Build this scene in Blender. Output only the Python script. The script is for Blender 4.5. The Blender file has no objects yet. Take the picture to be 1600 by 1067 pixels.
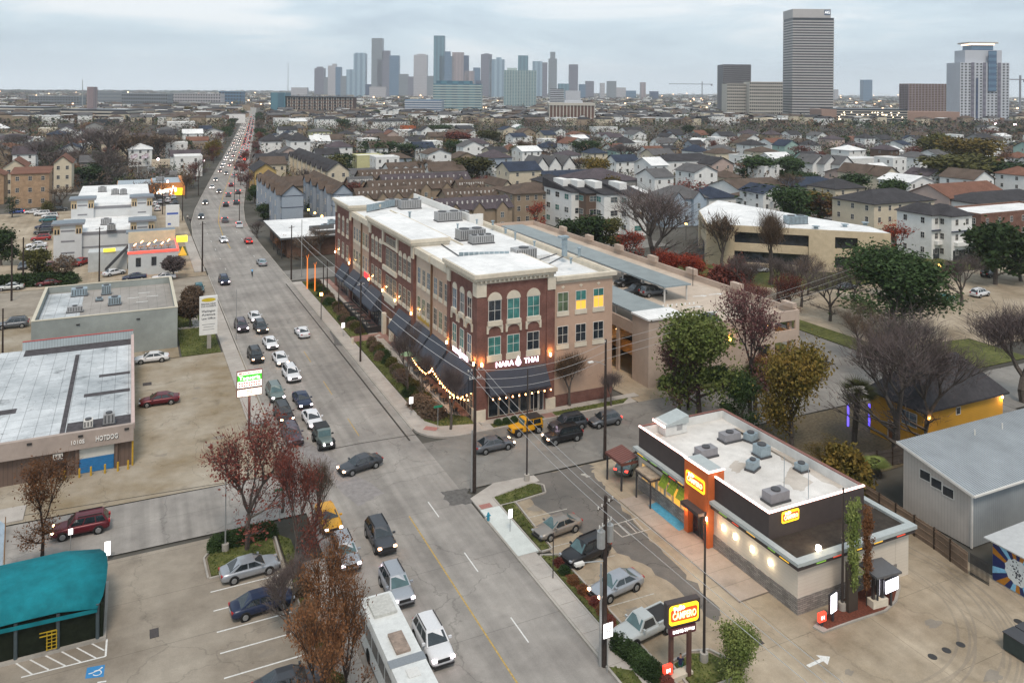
import bpy,bmesh,math,random
from mathutils import Vector,Matrix
random.seed(7)
C=bpy.context.scene.collection
SC=bpy.context.scene
R=math.radians
# camera, sky, sun, exposure
YAW,ROLL,FPX,CAMH,YHOR=R(25.46),R(0.5),1250.0,41.0,141.0
cam=bpy.data.cameras.new('camera');camo=bpy.data.objects.new('camera',cam);C.objects.link(camo)
cam.sensor_width=36;cam.lens=36*FPX/1600;cam.shift_y=-(533.5-YHOR)/1600
cam.clip_start=0.5;cam.clip_end=40000
camo.matrix_world=Matrix.Translation((0,0,CAMH))@Matrix.Rotation(-YAW,4,'Z')@Matrix.Rotation(R(90),4,'X')@Matrix.Rotation(ROLL,4,'Z')
SC.camera=camo
SUN_EL,SUN_AZ=R(58),R(200)
w=bpy.data.worlds.new('World');SC.world=w;w.use_nodes=True
nt=w.node_tree;nt.nodes.clear()
def N(t,**k):
 n=nt.nodes.new(t)
 for a,b in k.items():setattr(n,a,b)
 return n
out=N('ShaderNodeOutputWorld');bg=N('ShaderNodeBackground');bg.inputs['Strength'].default_value=0.1
sky=N('ShaderNodeTexSky',sky_type='NISHITA');sky.sun_disc=False;sky.sun_elevation=SUN_EL;sky.sun_rotation=SUN_AZ
sky.air_density=1.0;sky.dust_density=3.0;sky.ozone_density=2.0
tc=N('ShaderNodeTexCoord');mp=N('ShaderNodeMapping');mp.inputs['Scale'].default_value=(1,1,5.0)
n1=N('ShaderNodeTexNoise');n1.inputs['Scale'].default_value=3.2;n1.inputs['Detail'].default_value=8;n1.inputs['Roughness'].default_value=.58;n1.inputs['Distortion'].default_value=.4
cr=N('ShaderNodeValToRGB');e=cr.color_ramp.elements
e[0].position=.36;e[0].color=(4.1,4.9,5.6,1);e[1].position=.64;e[1].color=(7.0,7.3,7.5,1)
m_=e=cr.color_ramp.elements.new(.5);m_.color=(5.1,6.0,6.6,1)
sx=N('ShaderNodeSeparateXYZ');r2=N('ShaderNodeValToRGB');e=r2.color_ramp.elements
e[0].position=.0;e[0].color=(6.6,7.3,7.9,1);e[1].position=.10;e[1].color=(4.8,5.9,6.7,1)
mxh=N('ShaderNodeMix',data_type='RGBA');mh=N('ShaderNodeMapRange');mh.inputs['From Min'].default_value=.005;mh.inputs['From Max'].default_value=.06
mx=N('ShaderNodeMix',data_type='RGBA');mx.inputs['Factor'].default_value=.86
L=nt.links.new
L(tc.outputs['Generated'],mp.inputs['Vector']);L(mp.outputs[0],n1.inputs['Vector']);L(n1.outputs['Fac'],cr.inputs['Fac'])
L(tc.outputs['Generated'],sx.inputs[0]);L(sx.outputs['Z'],r2.inputs['Fac']);L(sx.outputs['Z'],mh.inputs['Value'])
L(mh.outputs[0],mxh.inputs['Factor']);L(r2.outputs[0],mxh.inputs[6]);L(cr.outputs[0],mxh.inputs[7])
L(sky.outputs[0],mx.inputs[6]);L(mxh.outputs[2],mx.inputs[7]);L(mx.outputs[2],bg.inputs['Color']);L(bg.outputs[0],out.inputs['Surface'])
sun=bpy.data.lights.new('sun','SUN');sun.energy=1.5;sun.angle=R(14);sun.color=(1,.86,.72)
so=bpy.data.objects.new('sun',sun);C.objects.link(so)
sd=Vector((math.sin(SUN_AZ)*math.cos(SUN_EL),math.cos(SUN_AZ)*math.cos(SUN_EL),math.sin(SUN_EL)))
so.rotation_euler=(-sd).to_track_quat('-Z','Y').to_euler()
SC.view_settings.view_transform='Standard';SC.view_settings.look='None';SC.view_settings.gamma=1
SC.view_settings.exposure=0.55;SC.view_settings.use_curve_mapping=False
HAZE=0.85e-4
SC.cycles.max_bounces=5;SC.cycles.diffuse_bounces=3;SC.cycles.glossy_bounces=2;SC.cycles.transmission_bounces=2
SC.cycles.volume_bounces=1;SC.cycles.sample_clamp_indirect=4.0
# photo pixel -> place helpers
cR,sR,cA,sA=math.cos(ROLL),math.sin(ROLL),math.cos(YAW),math.sin(YAW)
def ray(px,py):
 dx,dy=px-800,py-YHOR
 cx=cR*dx+sR*dy;cy=-sR*dx+cR*dy;X=cx/FPX
 return(sA+X*cA,cA-X*sA,-cy/FPX)
def at(px,py,h=0.0):
 r=ray(px,py);t=(h-CAMH)/r[2];return(r[0]*t,r[1]*t)
def on_x(px,py,x0):
 r=ray(px,py);t=x0/r[0];return(r[1]*t,CAMH+r[2]*t)
def on_y(px,py,y0):
 r=ray(px,py);t=y0/r[1];return(r[0]*t,CAMH+r[2]*t)
def top_h(px,pyb,pyt):
 b=-sR*(px-800)+cR*(pyb-YHOR);t=-sR*(px-800)+cR*(pyt-YHOR)
 return CAMH*(1-t/b)
def pix(x,y,z=0):
 D=x*sA+y*cA
 if D<1:return(-999,-999)
 cx=FPX*(x*cA-y*sA)/D;cy=FPX*(CAMH-z)/D
 return(800+cR*cx-sR*cy,YHOR+sR*cx+cR*cy)
def far_at(px,D,h=0):
 X=(px-800)*D/FPX
 return(D*sA+X*cA,D*cA-X*sA)
# materials
MATS={}
def newmat(name):
 m=bpy.data.materials.new(name);m.use_nodes=True;t=m.node_tree
 return m,t,t.nodes['Principled BSDF']
def mat(name,col,rough=.8,var=.12,scale=.6,bump=0,metal=0,emit=None,es=0,spec=.5,big=.0,bigscale=.07,obj=False,hue=None):
 """procedural surface: base colour broken by two sizes of noise, optional fine relief"""
 if name in MATS:return MATS[name]
 m,t,b=newmat(name);nd,lk=t.nodes,t.links.new
 b.inputs['Roughness'].default_value=rough;b.inputs['Metallic'].default_value=metal
 b.inputs['Specular IOR Level'].default_value=.15 if(rough>=.75 and spec==.5)else spec
 if obj:vec=nd.new('ShaderNodeTexCoord').outputs['Object']
 else:vec=nd.new('ShaderNodeNewGeometry').outputs['Position']
 n=nd.new('ShaderNodeTexNoise');n.inputs['Scale'].default_value=scale;n.inputs['Detail'].default_value=6;n.inputs['Roughness'].default_value=.65
 lk(vec,n.inputs['Vector'])
 r=nd.new('ShaderNodeValToRGB');r.color_ramp.elements[0].position=.3;r.color_ramp.elements[1].position=.7
 lo=[c*(1-var)for c in col];hi=[min(1,c*(1+var))for c in(hue or col)]
 r.color_ramp.elements[0].color=(*lo,1);r.color_ramp.elements[1].color=(*hi,1)
 lk(n.outputs['Fac'],r.inputs['Fac']);last=r.outputs[0]
 if big:
  n2=nd.new('ShaderNodeTexNoise');n2.inputs['Scale'].default_value=bigscale;n2.inputs['Detail'].default_value=5;lk(vec,n2.inputs['Vector'])
  mr=nd.new('ShaderNodeMapRange');mr.inputs['From Min'].default_value=.35;mr.inputs['From Max'].default_value=.65
  mr.inputs['To Min'].default_value=1-big;mr.inputs['To Max'].default_value=1+big*.6;lk(n2.outputs['Fac'],mr.inputs['Value'])
  mm=nd.new('ShaderNodeVectorMath');mm.operation='SCALE';lk(last,mm.inputs[0]);lk(mr.outputs[0],mm.inputs['Scale']);last=mm.outputs[0]
 lk(last,b.inputs['Base Color'])
 if bump:
  bp=nd.new('ShaderNodeBump');bp.inputs['Strength'].default_value=bump;bp.inputs['Distance'].default_value=.05
  lk(n.outputs['Fac'],bp.inputs['Height']);lk(bp.outputs[0],b.inputs['Normal'])
 if emit:
  b.inputs['Emission Color'].default_value=(*emit,1);b.inputs['Emission Strength'].default_value=es
 MATS[name]=m;return m
def glow(name,col,s):
 if name in MATS:return MATS[name]
 m,t,b=newmat(name);b.inputs['Base Color'].default_value=(*[min(.9,c)for c in col],1)
 b.inputs['Emission Color'].default_value=(*col,1);b.inputs['Emission Strength'].default_value=s
 MATS[name]=m;return m
def glass(name,col=(.022,.028,.036),rough=.1,var=.7,scale=.9,spec=.7):
 return mat(name,col,rough,var,scale,spec=spec)  # tone noise painted into the panes stands for reflections and varied interiors
def paving(name,c1,c2,crack=.6,crackscale=.10,stain=None,joint=None,jang=0,rough=.85,stains=.0,streak=0.0,jw=.03):
 """concrete or asphalt: blotches, wandering cracks, slab joints and dark stains"""
 m,t,b=newmat(name);nd,lk=t.nodes,t.links.new
 b.inputs['Roughness'].default_value=rough;b.inputs['Specular IOR Level'].default_value=.22
 g=nd.new('ShaderNodeNewGeometry').outputs['Position']
 def noise(s,d=6,rg=.6,v=g):
  n=nd.new('ShaderNodeTexNoise');n.inputs['Scale'].default_value=s;n.inputs['Detail'].default_value=d;n.inputs['Roughness'].default_value=rg;lk(v,n.inputs['Vector']);return n
 def rng(x,a,bb,c,d):
  r=nd.new('ShaderNodeMapRange');r.inputs['From Min'].default_value=a;r.inputs['From Max'].default_value=bb;r.inputs['To Min'].default_value=c;r.inputs['To Max'].default_value=d;lk(x,r.inputs['Value']);return r.outputs[0]
 def mul(x,y):
  q=nd.new('ShaderNodeMath');q.operation='MULTIPLY';lk(x,q.inputs[0]);lk(y,q.inputs[1]);return q.outputs[0]
 n1=noise(.13,8,.62);r=nd.new('ShaderNodeValToRGB')
 r.color_ramp.elements[0].position=.34;r.color_ramp.elements[1].position=.66
 r.color_ramp.elements[0].color=(*c1,1);r.color_ramp.elements[1].color=(*c2,1);lk(n1.outputs['Fac'],r.inputs['Fac'])
 f=rng(noise(9,4,.7).outputs['Fac'],.25,.75,.88,1.1)
 f=mul(f,rng(noise(.9,5).outputs['Fac'],.3,.7,.9,1.08))
 if stains:f=mul(f,rng(noise(.32,5,.55).outputs['Fac'],.60,.74,1,1-stains))
 if crack:
  wv=nd.new('ShaderNodeVectorMath');wv.operation='MULTIPLY_ADD';lk(noise(.5,4).outputs['Color'],wv.inputs[0]);wv.inputs[1].default_value=(3,3,0);lk(g,wv.inputs[2])
  v=nd.new('ShaderNodeTexVoronoi');v.feature='DISTANCE_TO_EDGE';v.inputs['Scale'].default_value=crackscale;lk(wv.outputs[0],v.inputs['Vector'])
  f=mul(f,rng(v.outputs['Distance'],.0015,.006,1-crack,1))
 if streak:
  mpp=nd.new('ShaderNodeMapping');mpp.inputs['Scale'].default_value=(.9,.02,1);lk(g,mpp.inputs['Vector'])
  f=mul(f,rng(noise(1.0,3,.5,mpp.outputs[0]).outputs['Fac'],.35,.65,1-streak,1+streak*.7))
 if joint:
  mp2=nd.new('ShaderNodeMapping');mp2.inputs['Rotation'].default_value=(0,0,jang);lk(g,mp2.inputs['Vector'])
  s=nd.new('ShaderNodeSeparateXYZ');lk(mp2.outputs[0],s.inputs[0])
  for ax,d in(('X',joint[0]),('Y',joint[1])):
   if not d:continue
   q=nd.new('ShaderNodeMath');q.operation='PINGPONG';q.inputs[1].default_value=d/2;lk(s.outputs[ax],q.inputs[0])
   f=mul(f,rng(q.outputs[0],jw*.5,jw,.62,1))
 sc=nd.new('ShaderNodeVectorMath');sc.operation='SCALE';lk(r.outputs[0],sc.inputs[0]);lk(f,sc.inputs['Scale'])
 lk(sc.outputs[0],b.inputs['Base Color'])
 bp=nd.new('ShaderNodeBump');bp.inputs['Strength'].default_value=.25;bp.inputs['Distance'].default_value=.02;lk(f,bp.inputs['Height']);lk(bp.outputs[0],b.inputs['Normal'])
 MATS[name]=m;return m
def striped(name,c1,c2,period,axis='H',frac=.5,rough=.6,metal=0,bump=.4,noise=.12):
 """courses or ribs: axis H = along x+y, Z = up the wall, X / Y = one axis"""
 m,t,b=newmat(name);nd,lk=t.nodes,t.links.new
 b.inputs['Roughness'].default_value=rough;b.inputs['Metallic'].default_value=metal
 g=nd.new('ShaderNodeNewGeometry').outputs['Position'];s=nd.new('ShaderNodeSeparateXYZ');lk(g,s.inputs[0])
 if axis=='H':
  a=nd.new('ShaderNodeMath');a.operation='ADD';lk(s.outputs['X'],a.inputs[0]);lk(s.outputs['Y'],a.inputs[1]);v=a.outputs[0]
 else:v=s.outputs[axis]
 q=nd.new('ShaderNodeMath');q.operation='PINGPONG';q.inputs[1].default_value=period/2;lk(v,q.inputs[0])
 r=nd.new('ShaderNodeMapRange');r.inputs['From Min'].default_value=period/2*(1-frac)-period*.04;r.inputs['From Max'].default_value=period/2*(1-frac)+period*.04;lk(q.outputs[0],r.inputs['Value'])
 mx=nd.new('ShaderNodeMix');mx.data_type='RGBA';mx.inputs[6].default_value=(*c1,1);mx.inputs[7].default_value=(*c2,1);lk(r.outputs[0],mx.inputs['Factor'])
 n=nd.new('ShaderNodeTexNoise');n.inputs['Scale'].default_value=.5;n.inputs['Detail'].default_value=6;lk(g,n.inputs['Vector'])
 rr=nd.new('ShaderNodeMapRange');rr.inputs['From Min'].default_value=.3;rr.inputs['From Max'].default_value=.7;rr.inputs['To Min'].default_value=1-noise;rr.inputs['To Max'].default_value=1+noise;lk(n.outputs['Fac'],rr.inputs['Value'])
 sc=nd.new('ShaderNodeVectorMath');sc.operation='SCALE';lk(mx.outputs[2],sc.inputs[0]);lk(rr.outputs[0],sc.inputs['Scale']);lk(sc.outputs[0],b.inputs['Base Color'])
 bp=nd.new('ShaderNodeBump');bp.inputs['Strength'].default_value=bump;bp.inputs['Distance'].default_value=.03;lk(q.outputs[0],bp.inputs['Height']);lk(bp.outputs[0],b.inputs['Normal'])
 MATS[name]=m;return m
def brickmat(name,c1,c2,mortar,sw=.22,sh=.075):
 m,t,b=newmat(name);nd,lk=t.nodes,t.links.new;b.inputs['Roughness'].default_value=.88;b.inputs['Specular IOR Level'].default_value=.15
 g=nd.new('ShaderNodeNewGeometry').outputs['Position'];s=nd.new('ShaderNodeSeparateXYZ');lk(g,s.inputs[0])
 a=nd.new('ShaderNodeMath');a.operation='ADD';lk(s.outputs['X'],a.inputs[0]);lk(s.outputs['Y'],a.inputs[1])
 cb=nd.new('ShaderNodeCombineXYZ');lk(a.outputs[0],cb.inputs[0]);lk(s.outputs['Z'],cb.inputs[1])
 br=nd.new('ShaderNodeTexBrick');br.inputs['Scale'].default_value=1;br.inputs['Brick Width'].default_value=sw;br.inputs['Row Height'].default_value=sh
 br.inputs['Mortar Size'].default_value=sh*.12;br.inputs['Color1'].default_value=(*c1,1);br.inputs['Color2'].default_value=(*c2,1);br.inputs['Mortar'].default_value=(*mortar,1)
 lk(cb.outputs[0],br.inputs['Vector'])
 n=nd.new('ShaderNodeTexNoise');n.inputs['Scale'].default_value=.8;n.inputs['Detail'].default_value=8;lk(g,n.inputs['Vector'])
 rr=nd.new('ShaderNodeMapRange');rr.inputs['From Min'].default_value=.3;rr.inputs['From Max'].default_value=.7;rr.inputs['To Min'].default_value=.78;rr.inputs['To Max'].default_value=1.2;lk(n.outputs['Fac'],rr.inputs['Value'])
 sc=nd.new('ShaderNodeVectorMath');sc.operation='SCALE';lk(br.outputs['Color'],sc.inputs[0]);lk(rr.outputs[0],sc.inputs['Scale']);lk(sc.outputs[0],b.inputs['Base Color'])
 bp=nd.new('ShaderNodeBump');bp.inputs['Strength'].default_value=.3;bp.inputs['Distance'].default_value=.01;lk(br.outputs['Fac'],bp.inputs['Height']);lk(bp.outputs[0],b.inputs['Normal'])
 MATS[name]=m;return m
def leafmat(name,c1,c2,rough=.75):
 """foliage: colour differs from clump to clump and from tree to tree"""
 m,t,b=newmat(name);nd,lk=t.nodes,t.links.new;b.inputs['Roughness'].default_value=rough;b.inputs['Specular IOR Level'].default_value=.1
 tc=nd.new('ShaderNodeNewGeometry').outputs['Position']
 n=nd.new('ShaderNodeTexNoise');n.inputs['Scale'].default_value=.75;n.inputs['Detail'].default_value=7;n.inputs['Roughness'].default_value=.75;lk(tc,n.inputs['Vector'])
 r=nd.new('ShaderNodeValToRGB');r.color_ramp.elements[0].position=.35;r.color_ramp.elements[1].position=.66
 r.color_ramp.elements[0].color=(*c1,1);r.color_ramp.elements[1].color=(*c2,1);lk(n.outputs['Fac'],r.inputs['Fac'])
 oi=nd.new('ShaderNodeObjectInfo');hs=nd.new('ShaderNodeHueSaturation')
 q=nd.new('ShaderNodeMapRange');q.inputs['To Min'].default_value=.72;q.inputs['To Max'].default_value=1.3;lk(oi.outputs['Random'],q.inputs['Value']);lk(q.outputs[0],hs.inputs['Value'])
 lk(r.outputs[0],hs.inputs['Color']);lk(hs.outputs[0],b.inputs['Base Color'])
 MATS[name]=m;return m
# mesh builder
class MB:
 def __init__(s):s.v=[];s.f=[];s.m=[]
 def add(s,vs,fs,m=0):
  o=len(s.v);s.v+=vs;s.f+=[tuple(i+o for i in f)for f in fs];s.m+=[m]*len(fs);return s
 def box(s,x0,x1,y0,y1,z0,z1,m=0):
  return s.add([(x0,y0,z0),(x1,y0,z0),(x1,y1,z0),(x0,y1,z0),(x0,y0,z1),(x1,y0,z1),(x1,y1,z1),(x0,y1,z1)],[(3,2,1,0),(4,5,6,7),(0,1,5,4),(1,2,6,5),(2,3,7,6),(3,0,4,7)],m)
 def quad(s,*p,m=0):return s.add(list(p),[tuple(range(len(p)))],m)
 def prism(s,pts,z0,z1,m=0):
  n=len(pts);v=[(x,y,z0)for x,y in pts]+[(x,y,z1)for x,y in pts]
  return s.add(v,[tuple(range(n))[::-1],tuple(range(n,2*n))]+[(i,(i+1)%n,n+(i+1)%n,n+i)for i in range(n)],m)
 def sheet(s,pts,z,m=0):return s.add([(x,y,z)for x,y in pts],[tuple(range(len(pts)))],m)
 def tube(s,a,b,r0,r1=None,n=6,m=0,cap=True):
  r1=r0 if r1 is None else r1;a=Vector(a);b=Vector(b);d=b-a
  if d.length<1e-6:return s
  q=d.to_track_quat('Z','Y');vs=[]
  for p,r in((a,r0),(b,r1)):
   for i in range(n):
    t=2*math.pi*i/n;vs.append(tuple(p+q@Vector((r*math.cos(t),r*math.sin(t),0))))
  fs=[(i,(i+1)%n,n+(i+1)%n,n+i)for i in range(n)]
  if cap:fs+=[tuple(range(n))[::-1],tuple(range(n,2*n))]
  return s.add(vs,fs,m)
 def disc(s,c,r,n=16,z=0,m=0):return s.sheet([(c[0]+r*math.cos(2*math.pi*i/n),c[1]+r*math.sin(2*math.pi*i/n))for i in range(n)],z,m)
 def mesh(s,name,mats,smooth=False):
  me=bpy.data.meshes.new(name);me.from_pydata(s.v,[],s.f)
  mats=mats if isinstance(mats,(list,tuple))else[mats]
  for q in mats:me.materials.append(q)
  if len(mats)>1:me.polygons.foreach_set('material_index',s.m)
  if smooth:me.polygons.foreach_set('use_smooth',[True]*len(me.polygons))
  me.update();return me
 def build(s,name,mats,parent=None,world=True,smooth=False,kind=None):
  if parent is not None and world:
   p=parent.location.copy();pp=parent.parent
   while pp is not None:p+=pp.location;pp=pp.parent
   s.v=[(x-p.x,y-p.y,z-p.z)for x,y,z in s.v]
  o=link(name,s.mesh(name,mats,smooth),parent)
  if kind:o['kind']=kind
  return o
def link(name,data,parent=None):
 o=bpy.data.objects.new(name,data);C.objects.link(o)
 if parent is not None:o.parent=parent
 return o
def tag(o,label=None,cat=None,group=None,kind=None):
 for k,v in(('label',label),('category',cat),('group',group),('kind',kind)):
  if v:o[k]=v
 return o
def thing(name,label,cat,loc=(0,0,0),rz=0,group=None):
 o=link(name,None);o.location=loc;o.rotation_euler=(0,0,rz);o.empty_display_size=.3
 return tag(o,label,cat,group)
def copy_tree(o,parent=None):
 c=o.copy();C.objects.link(c)
 if parent is not None:c.parent=parent
 for ch in KIDS.get(o,list(o.children)):copy_tree(ch,c)
 return c
KIDS={}
def freeze(o):
 KIDS[o]=[c for c in o.children]
 for c in KIDS[o]:freeze(c)
 return o
def struct(o):o['kind']='structure';return o
AUTO=[]
def auto(o,desc,x,y):AUTO.append((o,desc,x,y))
OCC=[]
def occ(x0,x1,y0,y1):OCC.append((min(x0,x1),max(x0,x1),min(y0,y1),max(y0,y1)))
def free(x,y,r=4):return not any(a-r<x<b+r and c-r<y<d+r for a,b,c,d in OCC)
_tx={}
def letters(text,size,name,m,parent,loc,rot,depth=.06,bold=.012,align='CENTER',world=True,space=1.0,width=None):
 cu=bpy.data.curves.new('lettering','FONT');cu.body=text;cu.size=size;cu.extrude=depth/2;cu.offset=bold*size;cu.resolution_u=2
 cu.align_x=align;cu.align_y='CENTER';cu.space_character=space
 t=bpy.data.objects.new('lettering',cu);C.objects.link(t);dg=bpy.context.evaluated_depsgraph_get();dg.update()
 me=bpy.data.meshes.new_from_object(t.evaluated_get(dg));bpy.data.objects.remove(t);me.materials.clear();me.materials.append(m)
 xs=[v.co.x for v in me.vertices]or[0,1]
 if width:
  k=width/(max(xs)-min(xs));
  for v in me.vertices:v.co.x*=k
 o=link(name,me,parent);l=Vector(loc)
 if world and parent is not None:
  p=parent
  while p is not None:l-=p.location;p=p.parent
 o.location=l;o.rotation_euler=rot
 return o
# the setting: ground, roads, pavements
m_road=paving('road_concrete',(.215,.20,.185),(.325,.305,.28),crack=.26,crackscale=.085,joint=(0,9.2),streak=.16,stains=.14)
m_asph=paving('asphalt',(.16,.15,.138),(.25,.238,.218),crack=.3,crackscale=.12,stains=.22)
m_dark=paving('patched_asphalt',(.105,.10,.093),(.17,.155,.14),crack=.4,crackscale=.15,stains=.3)
m_lot1=paving('lot_concrete_grey',(.20,.17,.135),(.335,.297,.245),crack=.2,crackscale=.08,joint=(0,6.4),stains=.28)
m_lot2=paving('lot_concrete_stained',(.225,.175,.11),(.375,.335,.275),crack=.25,crackscale=.11,stains=.4)
m_lot3=paving('lot_concrete_tan',(.24,.19,.13),(.42,.355,.27),crack=.16,crackscale=.06,joint=(7.5,7.5),stains=.38,streak=.1)
m_walk=paving('pavement_concrete',(.33,.30,.27),(.44,.41,.375),crack=.0,stains=.15)
m_newc=paving('fresh_concrete',(.50,.53,.51),(.58,.61,.59),crack=0)
m_kerb=paving('kerb_concrete',(.30,.28,.25),(.42,.39,.35),crack=0,stains=.3)
m_brickpave=brickmat('brick_pavers',(.24,.14,.12),(.30,.18,.15),(.2,.16,.14),.4,.2)
m_grass=mat('short_grass',(.060,.085,.022),.95,.35,1.8,hue=(.115,.115,.04),big=.35,bigscale=.25)
m_mulch=mat('red_mulch',(.13,.045,.03),.95,.4,6)
m_soil=mat('soil',(.11,.09,.06),.95,.4,3)
m_terrain=mat('terrain',(.055,.052,.04),.95,.35,.05,hue=(.10,.095,.085),big=.3,bigscale=.006)
m_white=mat('white_marking',(.62,.62,.60),.7,.22,7)
m_yell=mat('yellow_marking',(.42,.29,.09),.75,.35,4)
m_iron=mat('iron_dark',(.03,.028,.027),.6,.2,5)
struct(MB().quad((-5000,-200,-.12),(10000,-200,-.12),(10000,9500,-.12),(-5000,9500,-.12)).build('ground',m_terrain))
CL=[(23.2,-30),(23.2,215),(23.3,235),(24.3,258),(27.3,287),(34.5,340),(46.6,426),(52.5,468),(84,690),(96,775),(201,1535),(560,4120)]
RW=7.6
def strip(pts,a,b,z,m,name,kids=None):
 """ribbon between offsets a and b to the right of a centre line"""
 mb=MB();P=[]
 for i,(x,y)in enumerate(pts):
  p=Vector(pts[max(0,i-1)]);q=Vector(pts[min(len(pts)-1,i+1)]);d=(q-p).normalized();n=Vector((d.y,-d.x))
  P.append(((x+n.x*a,y+n.y*a,z),(x+n.x*b,y+n.y*b,z)))
 for i in range(len(P)-1):
  mb.quad(P[i][0],P[i][1],P[i+1][1],P[i+1][0])
 return mb.build(name,m)
road=struct(strip(CL,-RW,RW,0,m_road,'main_road'))
struct(strip([(23.2,-28),(23.2,70)],-6.9-4.0,-RW,-.002,m_road,'road_shoulder'))
def kerbs(pts,off,w,name='kerb',h=.13):
 mb=MB()
 for i in range(len(pts)-1):
  a=Vector(pts[i]);b=Vector(pts[i+1]);d=(b-a).normalized();n=Vector((d.y,-d.x))
  p=[a+n*off,a+n*(off+w),b+n*(off+w),b+n*off]
  mb.prism([tuple(q)for q in p],-.05,h)
 return struct(mb.build(name,m_kerb))
kerbs([(23.2,92),(23.2,215),(23.3,235),(24.3,258),(27.3,287),(34.5,340),(52.5,468)],RW,.18)
kerbs([(23.2,-28),(23.2,70)],RW,.18)
kerbs([(23.2,100),(23.2,186)],-RW-.18,.18);kerbs([(23.2,194),(23.3,235),(24.3,258),(27.3,287),(34.5,340),(52.5,468)],-RW-.18,.18)
struct(MB().quad((30.8,76,.002),(97,76,.002),(97,88,.002),(30.8,88,.002)).build('side_street',m_asph))
struct(MB().quad((-90,77.6,.002),(15.6,78.2,.002),(15.6,87.2,.002),(-90,87.6,.002)).build('side_street',m_road))
struct(MB().quad((30.85,174,.002),(130,174,.002),(130,184,.002),(30.85,184,.002)).build('cross_street',m_asph))
struct(MB().quad((-200,166,-.02),(15.6,166,-.02),(15.6,186,-.02),(-200,186,-.02)).build('cross_street',m_lot1))
struct(MB().quad((96.5,-60,.006),(104.5,-60,.006),(104.5,420,.006),(96.5,420,.006)).build('back_street',m_asph))
struct(MB().quad((104.6,66,.004),(320,60,.004),(320,72,.004),(104.6,77,.004)).build('cross_street',m_asph))
for k,yy in enumerate((250,318,402,500,640)):
 struct(MB().quad((60+k*12,yy,-.01),(900,yy,-.01),(900,yy+7,-.01),(60+k*12,yy+7,-.01)).build('residential_street',m_asph))
for xx in(205,290,380):
 struct(MB().quad((xx,80,-.014),(xx+7,80,-.014),(xx+7,900,-.014),(xx,900,-.014)).build('residential_street',m_asph))
for yy in(250,345,470):
 struct(MB().quad((-400,yy,-.01),(10,yy,-.01),(10,yy+8,-.01),(-400,yy+8,-.01)).build('residential_street',m_asph))
def arc(cx,cy,r,a0,a1,n=8):return[(cx+r*math.cos(R(a0+(a1-a0)*i/n)),cy+r*math.sin(R(a0+(a1-a0)*i/n)))for i in range(n+1)]
def slabs(x0,x1,y0,y1,step,along,name,m=m_walk,z=.13,n=1):
 base=struct(MB().box(x0,x1,y0,y1,-.1,z-.035).build(name,m_kerb))
 me={}
 L_=(y1-y0)if along=='y' else(x1-x0);k=max(1,round(L_/step));st=L_/k;W_=(x1-x0)if along=='y' else(y1-y0)
 sz=(W_/n-.03,st-.03)if along=='y' else(st-.03,W_/n-.03)
 me=MB().box(-sz[0]/2,sz[0]/2,-sz[1]/2,sz[1]/2,-.03,0).mesh('pavement_slab',m)
 for i in range(k):
  for j in range(n):
   c=(x0+W_/n*(j+.5),y0+st*(i+.5))if along=='y' else(x0+st*(i+.5),y0+W_/n*(j+.5))
   o=link('pavement_slab',me,base);o.location=(c[0],c[1],z+random.uniform(-.004,.006));o.rotation_euler=(random.uniform(-.003,.003),random.uniform(-.003,.003),0)
 return base
slabs(31.0,32.9,95.5,172,1.9,'y','pavement')
slabs(31.0,32.7,28,63.0,1.8,'y','pavement')
slabs(36.1,37.7,93,172,1.9,'y','pavement')
slabs(39,62,89.6,90.8-.05,1.9,'x','pavement')
slabs(13.2,15.3,101,165,2.0,'y','pavement')
slabs(13.3,15.2,30,70,2.0,'y','pavement')
slabs(-28,-8.9,87.8,90.8,2.4,'x','pavement')
pl=[(31.0,95.5)]+[(31.0,92.5)]+arc(35.4,92.4,4.4,180,270,7)+[(60.5,88.0),(60.5,89.55),(38.9,89.55),(38.9,90.6),(36.1,92.9),(36.0,95.5)]
struct(MB().prism(pl,-.1,.125).build('corner_pavement',m_walk))
struct(MB().prism([(32.0,91.3),(33.2,90.3),(34.0,91.0),(32.7,92.1)],.126,.132).build('tactile_ramp',mat('tactile_red',(.33,.16,.14),.8,.2,6)))
def lawn(pts,z=.15,name='grass_verge'):
 o=MB().prism(pts,-.05,z).build(name,m_grass);struct(o);LAWNS.append((pts,z));return o
LAWNS=[]
lawn([(33.0,93.6),(34.2,91.4),(38.3,90.3),(38.3,92.6),(36.0,94.8),(33.0,94.8)])
lawn([(33.0,95.6),(36.0,95.6),(36.0,127.4),(33.0,127.4)]);lawn([(33.0,130.5),(36.0,130.5),(36.0,171.5),(33.0,171.5)])
lawn([(40.0,88.3),(47.0,88.3),(47.0,89.4),(40.0,89.4)],.14);lawn([(48.6,88.3),(58.6,88.3),(60.2,89.5),(48.6,89.5)],.14)
struct(MB().box(47.05,48.55,88.2,89.5,.0,.135).build('brick_path',m_brickpave));struct(MB().box(36.05,39,127.5,130.4,0,.135).build('brick_path',m_brickpave))
struct(MB().box(33.0,36.05,127.5,130.4,0,.134).build('brick_path',m_brickpave))
struct(MB().box(37.75,38.78,93,172,0,.128).build('patio_paving',m_brickpave))
struct(MB().quad((60.8,88,.01),(66.5,88,.01),(64.7,108,.01),(58.7,108,.01)).build('garage_driveway',m_lot3))
lawn([(66.9,88.4),(77,88.4),(78,89.0),(76.5,90.9),(66.0,90.9)],.12);lawn([(79,88.6),(92,88.6),(92,91.2),(78,91.2)],.12)
lawn([(93.3,90.5),(96.2,90.5),(96.2,180),(93.3,180)],.1)
lawn([(104.8,78),(127,78),(127,122),(104.8,160)],.05,'grass_ground');lawn([(106,123),(200,122.5),(200,127),(165,141),(106,165)],.04,'grass_ground')
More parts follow.
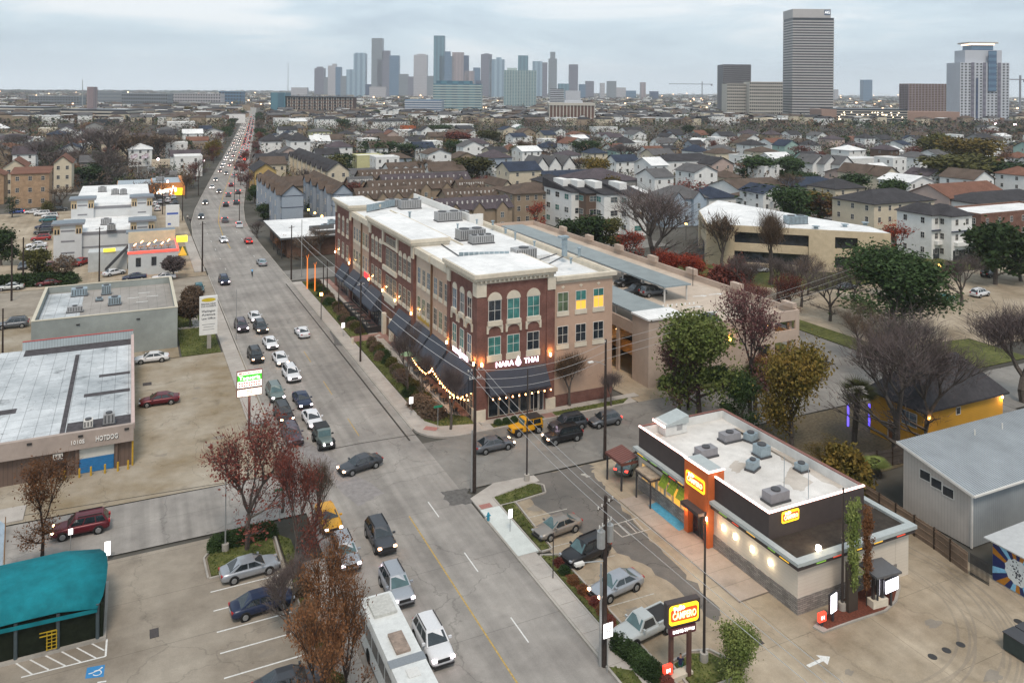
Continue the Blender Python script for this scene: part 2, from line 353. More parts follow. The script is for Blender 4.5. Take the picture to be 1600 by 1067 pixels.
lawn([(105,40),(200,40),(200,60),(105,65.5)],.05,'grass_ground')
struct(MB().quad((127.2,84,.06),(240,80,.06),(240,121.6,.06),(127.2,121.6,.06)).build('car_park',m_lot3))
struct(MB().quad((110,90,.062),(127.1,88,.062),(127.1,123,.062),(108,140,.062)).build('car_park',m_lot3))
struct(MB().quad((68,61,-.05),(96.4,61,-.05),(96.4,75.8,-.05),(68,75.8,-.05)).build('yard_ground',m_soil))
struct(MB().quad((62.3,50,-.03),(68.6,50,-.03),(68.6,75.8,-.03),(62.3,75.8,-.03)).build('alley',m_asph))
def jag(pts,s=.35,n=7,ym=75.7):
 r_=random.Random(1);o=[]
 for i in range(len(pts)):
  a=Vector(pts[i]);b=Vector(pts[(i+1)%len(pts)])
  for k in range(n):q=a.lerp(b,k/n);o.append((q.x+r_.uniform(-s,s)*(k>0),min(ym,q.y+r_.uniform(-s,s)*.6)))
 return o
struct(MB().quad((34.0,20,.02),(66.6,20,.02),(66.6,75.6,.02),(34.0,75.6,.02)).build('restaurant_car_park',m_lot3))
struct(MB().sheet(jag([(36.0,75.7),(46,75.7),(45.2,73.6),(44.3,70),(43.4,62.5),(42.9,55),(42.2,49.5),(41.2,49.0),(40.9,55),(39.4,61),(36.9,68)]),.0245).build('worn_asphalt',m_dark))
struct(MB().box(31.05,34.0,20,28,-.05,.03).build('driveway_apron',m_walk))
struct(MB().box(31.0,33.2,63.05,71.5,-.05,.12).build('fresh_pavement',m_newc))
struct(MB().prism([(31.0,71.55),(33.2,71.55),(33.25,73.2),(39.0,74.4),(39,75.7),(34.4,75.9),(31.0,74.0)],-.05,.11).build('corner_pavement',m_walk))
struct(MB().prism([(31.2,71.6),(32.4,71.6),(32.4,72.4),(31.2,72.4)],.111,.118).build('tactile_ramp',MATS['tactile_red']))
lawn([(33.25,71.5),(38.2,72.2),(38.6,73.4),(37.9,74.1),(33.25,73.1)],.16);lawn([(32.9,50.0),(34.2,50.0),(34.2,61.6),(32.9,62.2)],.14)
lawn([(33.3,63.0),(34.1,63.0),(34.6,71.4),(33.3,71.4)],.16)
lawn([(32.75,43.5),(34.2,43.5),(34.2,49.5),(32.75,49.95)],.14);lawn([(32.75,30),(33.9,30),(33.9,40.2),(32.75,43.0)],.15)
lawn([(31.0,40.5),(32.0,41.2),(32.3,47.2),(31.0,48.2)],.145)
lawn([(35.2,43.9),(38.3,43.9),(39.0,45),(38.4,46.3),(37.2,46.8),(35.4,46.5)],.15)
kb=MB()
for pts in([(35.0,43.7),(38.4,43.7),(39.3,45.0),(38.6,46.6),(37.3,47.0),(35.3,46.7)],[(33.2,71.4),(38.4,72.0),(38.9,73.4),(38.0,74.3),(33.2,73.2)],[(32.8,41),(34.3,41),(34.3,61.8),(32.8,62.3)],[(33.2,62.9),(34.25,62.9),(34.75,71.4),(33.2,71.4)]):
 for i in range(len(pts)):
  a=Vector(pts[i]);b=Vector(pts[(i+1)%len(pts)]);d=(b-a).normalized();n=Vector((d.y,-d.x))*.15
  kb.prism([tuple(a),tuple(a+n),tuple(b+n),tuple(b)][::-1]if False else[tuple(a+n),tuple(b+n),tuple(b),tuple(a)],0,.16+.001*i)
struct(kb.build('island_kerb',m_kerb))
for y0,y1 in((30.5,39.9),(44,49),(50.4,61.2)):
 struct(MB().prism([(33.35,y0),(33.85,y0),(33.85,y1),(33.35,y1)],.13,.165).build('mulch_bed',m_mulch))
struct(MB().quad((-30,15,.01),(12.3,15,.01),(12.3,77.5,.01),(-30,77.0,.01)).build('car_park',m_lot1))
struct(MB().quad((-30,87.7,.008),(15.5,87.3,.008),(15.5,131.2,.008),(-30,131.2,.008)).build('stained_car_park',m_lot2))
lawn([(12.45,30),(13.25,30),(13.25,70),(12.45,70)],.12)
lawn([(12.45,70.1),(13.4,70.1),(13.4,74),(12.45,75.4)],.12)
lawn([(6.4,71.2),(11.8,71.2),(11.9,74.9),(9.5,76.1),(7.4,76.1),(6.3,74.0)],.15)
kb=MB();pts=[(6.2,71.0),(12.0,71.0),(12.1,75.0),(9.6,76.3),(7.3,76.3),(6.1,74.1)]
for i in range(len(pts)):
 a=Vector(pts[i]);b=Vector(pts[(i+1)%len(pts)]);d=(b-a).normalized();n=Vector((d.y,-d.x))*.16
 kb.prism([tuple(a+n),tuple(b+n),tuple(b),tuple(a)],0,.165+.001*i)
kb.prism([(12.3,20),(12.44,20),(12.44,70),(12.3,70)],0,.14)
struct(kb.build('island_kerb',m_kerb))
lawn([(7.3,131.4),(12.9,131.4),(12.9,158),(7.3,158)],.08)
struct(MB().box(7.5,12.9,146,147.2,.05,.1).build('garden_path',m_walk));struct(MB().box(9.9,11.0,147.2,160,.05,.102).build('garden_path',m_walk))
struct(MB().quad((-130,186.2,0),(15.3,186.2,0),(15.3,300,0),(-130,300,0)).build('car_park',m_lot3))
struct(MB().quad((-130,131.5,-.004),(7,131.5,-.004),(7,165.8,-.004),(-130,165.8,-.004)).build('yard_ground',m_lot2))
slabs(13.0,15.3,190,236,2.3,'y','pavement')
lawn([(11.4,210),(12.9,210),(12.9,222),(11.4,222)],.05)
def line(pts,w,m,name='road_marking',z=.006,dash=None):
 mb=MB()
 for i in range(len(pts)-1):
  a=Vector(pts[i]);b=Vector(pts[i+1]);d=(b-a);ln=d.length;d.normalize();n=Vector((d.y,-d.x))*w/2;s=0
  segs=[(0,ln)]if not dash else[(k*dash[1],min(ln,k*dash[1]+dash[0]))for k in range(int(ln/dash[1])+1)if k*dash[1]<ln]
  for s0,s1 in segs:
   p=a+d*s0;q=a+d*s1;mb.quad((p.x-n.x,p.y-n.y,z),(p.x+n.x,p.y+n.y,z),(q.x+n.x,q.y+n.y,z),(q.x-n.x,q.y-n.y,z))
 return struct(mb.build(name,m))
line([(24.45,20),(24.45,73.5)],.12,m_yell);line([(24.65,93),(24.65,128)],.10,m_yell,dash=(5.5,14))
line([(27.0,43.4),(27.0,76)],.11,m_white,dash=(3.1,9.6));line([(27.0,24),(27.0,42)],.11,m_white,dash=(3.1,9.6))
line([(27.4,190),(27.4,240)],.1,m_white,dash=(2,12));line([(19.6,190),(19.6,240)],.1,m_white,dash=(2,12))
CL2=[(p[0],p[1])for p in CL if p[1]>200]
struct(strip(CL2,-.1,.1,.006,m_yell,'road_marking'))
for y in(69.1,66.5,63.8,61.3,58.6,55.9,53.2):
 line([(6.15,y),(11.7,y+.05)],.13,m_white,'parking_bay_line',.016)
for y in(76.2-3.4,71.6,68.7-.2,66.0,63.2,59.9,57.0,54.0,51.2):
 if y<71:line([(34.5,y),(38.9,y-.15)],.11,mat('worn_marking',(.40,.38,.34),.8,.3,5),'parking_bay_line',.03)
hx=MB();hz=.017
def seg(mb,a,b,w,z):
 a=Vector(a);b=Vector(b);d=(b-a).normalized();n=Vector((d.y,-d.x))*w/2
 mb.quad((a.x-n.x,a.y-n.y,z),(a.x+n.x,a.y+n.y,z),(b.x+n.x,b.y+n.y,z),(b.x-n.x,b.y-n.y,z))
A0,A1,A2=at(33,1058),at(165,1025),at(167,998)
seg(hx,A0,A1,.13,hz);seg(hx,A1,A2,.13,hz+.001)
for(p,q)in(((25,1036),(50,1053)),((46,1030),(76,1046)),((69,1023),(102,1040)),((93,1016),(126,1034)),((115,1009),(150,1028)),((141,1004),(163,1016))):
 seg(hx,at(*p),at(*q),.11,hz+.002)
seg(hx,at(152,1066),at(166,1064),.13,hz)
struct(hx.build('hatched_bay_marking',m_white))
bl=[at(133,1060),at(162,1057),at(164,1038),at(136,1043)]
struct(MB().sheet(bl,.018).build('disabled_bay_panel',mat('bay_blue',(.03,.19,.42),.7,.15,5)))
wc=MB();c0=Vector(bl[0]);ux=(Vector(bl[1])-c0);uy=(Vector(bl[3])-c0)
def wp(u,v):p=c0+ux*u+uy*v;return(p.x,p.y)
def arcw(cu,cv,r,a0,a1,w,n=10):
 pr=None
 for i in range(n+1):
  t=R(a0+(a1-a0)*i/n);p=wp(cu+r*math.cos(t),cv+r*math.sin(t))
  if pr:seg(wc,pr,p,w,.0195+.0001*i)
  pr=p
arcw(.6,.42,.24,-150,140,.07);seg(wc,wp(.78,.80),wp(.62,.62),.09,.021);seg(wc,wp(.62,.62),wp(.36,.46),.08,.022);seg(wc,wp(.36,.46),wp(.14,.40),.09,.0225);wc.disc(wp(.82,.86),.07,10,.0215)
struct(wc.build('wheelchair_symbol',m_white))
lc=MB();q0,q1,q2,q3=at(952,822),at(1026,800),at(1040,820),at(972,839)
for i in range(7):
 a=Vector(q0).lerp(Vector(q1),i/6);b=Vector(q3).lerp(Vector(q2),i/6);seg(lc,a,b,.13,.032)
seg(lc,q0,q1,.12,.034);seg(lc,q3,q2,.12,.034);struct(lc.build('ladder_crossing',MATS['worn_marking']))
struct(MB().sheet([at(1013,792),at(1029,785),at(1077,823),at(1061,832)][::-1],.165).build('blue_ramp',mat('ramp_blue',(.07,.30,.46),.7,.25,4)))
ar=MB();p0,p1=Vector(at(1262,1041)),Vector(at(1284,1031));seg(ar,p0,p1,.28,.031)
tip=Vector(at(1297,1026));d=(tip-p1).normalized();n_=Vector((d.y,-d.x));ar.add([(*(p1+n_*.55),.033),(*tip,.033),(*(p1-n_*.55),.033)],[(0,1,2)])
struct(ar.build('arrow_marking',m_white))
a2=MB();p0,p1=Vector(at(912,740)),Vector(at(918,746));seg(a2,p0,p1,.25,.031);seg(a2,at(908,741),at(922,745),.3,.032);struct(a2.build('arrow_marking',MATS['worn_marking']))
for i,(px,py)in enumerate(((1457,1026),(1479,1016),(1501,1007),(1591,971))):
 x,y=at(px,py);o=MB().tube((x,y,.0),(x,y,.035),.32,n=20).build('manhole_cover',m_iron)
 tag(o,['round iron manhole cover, leftmost of three in a row on the drive','round iron manhole cover, middle of three in a row on the drive','round iron manhole cover, rightmost of three in a row on the drive','lone round iron manhole cover below the mural'][i],'manhole cover','manhole covers on the drive')
def grate(px,py,w,h,label,rz=0):
 x,y=at(px,py);g=thing('drain_grate',label,'drain grate',(x,y,.02),rz)
 f=MB().box(-w/2,w/2,-h/2,h/2,0,.01);f.build('frame',m_iron,g,world=False)
 b=MB();k=8
 for i in range(k):b.box(-w/2+.05,w/2-.05,-h/2+h*(i+.3)/k,-h/2+h*(i+.7)/k,.01,.025)
 b.build('bars',mat('iron_worn',(.09,.075,.075),.6,.2,5),g,world=False)
grate(241,989,.62,1.1,'rectangular iron drain grate in the middle of the left car park');grate(1181,1002,.9,.9,'square iron drain grate between restaurant sign and menu island');grate(230,600,1.1,1.2,'dark iron grate beside the maroon sedan')
oil=paving('oil_stain',(.20,.175,.145),(.28,.245,.20),crack=0,stains=.3);rg=random.Random(41);sb_=MB()
for i,(bx_,by_,s_)in enumerate([(36.4+rg.uniform(-.5,.6),yy,.021)for yy in(49.8,52.6,55.6,58.4,61.6,64.6,67.4,69.8)]+[(9.0+rg.uniform(-.6,.6),yy,.013)for yy in(54.6,57.3,59.9,62.6,65.2,67.9)]+[(rg.uniform(2,11),rg.uniform(92,126),.011)for _ in range(7)]+[(rg.uniform(44,62),rg.uniform(27,42),.0225)for _ in range(5)]):
 rr=rg.uniform(.25,.7);sb_.sheet([(bx_+rr*rg.uniform(.5,1.2)*1.6*math.cos(k*.52),by_+rr*rg.uniform(.5,1.2)*math.sin(k*.52))for k in range(12)],s_+.0003*i)
struct(sb_.build('oil_stains',oil))
sm=MB()
for(pa,pb)in(((430,445),(560,600)),((560,600),(632,690))):
 seg(sm,(29.6+random.uniform(-.2,.2),at(*pa)[1]),(29.7,at(*pb)[1]),.22,.005)
pr=at(500,705)
for q in((560,693),(610,685),(655,678)):
 nx=at(*q);seg(sm,pr,nx,.16,.007);pr=nx
pr=(15.8,87.2)
for q in((10,87.6),(2,88.2),(-9,88.9),(-20,89.2)):seg(sm,pr,q,.12,.012);pr=q
struct(sm.build('tar_seam',mat('tar',(.05,.045,.04),.8,.3,3)))
def patch(pts,m,z,name='road_patch'):return struct(MB().sheet(jag([at(*p)for p in pts],.22,6,1e9),z).build(name,m))
patch([(512,500),(530,500),(540,540),(522,540)][::-1],mat('patch_dark',(.12,.115,.11),.9,.3,2),.004)
patch([(688,768),(728,762),(742,785),(702,790)][::-1],MATS['patch_dark'],.004)
patch([(455,690),(560,790),(600,770),(480,690)][::-1],mat('patch_pale',(.24,.225,.22),.9,.2,2),.003)
tm=MB();rg=random.Random(12)
for i in range(15):
 cx,cy,r_=51.5+rg.uniform(-1.5,1.5),47+rg.uniform(-2,2),rg.uniform(10.2,14);a0,a1=rg.uniform(-150,-40),rg.uniform(-30,35);pr=None
 for k in range(25):
  a=R(a0+(a1-a0)*k/24);p=(cx+r_*math.cos(a),cy+r_*.95*math.sin(a))
  if pr and p[0]<66 and p[1]>21:seg(tm,pr,p,.17,.0215+.0002*i)
  pr=p
struct(tm.build('tyre_track',paving('tyre_mark',(.20,.165,.125),(.35,.295,.225),crack=0,stains=.3)))
gb=MB();rg=random.Random(3)
for pts,z in LAWNS:
 xs=[p[0]for p in pts];ys=[p[1]for p in pts]
 if max(ys)>175 or min(xs)>60:continue
 ar_=(max(xs)-min(xs))*(max(ys)-min(ys));n=int(min(2600,ar_*26))
 for _ in range(n):
  x,y=rg.uniform(min(xs),max(xs)),rg.uniform(min(ys),max(ys))
  ins=False;j=len(pts)-1
  for i in range(len(pts)):
   if(pts[i][1]>y)!=(pts[j][1]>y)and x<(pts[j][0]-pts[i][0])*(y-pts[i][1])/(pts[j][1]-pts[i][1])+pts[i][0]:ins=not ins
   j=i
  if not ins:continue
  a=rg.uniform(0,6.28);s=rg.uniform(.05,.12);c_,s_=math.cos(a)*s,math.sin(a)*s;hh=rg.uniform(.05,.14)
  gb.add([(x-c_,y-s_,z),(x+c_,y+s_,z),(x+s_*.5,y-c_*.5,z+hh)],[(0,1,2)])
tag(gb.build('grass',leafmat('grass_blades',(.045,.075,.016),(.12,.135,.04))),'short green and straw grass tufts on the verges and islands','grass',kind='stuff')
# building blocks
m_frame_w=mat('frame_white',(.62,.60,.56),.6,.08,2);m_frame_d=mat('frame_dark',(.04,.04,.045),.5,.1,2);m_frame_t=mat('frame_tan',(.42,.38,.31),.6,.1,2)
g_dark=glass('glass_dark');g_teal=glass('glass_teal',(.06,.20,.185),.15,.5,.8);g_blue=glass('glass_blue',(.10,.16,.22),.12,.4,.5)
g_warm=glow('glass_lit_warm',(1.0,.45,.06),.55);g_green=glass('glass_greenish',(.11,.15,.09),.2,.5,.9)
g_grey=glass('glass_grey',(.09,.11,.12),.15,.6,.7)
m_stone=mat('cream_stone',(.60,.54,.44),.8,.1,1.5,big=.1,bigscale=.3)
_wc={}
def win(parent,face,c,u,z,w,h,nx=2,nz=2,fm=None,gm=None,sill=None,t=.06,d=.07,name='window',lintel=None,panes=True):
 """a window: frame mesh with its glass as a child; face 'S' looks to -y (u = x), 'W' looks to -x (u = y)"""
 fm=fm or m_frame_w;gm=gm or g_dark
 k=(round(w,2),round(h,2),nx,nz,fm.name,t,d)
 if k not in _wc:
  f=MB();a,b=w/2,h/2
  f.box(-a,a,-d,0,-b,-b+t);f.box(-a,a,-d,0,b-t,b);f.box(-a,-a+t,-d,0,-b+t,b-t);f.box(a-t,a,-d,0,-b+t,b-t)
  for i in range(1,nx):x=-a+w*i/nx;f.box(x-t*.4,x+t*.4,-d*.8,0,-b+t,b-t)
  for i in range(1,nz):zz=-b+h*i/nz;f.box(-a+t,a-t,-d*.7,0,zz-t*.4,zz+t*.4)
  _wc[k]=f.mesh('window_frame',fm)
 kp=('pane',round(w,2),round(h,2),gm.name,t)
 if kp not in _wc:_wc[kp]=MB().box(-w/2+t,w/2-t,-.03,-.004,-h/2+t,h/2-t).mesh('pane',gm)
 o=link(name,_wc[k],parent);pl=Vector((0,0,0));p=parent
 while p is not None:pl+=p.location;p=p.parent
 o.location=(Vector((u,c,z))if face in 'SN' else Vector((c,u,z)))-pl
 o.rotation_euler=(0,0,{'S':0,'W':-math.pi/2,'E':math.pi/2,'N':math.pi}[face])
 if panes:link('pane',_wc[kp],o)
 if sill:
  ks=('sill',round(w,2),sill[0],sill[1],sill[2].name)
  if ks not in _wc:_wc[ks]=MB().box(-w/2-.12,w/2+.12,-sill[1],-.002,-h/2-sill[0],-h/2-.003).mesh('sill',sill[2])
  link('sill',_wc[ks],o)
 if lintel:
  ks=('lintel',round(w,2),lintel.name)
  if ks not in _wc:
   q=MB();n=10;r=w/2+.1;vs=[(r*math.cos(math.pi*i/n),r*math.sin(math.pi*i/n))for i in range(n+1)]
   q.add([(x,-.1,h/2+.01+zz)for x,zz in vs]+[(x,-.001,h/2+.01+zz)for x,zz in vs],[tuple(range(n+1))[::-1],tuple(range(n+1,2*n+2))]+[(i,i+1,n+2+i,n+1+i)for i in range(n)]+[(n,0,n+1,2*n+1)])
   _wc[ks]=q.mesh('arch_panel',lintel)
  link('arch_panel',_wc[ks],o)
 return o
m_hvac=mat('hvac_grey',(.36,.36,.36),.5,.15,3,metal=.3);m_hvacd=mat('hvac_dark',(.06,.06,.065),.5,.2,3);m_galv=mat('galvanised',(.30,.37,.41),.45,.2,2,metal=.4)
def hvac(name,label,x,y,z,w,d,h,rz=0,fans=1,m=None,grp='rooftop air units',fin=True):
 t=thing(name,label,'air unit',(x,y,z),rz,grp)
 MB().box(-w/2-.1,w/2+.1,-d/2-.1,d/2+.1,0,.18).build('base_curb',m_hvacd,t,world=False)
 MB().box(-w/2,w/2,-d/2,d/2,.18,h).build('casing',m or m_hvac,t,world=False)
 if fin:
  b=MB();k=max(3,int(w/.35))
  for i in range(k):xx=-w/2+w*(i+.5)/k;b.box(xx-.05,xx+.05,-d/2-.03,-d/2-.002,.3,h-.1)
  b.build('grille',m_hvacd,t,world=False)
 for i in range(fans):
  xx=-w/2+w*(i+.5)/fans;MB().tube((xx,0,h+.002),(xx,0,h+.14),min(w/fans,d)*.36,n=14).build('fan',m_hvacd,t,world=False)
 return t
def pipe_vent(label,x,y,z,h=.8,r=.12):
 t=MB().tube((x,y,z),(x,y,z+h),r,n=8).tube((x,y,z+h),(x,y,z+h+.12),r*1.8,n=8).build('roof_vent',m_galv);return tag(t,label,'roof vent','small vents on the flat roofs')
_seedv=[0]
def roofmat(kind):
 return{'white':m_roofw,'grey':m_roofg}[kind]
m_roofw=paving('roof_membrane_white',(.60,.61,.61),(.80,.80,.79),crack=.0,stains=.2,joint=(3.0,0),jw=.02)
m_roofg=paving('roof_gravel_grey',(.26,.245,.225),(.36,.335,.31),crack=0,stains=.2,joint=(1.4,0))
m_brick=brickmat('dark_red_brick',(.15,.060,.046),(.20,.085,.066),(.16,.12,.11))
m_stuc=mat('peach_stucco',(.47,.33,.25),.9,.06,1.2,big=.08,bigscale=.2);m_stuc2=mat('pale_peach_stucco',(.50,.40,.32),.9,.06,1.2,big=.08,bigscale=.2)
m_awn=striped('awning_slate',(.042,.054,.078),(.018,.023,.035),.5,'H',.3,.75);m_awnd=mat('awning_navy',(.018,.022,.036),.6,.2,2)
g_lamp=glow('lamp_warm',(1.0,.55,.22),11);g_lampw=glow('lamp_white',(1.0,.92,.80),16);g_bulb=glow('bulb_warm',(1.0,.45,.16),11)
def lightpoint(x,y,z,e,col=(1,.5,.15),r=.08,parent=None):
 l=bpy.data.lights.new('lamp_light','POINT');l.energy=e;l.color=col;l.shadow_soft_size=r
 o=bpy.data.objects.new('lamp_light',l);C.objects.link(o);o.location=(x,y,z);return o
# brick and stucco corner building
NX,NY,NE,NB=38.8,90.8,58.6,166.4
occ(38,62,89,178)
nb=thing('corner_building','three storey brick and peach stucco building with white roof on the street corner','building',(NX,NY,0))
def part(mb,name,m,parent=nb,**k):return mb.build(name,m,parent,**k)
segs=[('b',90.8,101.0,17.6),('s',101.0,108.2,16.4),('s2',108.2,115.3,16.4),('b',115.3,140.2,17.7),('s',140.2,146.8,16.4),('s2',146.8,153.5,16.4),('b',153.5,166.4,17.5)]
mw={'b':m_brick,'s':m_stuc,'s2':m_stuc2}
for k,y0,y1,h in segs:
 xo=NX if k=='b' else NX+.35
 part(MB().box(xo,xo+10.4,y0,y1,0,h-.6),'wall',mw[k])
part(MB().box(49.6,NE,NY+.35,NB-.3,0,15.9),'wall',m_stuc)
part(MB().box(49.3,49.62,NY-.05,NY+.4,0,16.4),'pilaster',m_brick)
part(MB().box(49.62,NE+.06,NY+.28,NY+.40,0.0,1.5),'plinth',m_brick)
part(MB().box(NX+.5,NE-.1,NY+.5,NB-.5,15.7,16.15),'roof',m_roofw)
part(MB().box(NX+.77,50.5,NY+4.2,NB-.6,16.16,17.12).box(50.5,55.4,103,NB-.6,16.16,17.12),'raised_roof',m_roofw)
pp=MB()
pp.box(NE-.35,NE,NY+.36,NB,15.9,16.75);pp.box(49.65,NE-.35,NY+.36,NY+.7,15.9,16.75);pp.box(50,NE-.35,NB-.3,NB,15.9,17.0)
for k,y0,y1,h in segs:
 if k!='b':pp.box(NX+.36,NX+.75,y0+.01,y1-.01,h-.59,17.15)
pp.box(46.0,46.25,114,152,17.13,17.3);part(pp,'parapet',m_stone)
part(MB().box(55.5,55.8,134,165.8,16.16,18.4).box(55.8,NE-.4,134,134.3,16.16,18.4),'penthouse_wall',mat('white_wall',(.70,.69,.66),.8,.06,1))
for(y0,y1,xe,top)in((90.8,101.0,49.6,18.3),(115.3,140.2,44.6,18.3),(153.5,166.4,44.6,18.3)):
 c=MB();h=top
 c.box(NX-.75,xe,y0-.75 if y0<91 else y0-.35,y1+.35,h-.5,h)
 c.box(NX-.50,xe-.1,(y0-.50)if y0<91 else y0-.2,y1+.2,h-.85,h-.503)
 c.box(NX-.16,xe-.2,(y0-.16)if y0<91 else y0-.05,y1+.05,h-1.32,h-.853)
 part(c,'cornice',m_stone)
 part(MB().box(NX-.5,xe-.35,(y0-.5)if y0<91 else y0-.1,y1+.1,h+.002,h+.05),'cornice_cap',m_roofw)
 d=MB();n=int((y1-y0)/.62)
 for i in range(n):yy=y0+(y1-y0)*(i+.5)/n;d.box(NX-.44,NX-.162,yy-.12,yy+.12,h-1.12,h-.86)
 if y0<91:
  for i in range(16):xx=NX+.3+i*.62;d.box(xx-.12,xx+.12,y0-.44,y0-.162,h-1.12,h-.86)
 q=part(d,'dentils',m_stone);q['kind']='stuff'
 for yy in(y0+.55,y1-.55):
  part(MB().box(NX-.22,NX-.003,yy-.55,yy+.55,h-2.9,h-1.33),'corner_block',m_stone)
part(MB().box(NX-.2,NX+1.1,NY-.22,NY-.003,15.4,16.97),'corner_block',m_stone);part(MB().box(48.5,49.66,NY-.22,NY-.06,15.4,16.97),'corner_block',m_stone)
c=MB();c.box(49.8,NE+.45,NY-.1,NY+.6,16.35,16.85);c.box(NE-.1,NE+.45,NY+.6,NB,16.35,16.85)
for k,y0,y1,h in segs:
 if k!='b':c.box(NX-.1,NX+.6,y0+.36,y1-.36 if y1 not in(108.2,146.8)else y1-.06,h-.2,17.2)
part(c,'cornice',m_stone)
for k,y0,y1,h in segs:
 if k=='s':part(MB().box(NX+.1,NX+.34,y1-.14,y1+.14,0,h-.3),'downpipe',mat('downpipe_bronze',(.14,.075,.035),.6,.15,3))
 if k=='b':
  for yy in(y0+.5,y1-.5):part(MB().box(NX-.14,NX-.002,yy-.5,yy+.5,0,15.3),'pilaster',m_brick)
part(MB().box(NX-.14,NX+1.0,NY-.14,NY-.002,1.5,15.3),'pilaster',m_brick);part(MB().box(48.4,49.28,NY-.14,NY-.002,1.5,15.3),'pilaster',m_brick)
part(MB().box(NX-.25,NX+1.1,NY-.25,NY+1.1,0,1.5),'stone_base',m_stone);part(MB().box(48.3,49.7,NY-.25,NY-.003,0,1.5),'stone_base',m_stone)
gl3=[g_dark,g_teal,g_teal];gl3b=[g_teal,g_teal,g_dark]
S=(.75,.12,m_stone)
for i,xx in enumerate((41.1,43.7,46.5)):
 win(nb,'S',NY,xx,13.55,1.75,2.6,2,2,m_frame_w,gl3[i],(.55,.28,m_stone),lintel=m_stone)
 win(nb,'S',NY,xx,9.15,1.75,2.3,2,2,m_frame_w,gl3b[i],(.8,.12,m_stone))
for i,xx in enumerate((51.0,53.7,56.4)):
 o=win(nb,'S',NY+.35,xx,13.5,1.6,2.5,2,2,m_frame_w,(g_green,g_teal,g_teal)[i],(.6,.10,m_stone))
 if i:MB().box(-.74,.74,-.034,-.031,-1.2,(-.1,.25)[i-1]).build('lit_pane',g_warm,o,world=False)
 win(nb,'S',NY+.35,xx,9.2,1.6,2.3,2,2,m_frame_w,g_dark,(.6,.10,m_stone))
 part(MB().box(xx-.25,xx+.25,NY+.29,NY+.347,15.35,15.5).box(xx-.08,xx+.08,NY+.28,NY+.347,15.2,15.6),'wall_ornament',m_stone)
def scroll(face,c,u):
 b=MB();w=2.2
 for k in range(6):
  t0,t1=math.pi*k/6,math.pi*(k+1)/6;r=.85
  p=(u-r*math.cos(t0),11.0+.6*math.sin(t0));q=(u-r*math.cos(t1),11.0+.6*math.sin(t1))
  if face=='S':b.add([(p[0],c-.12,p[1]),(q[0],c-.12,q[1]),(q[0],c-.12,11.72),(p[0],c-.12,11.72),(p[0],c-.002,p[1]),(q[0],c-.002,q[1]),(q[0],c-.002,11.72),(p[0],c-.002,11.72)],[(0,1,2,3),(0,4,5,1),(1,5,6,2),(3,7,4,0)])
  else:b.add([(c-.12,p[0],p[1]),(c-.12,q[0],q[1]),(c-.12,q[0],11.72),(c-.12,p[0],11.72),(c-.002,p[0],p[1]),(c-.002,q[0],q[1]),(c-.002,q[0],11.72),(c-.002,p[0],11.72)],[(0,1,2,3),(0,4,5,1),(1,5,6,2),(3,7,4,0)])
 for s in(-1,1):
  uu=u+s*.98
  if face=='S':b.box(uu-.12,uu+.12,c-.2,c-.002,10.75,11.7)
  else:b.box(c-.2,c-.002,uu-.12,uu+.12,10.75,11.7)
 part(b,'scroll_bracket',m_stone)
for xx in(41.1,43.7,46.5):scroll('S',NY,xx)
for i,yy in enumerate((93.3,95.8,98.4)):
 win(nb,'W',NX,yy,13.55,1.35,2.6,2,2,m_frame_w,(g_dark,g_grey,g_blue)[i],(.5,.28,m_stone),lintel=m_stone)
 win(nb,'W',NX,yy,9.0,1.35,2.4,2,2,m_frame_w,(g_blue,g_teal,g_teal)[i],(.8,.12,m_stone));scroll('W',NX,yy)
rg=random.Random(5)
for a,b in((101.4,107.8),(108.6,114.9),(140.6,146.4),(147.2,153.1)):
 for i in range(3):
  yy=a+(b-a)*(i+.5)/3
  for z in(13.2,8.9):
   win(nb,'W',NX+.35,yy,z,1.3,2.4,2,3,m_frame_t,g_warm if(z<10 and a==108.6 and i>0 and False)else rg.choice((g_dark,g_blue,g_grey,g_green)),(.55,.12,m_stone))
for a,b in((116.4,123.2),(132.2,139.2),(154.6,165.2)):
 for i in range(3):
  yy=a+(b-a)*(i+.5)/3
  win(nb,'W',NX,yy,13.3,1.45,2.5,2,3,m_frame_t,rg.choice((g_dark,g_grey)),(.6,.14,m_stone),lintel=m_stone)
  win(nb,'W',NX,yy,8.8,1.45,2.5,2,3,m_frame_t,rg.choice((g_dark,g_grey)),(.6,.14,m_stone))
for z in(13.0,8.6):
 for i in range(3):win(nb,'W',NX-.02,124.9+i*2.05,z,1.7,2.9,2,3,m_frame_t,g_dark)
 part(MB().box(NX-.3,NX-.003,123.7,131.3,z-2.3,z-1.55),'stone_apron',m_stone)
for i in range(3):win(nb,'W',NX-.02,124.9+i*2.05,15.9,1.7,1.1,3,1,m_frame_t,g_dark)
part(MB().box(NX-.25,NX-.003,123.2,123.9,14.8,17.0).box(NX-.25,NX-.003,131.1,131.8,14.8,17.0).box(NX-.2,NX-.003,123.9,131.1,14.85,15.2),'stone_surround',m_stone)
ea=MB();n=10
pts=[(126.3,0)]+[(127.8-1.5*math.cos(math.pi*i/n),3.4+1.5*math.sin(math.pi*i/n))for i in range(n+1)]+[(129.3,0)]
ea.add([(NX-.05,y,z)for y,z in pts],[tuple(range(len(pts)))]);part(ea,'arched_doorway',mat('entrance_wood',(.14,.06,.03),.6,.3,3))
part(MB().box(NX-.1,NX-.003,125.0,130.6,5.5,6.4),'blank_sign_panel',m_stone)
for y_ in(125.2,129.5):part(MB().box(NX-.6,NX-.003,y_,y_+.9,0,3.6),'entrance_pier',m_stone)
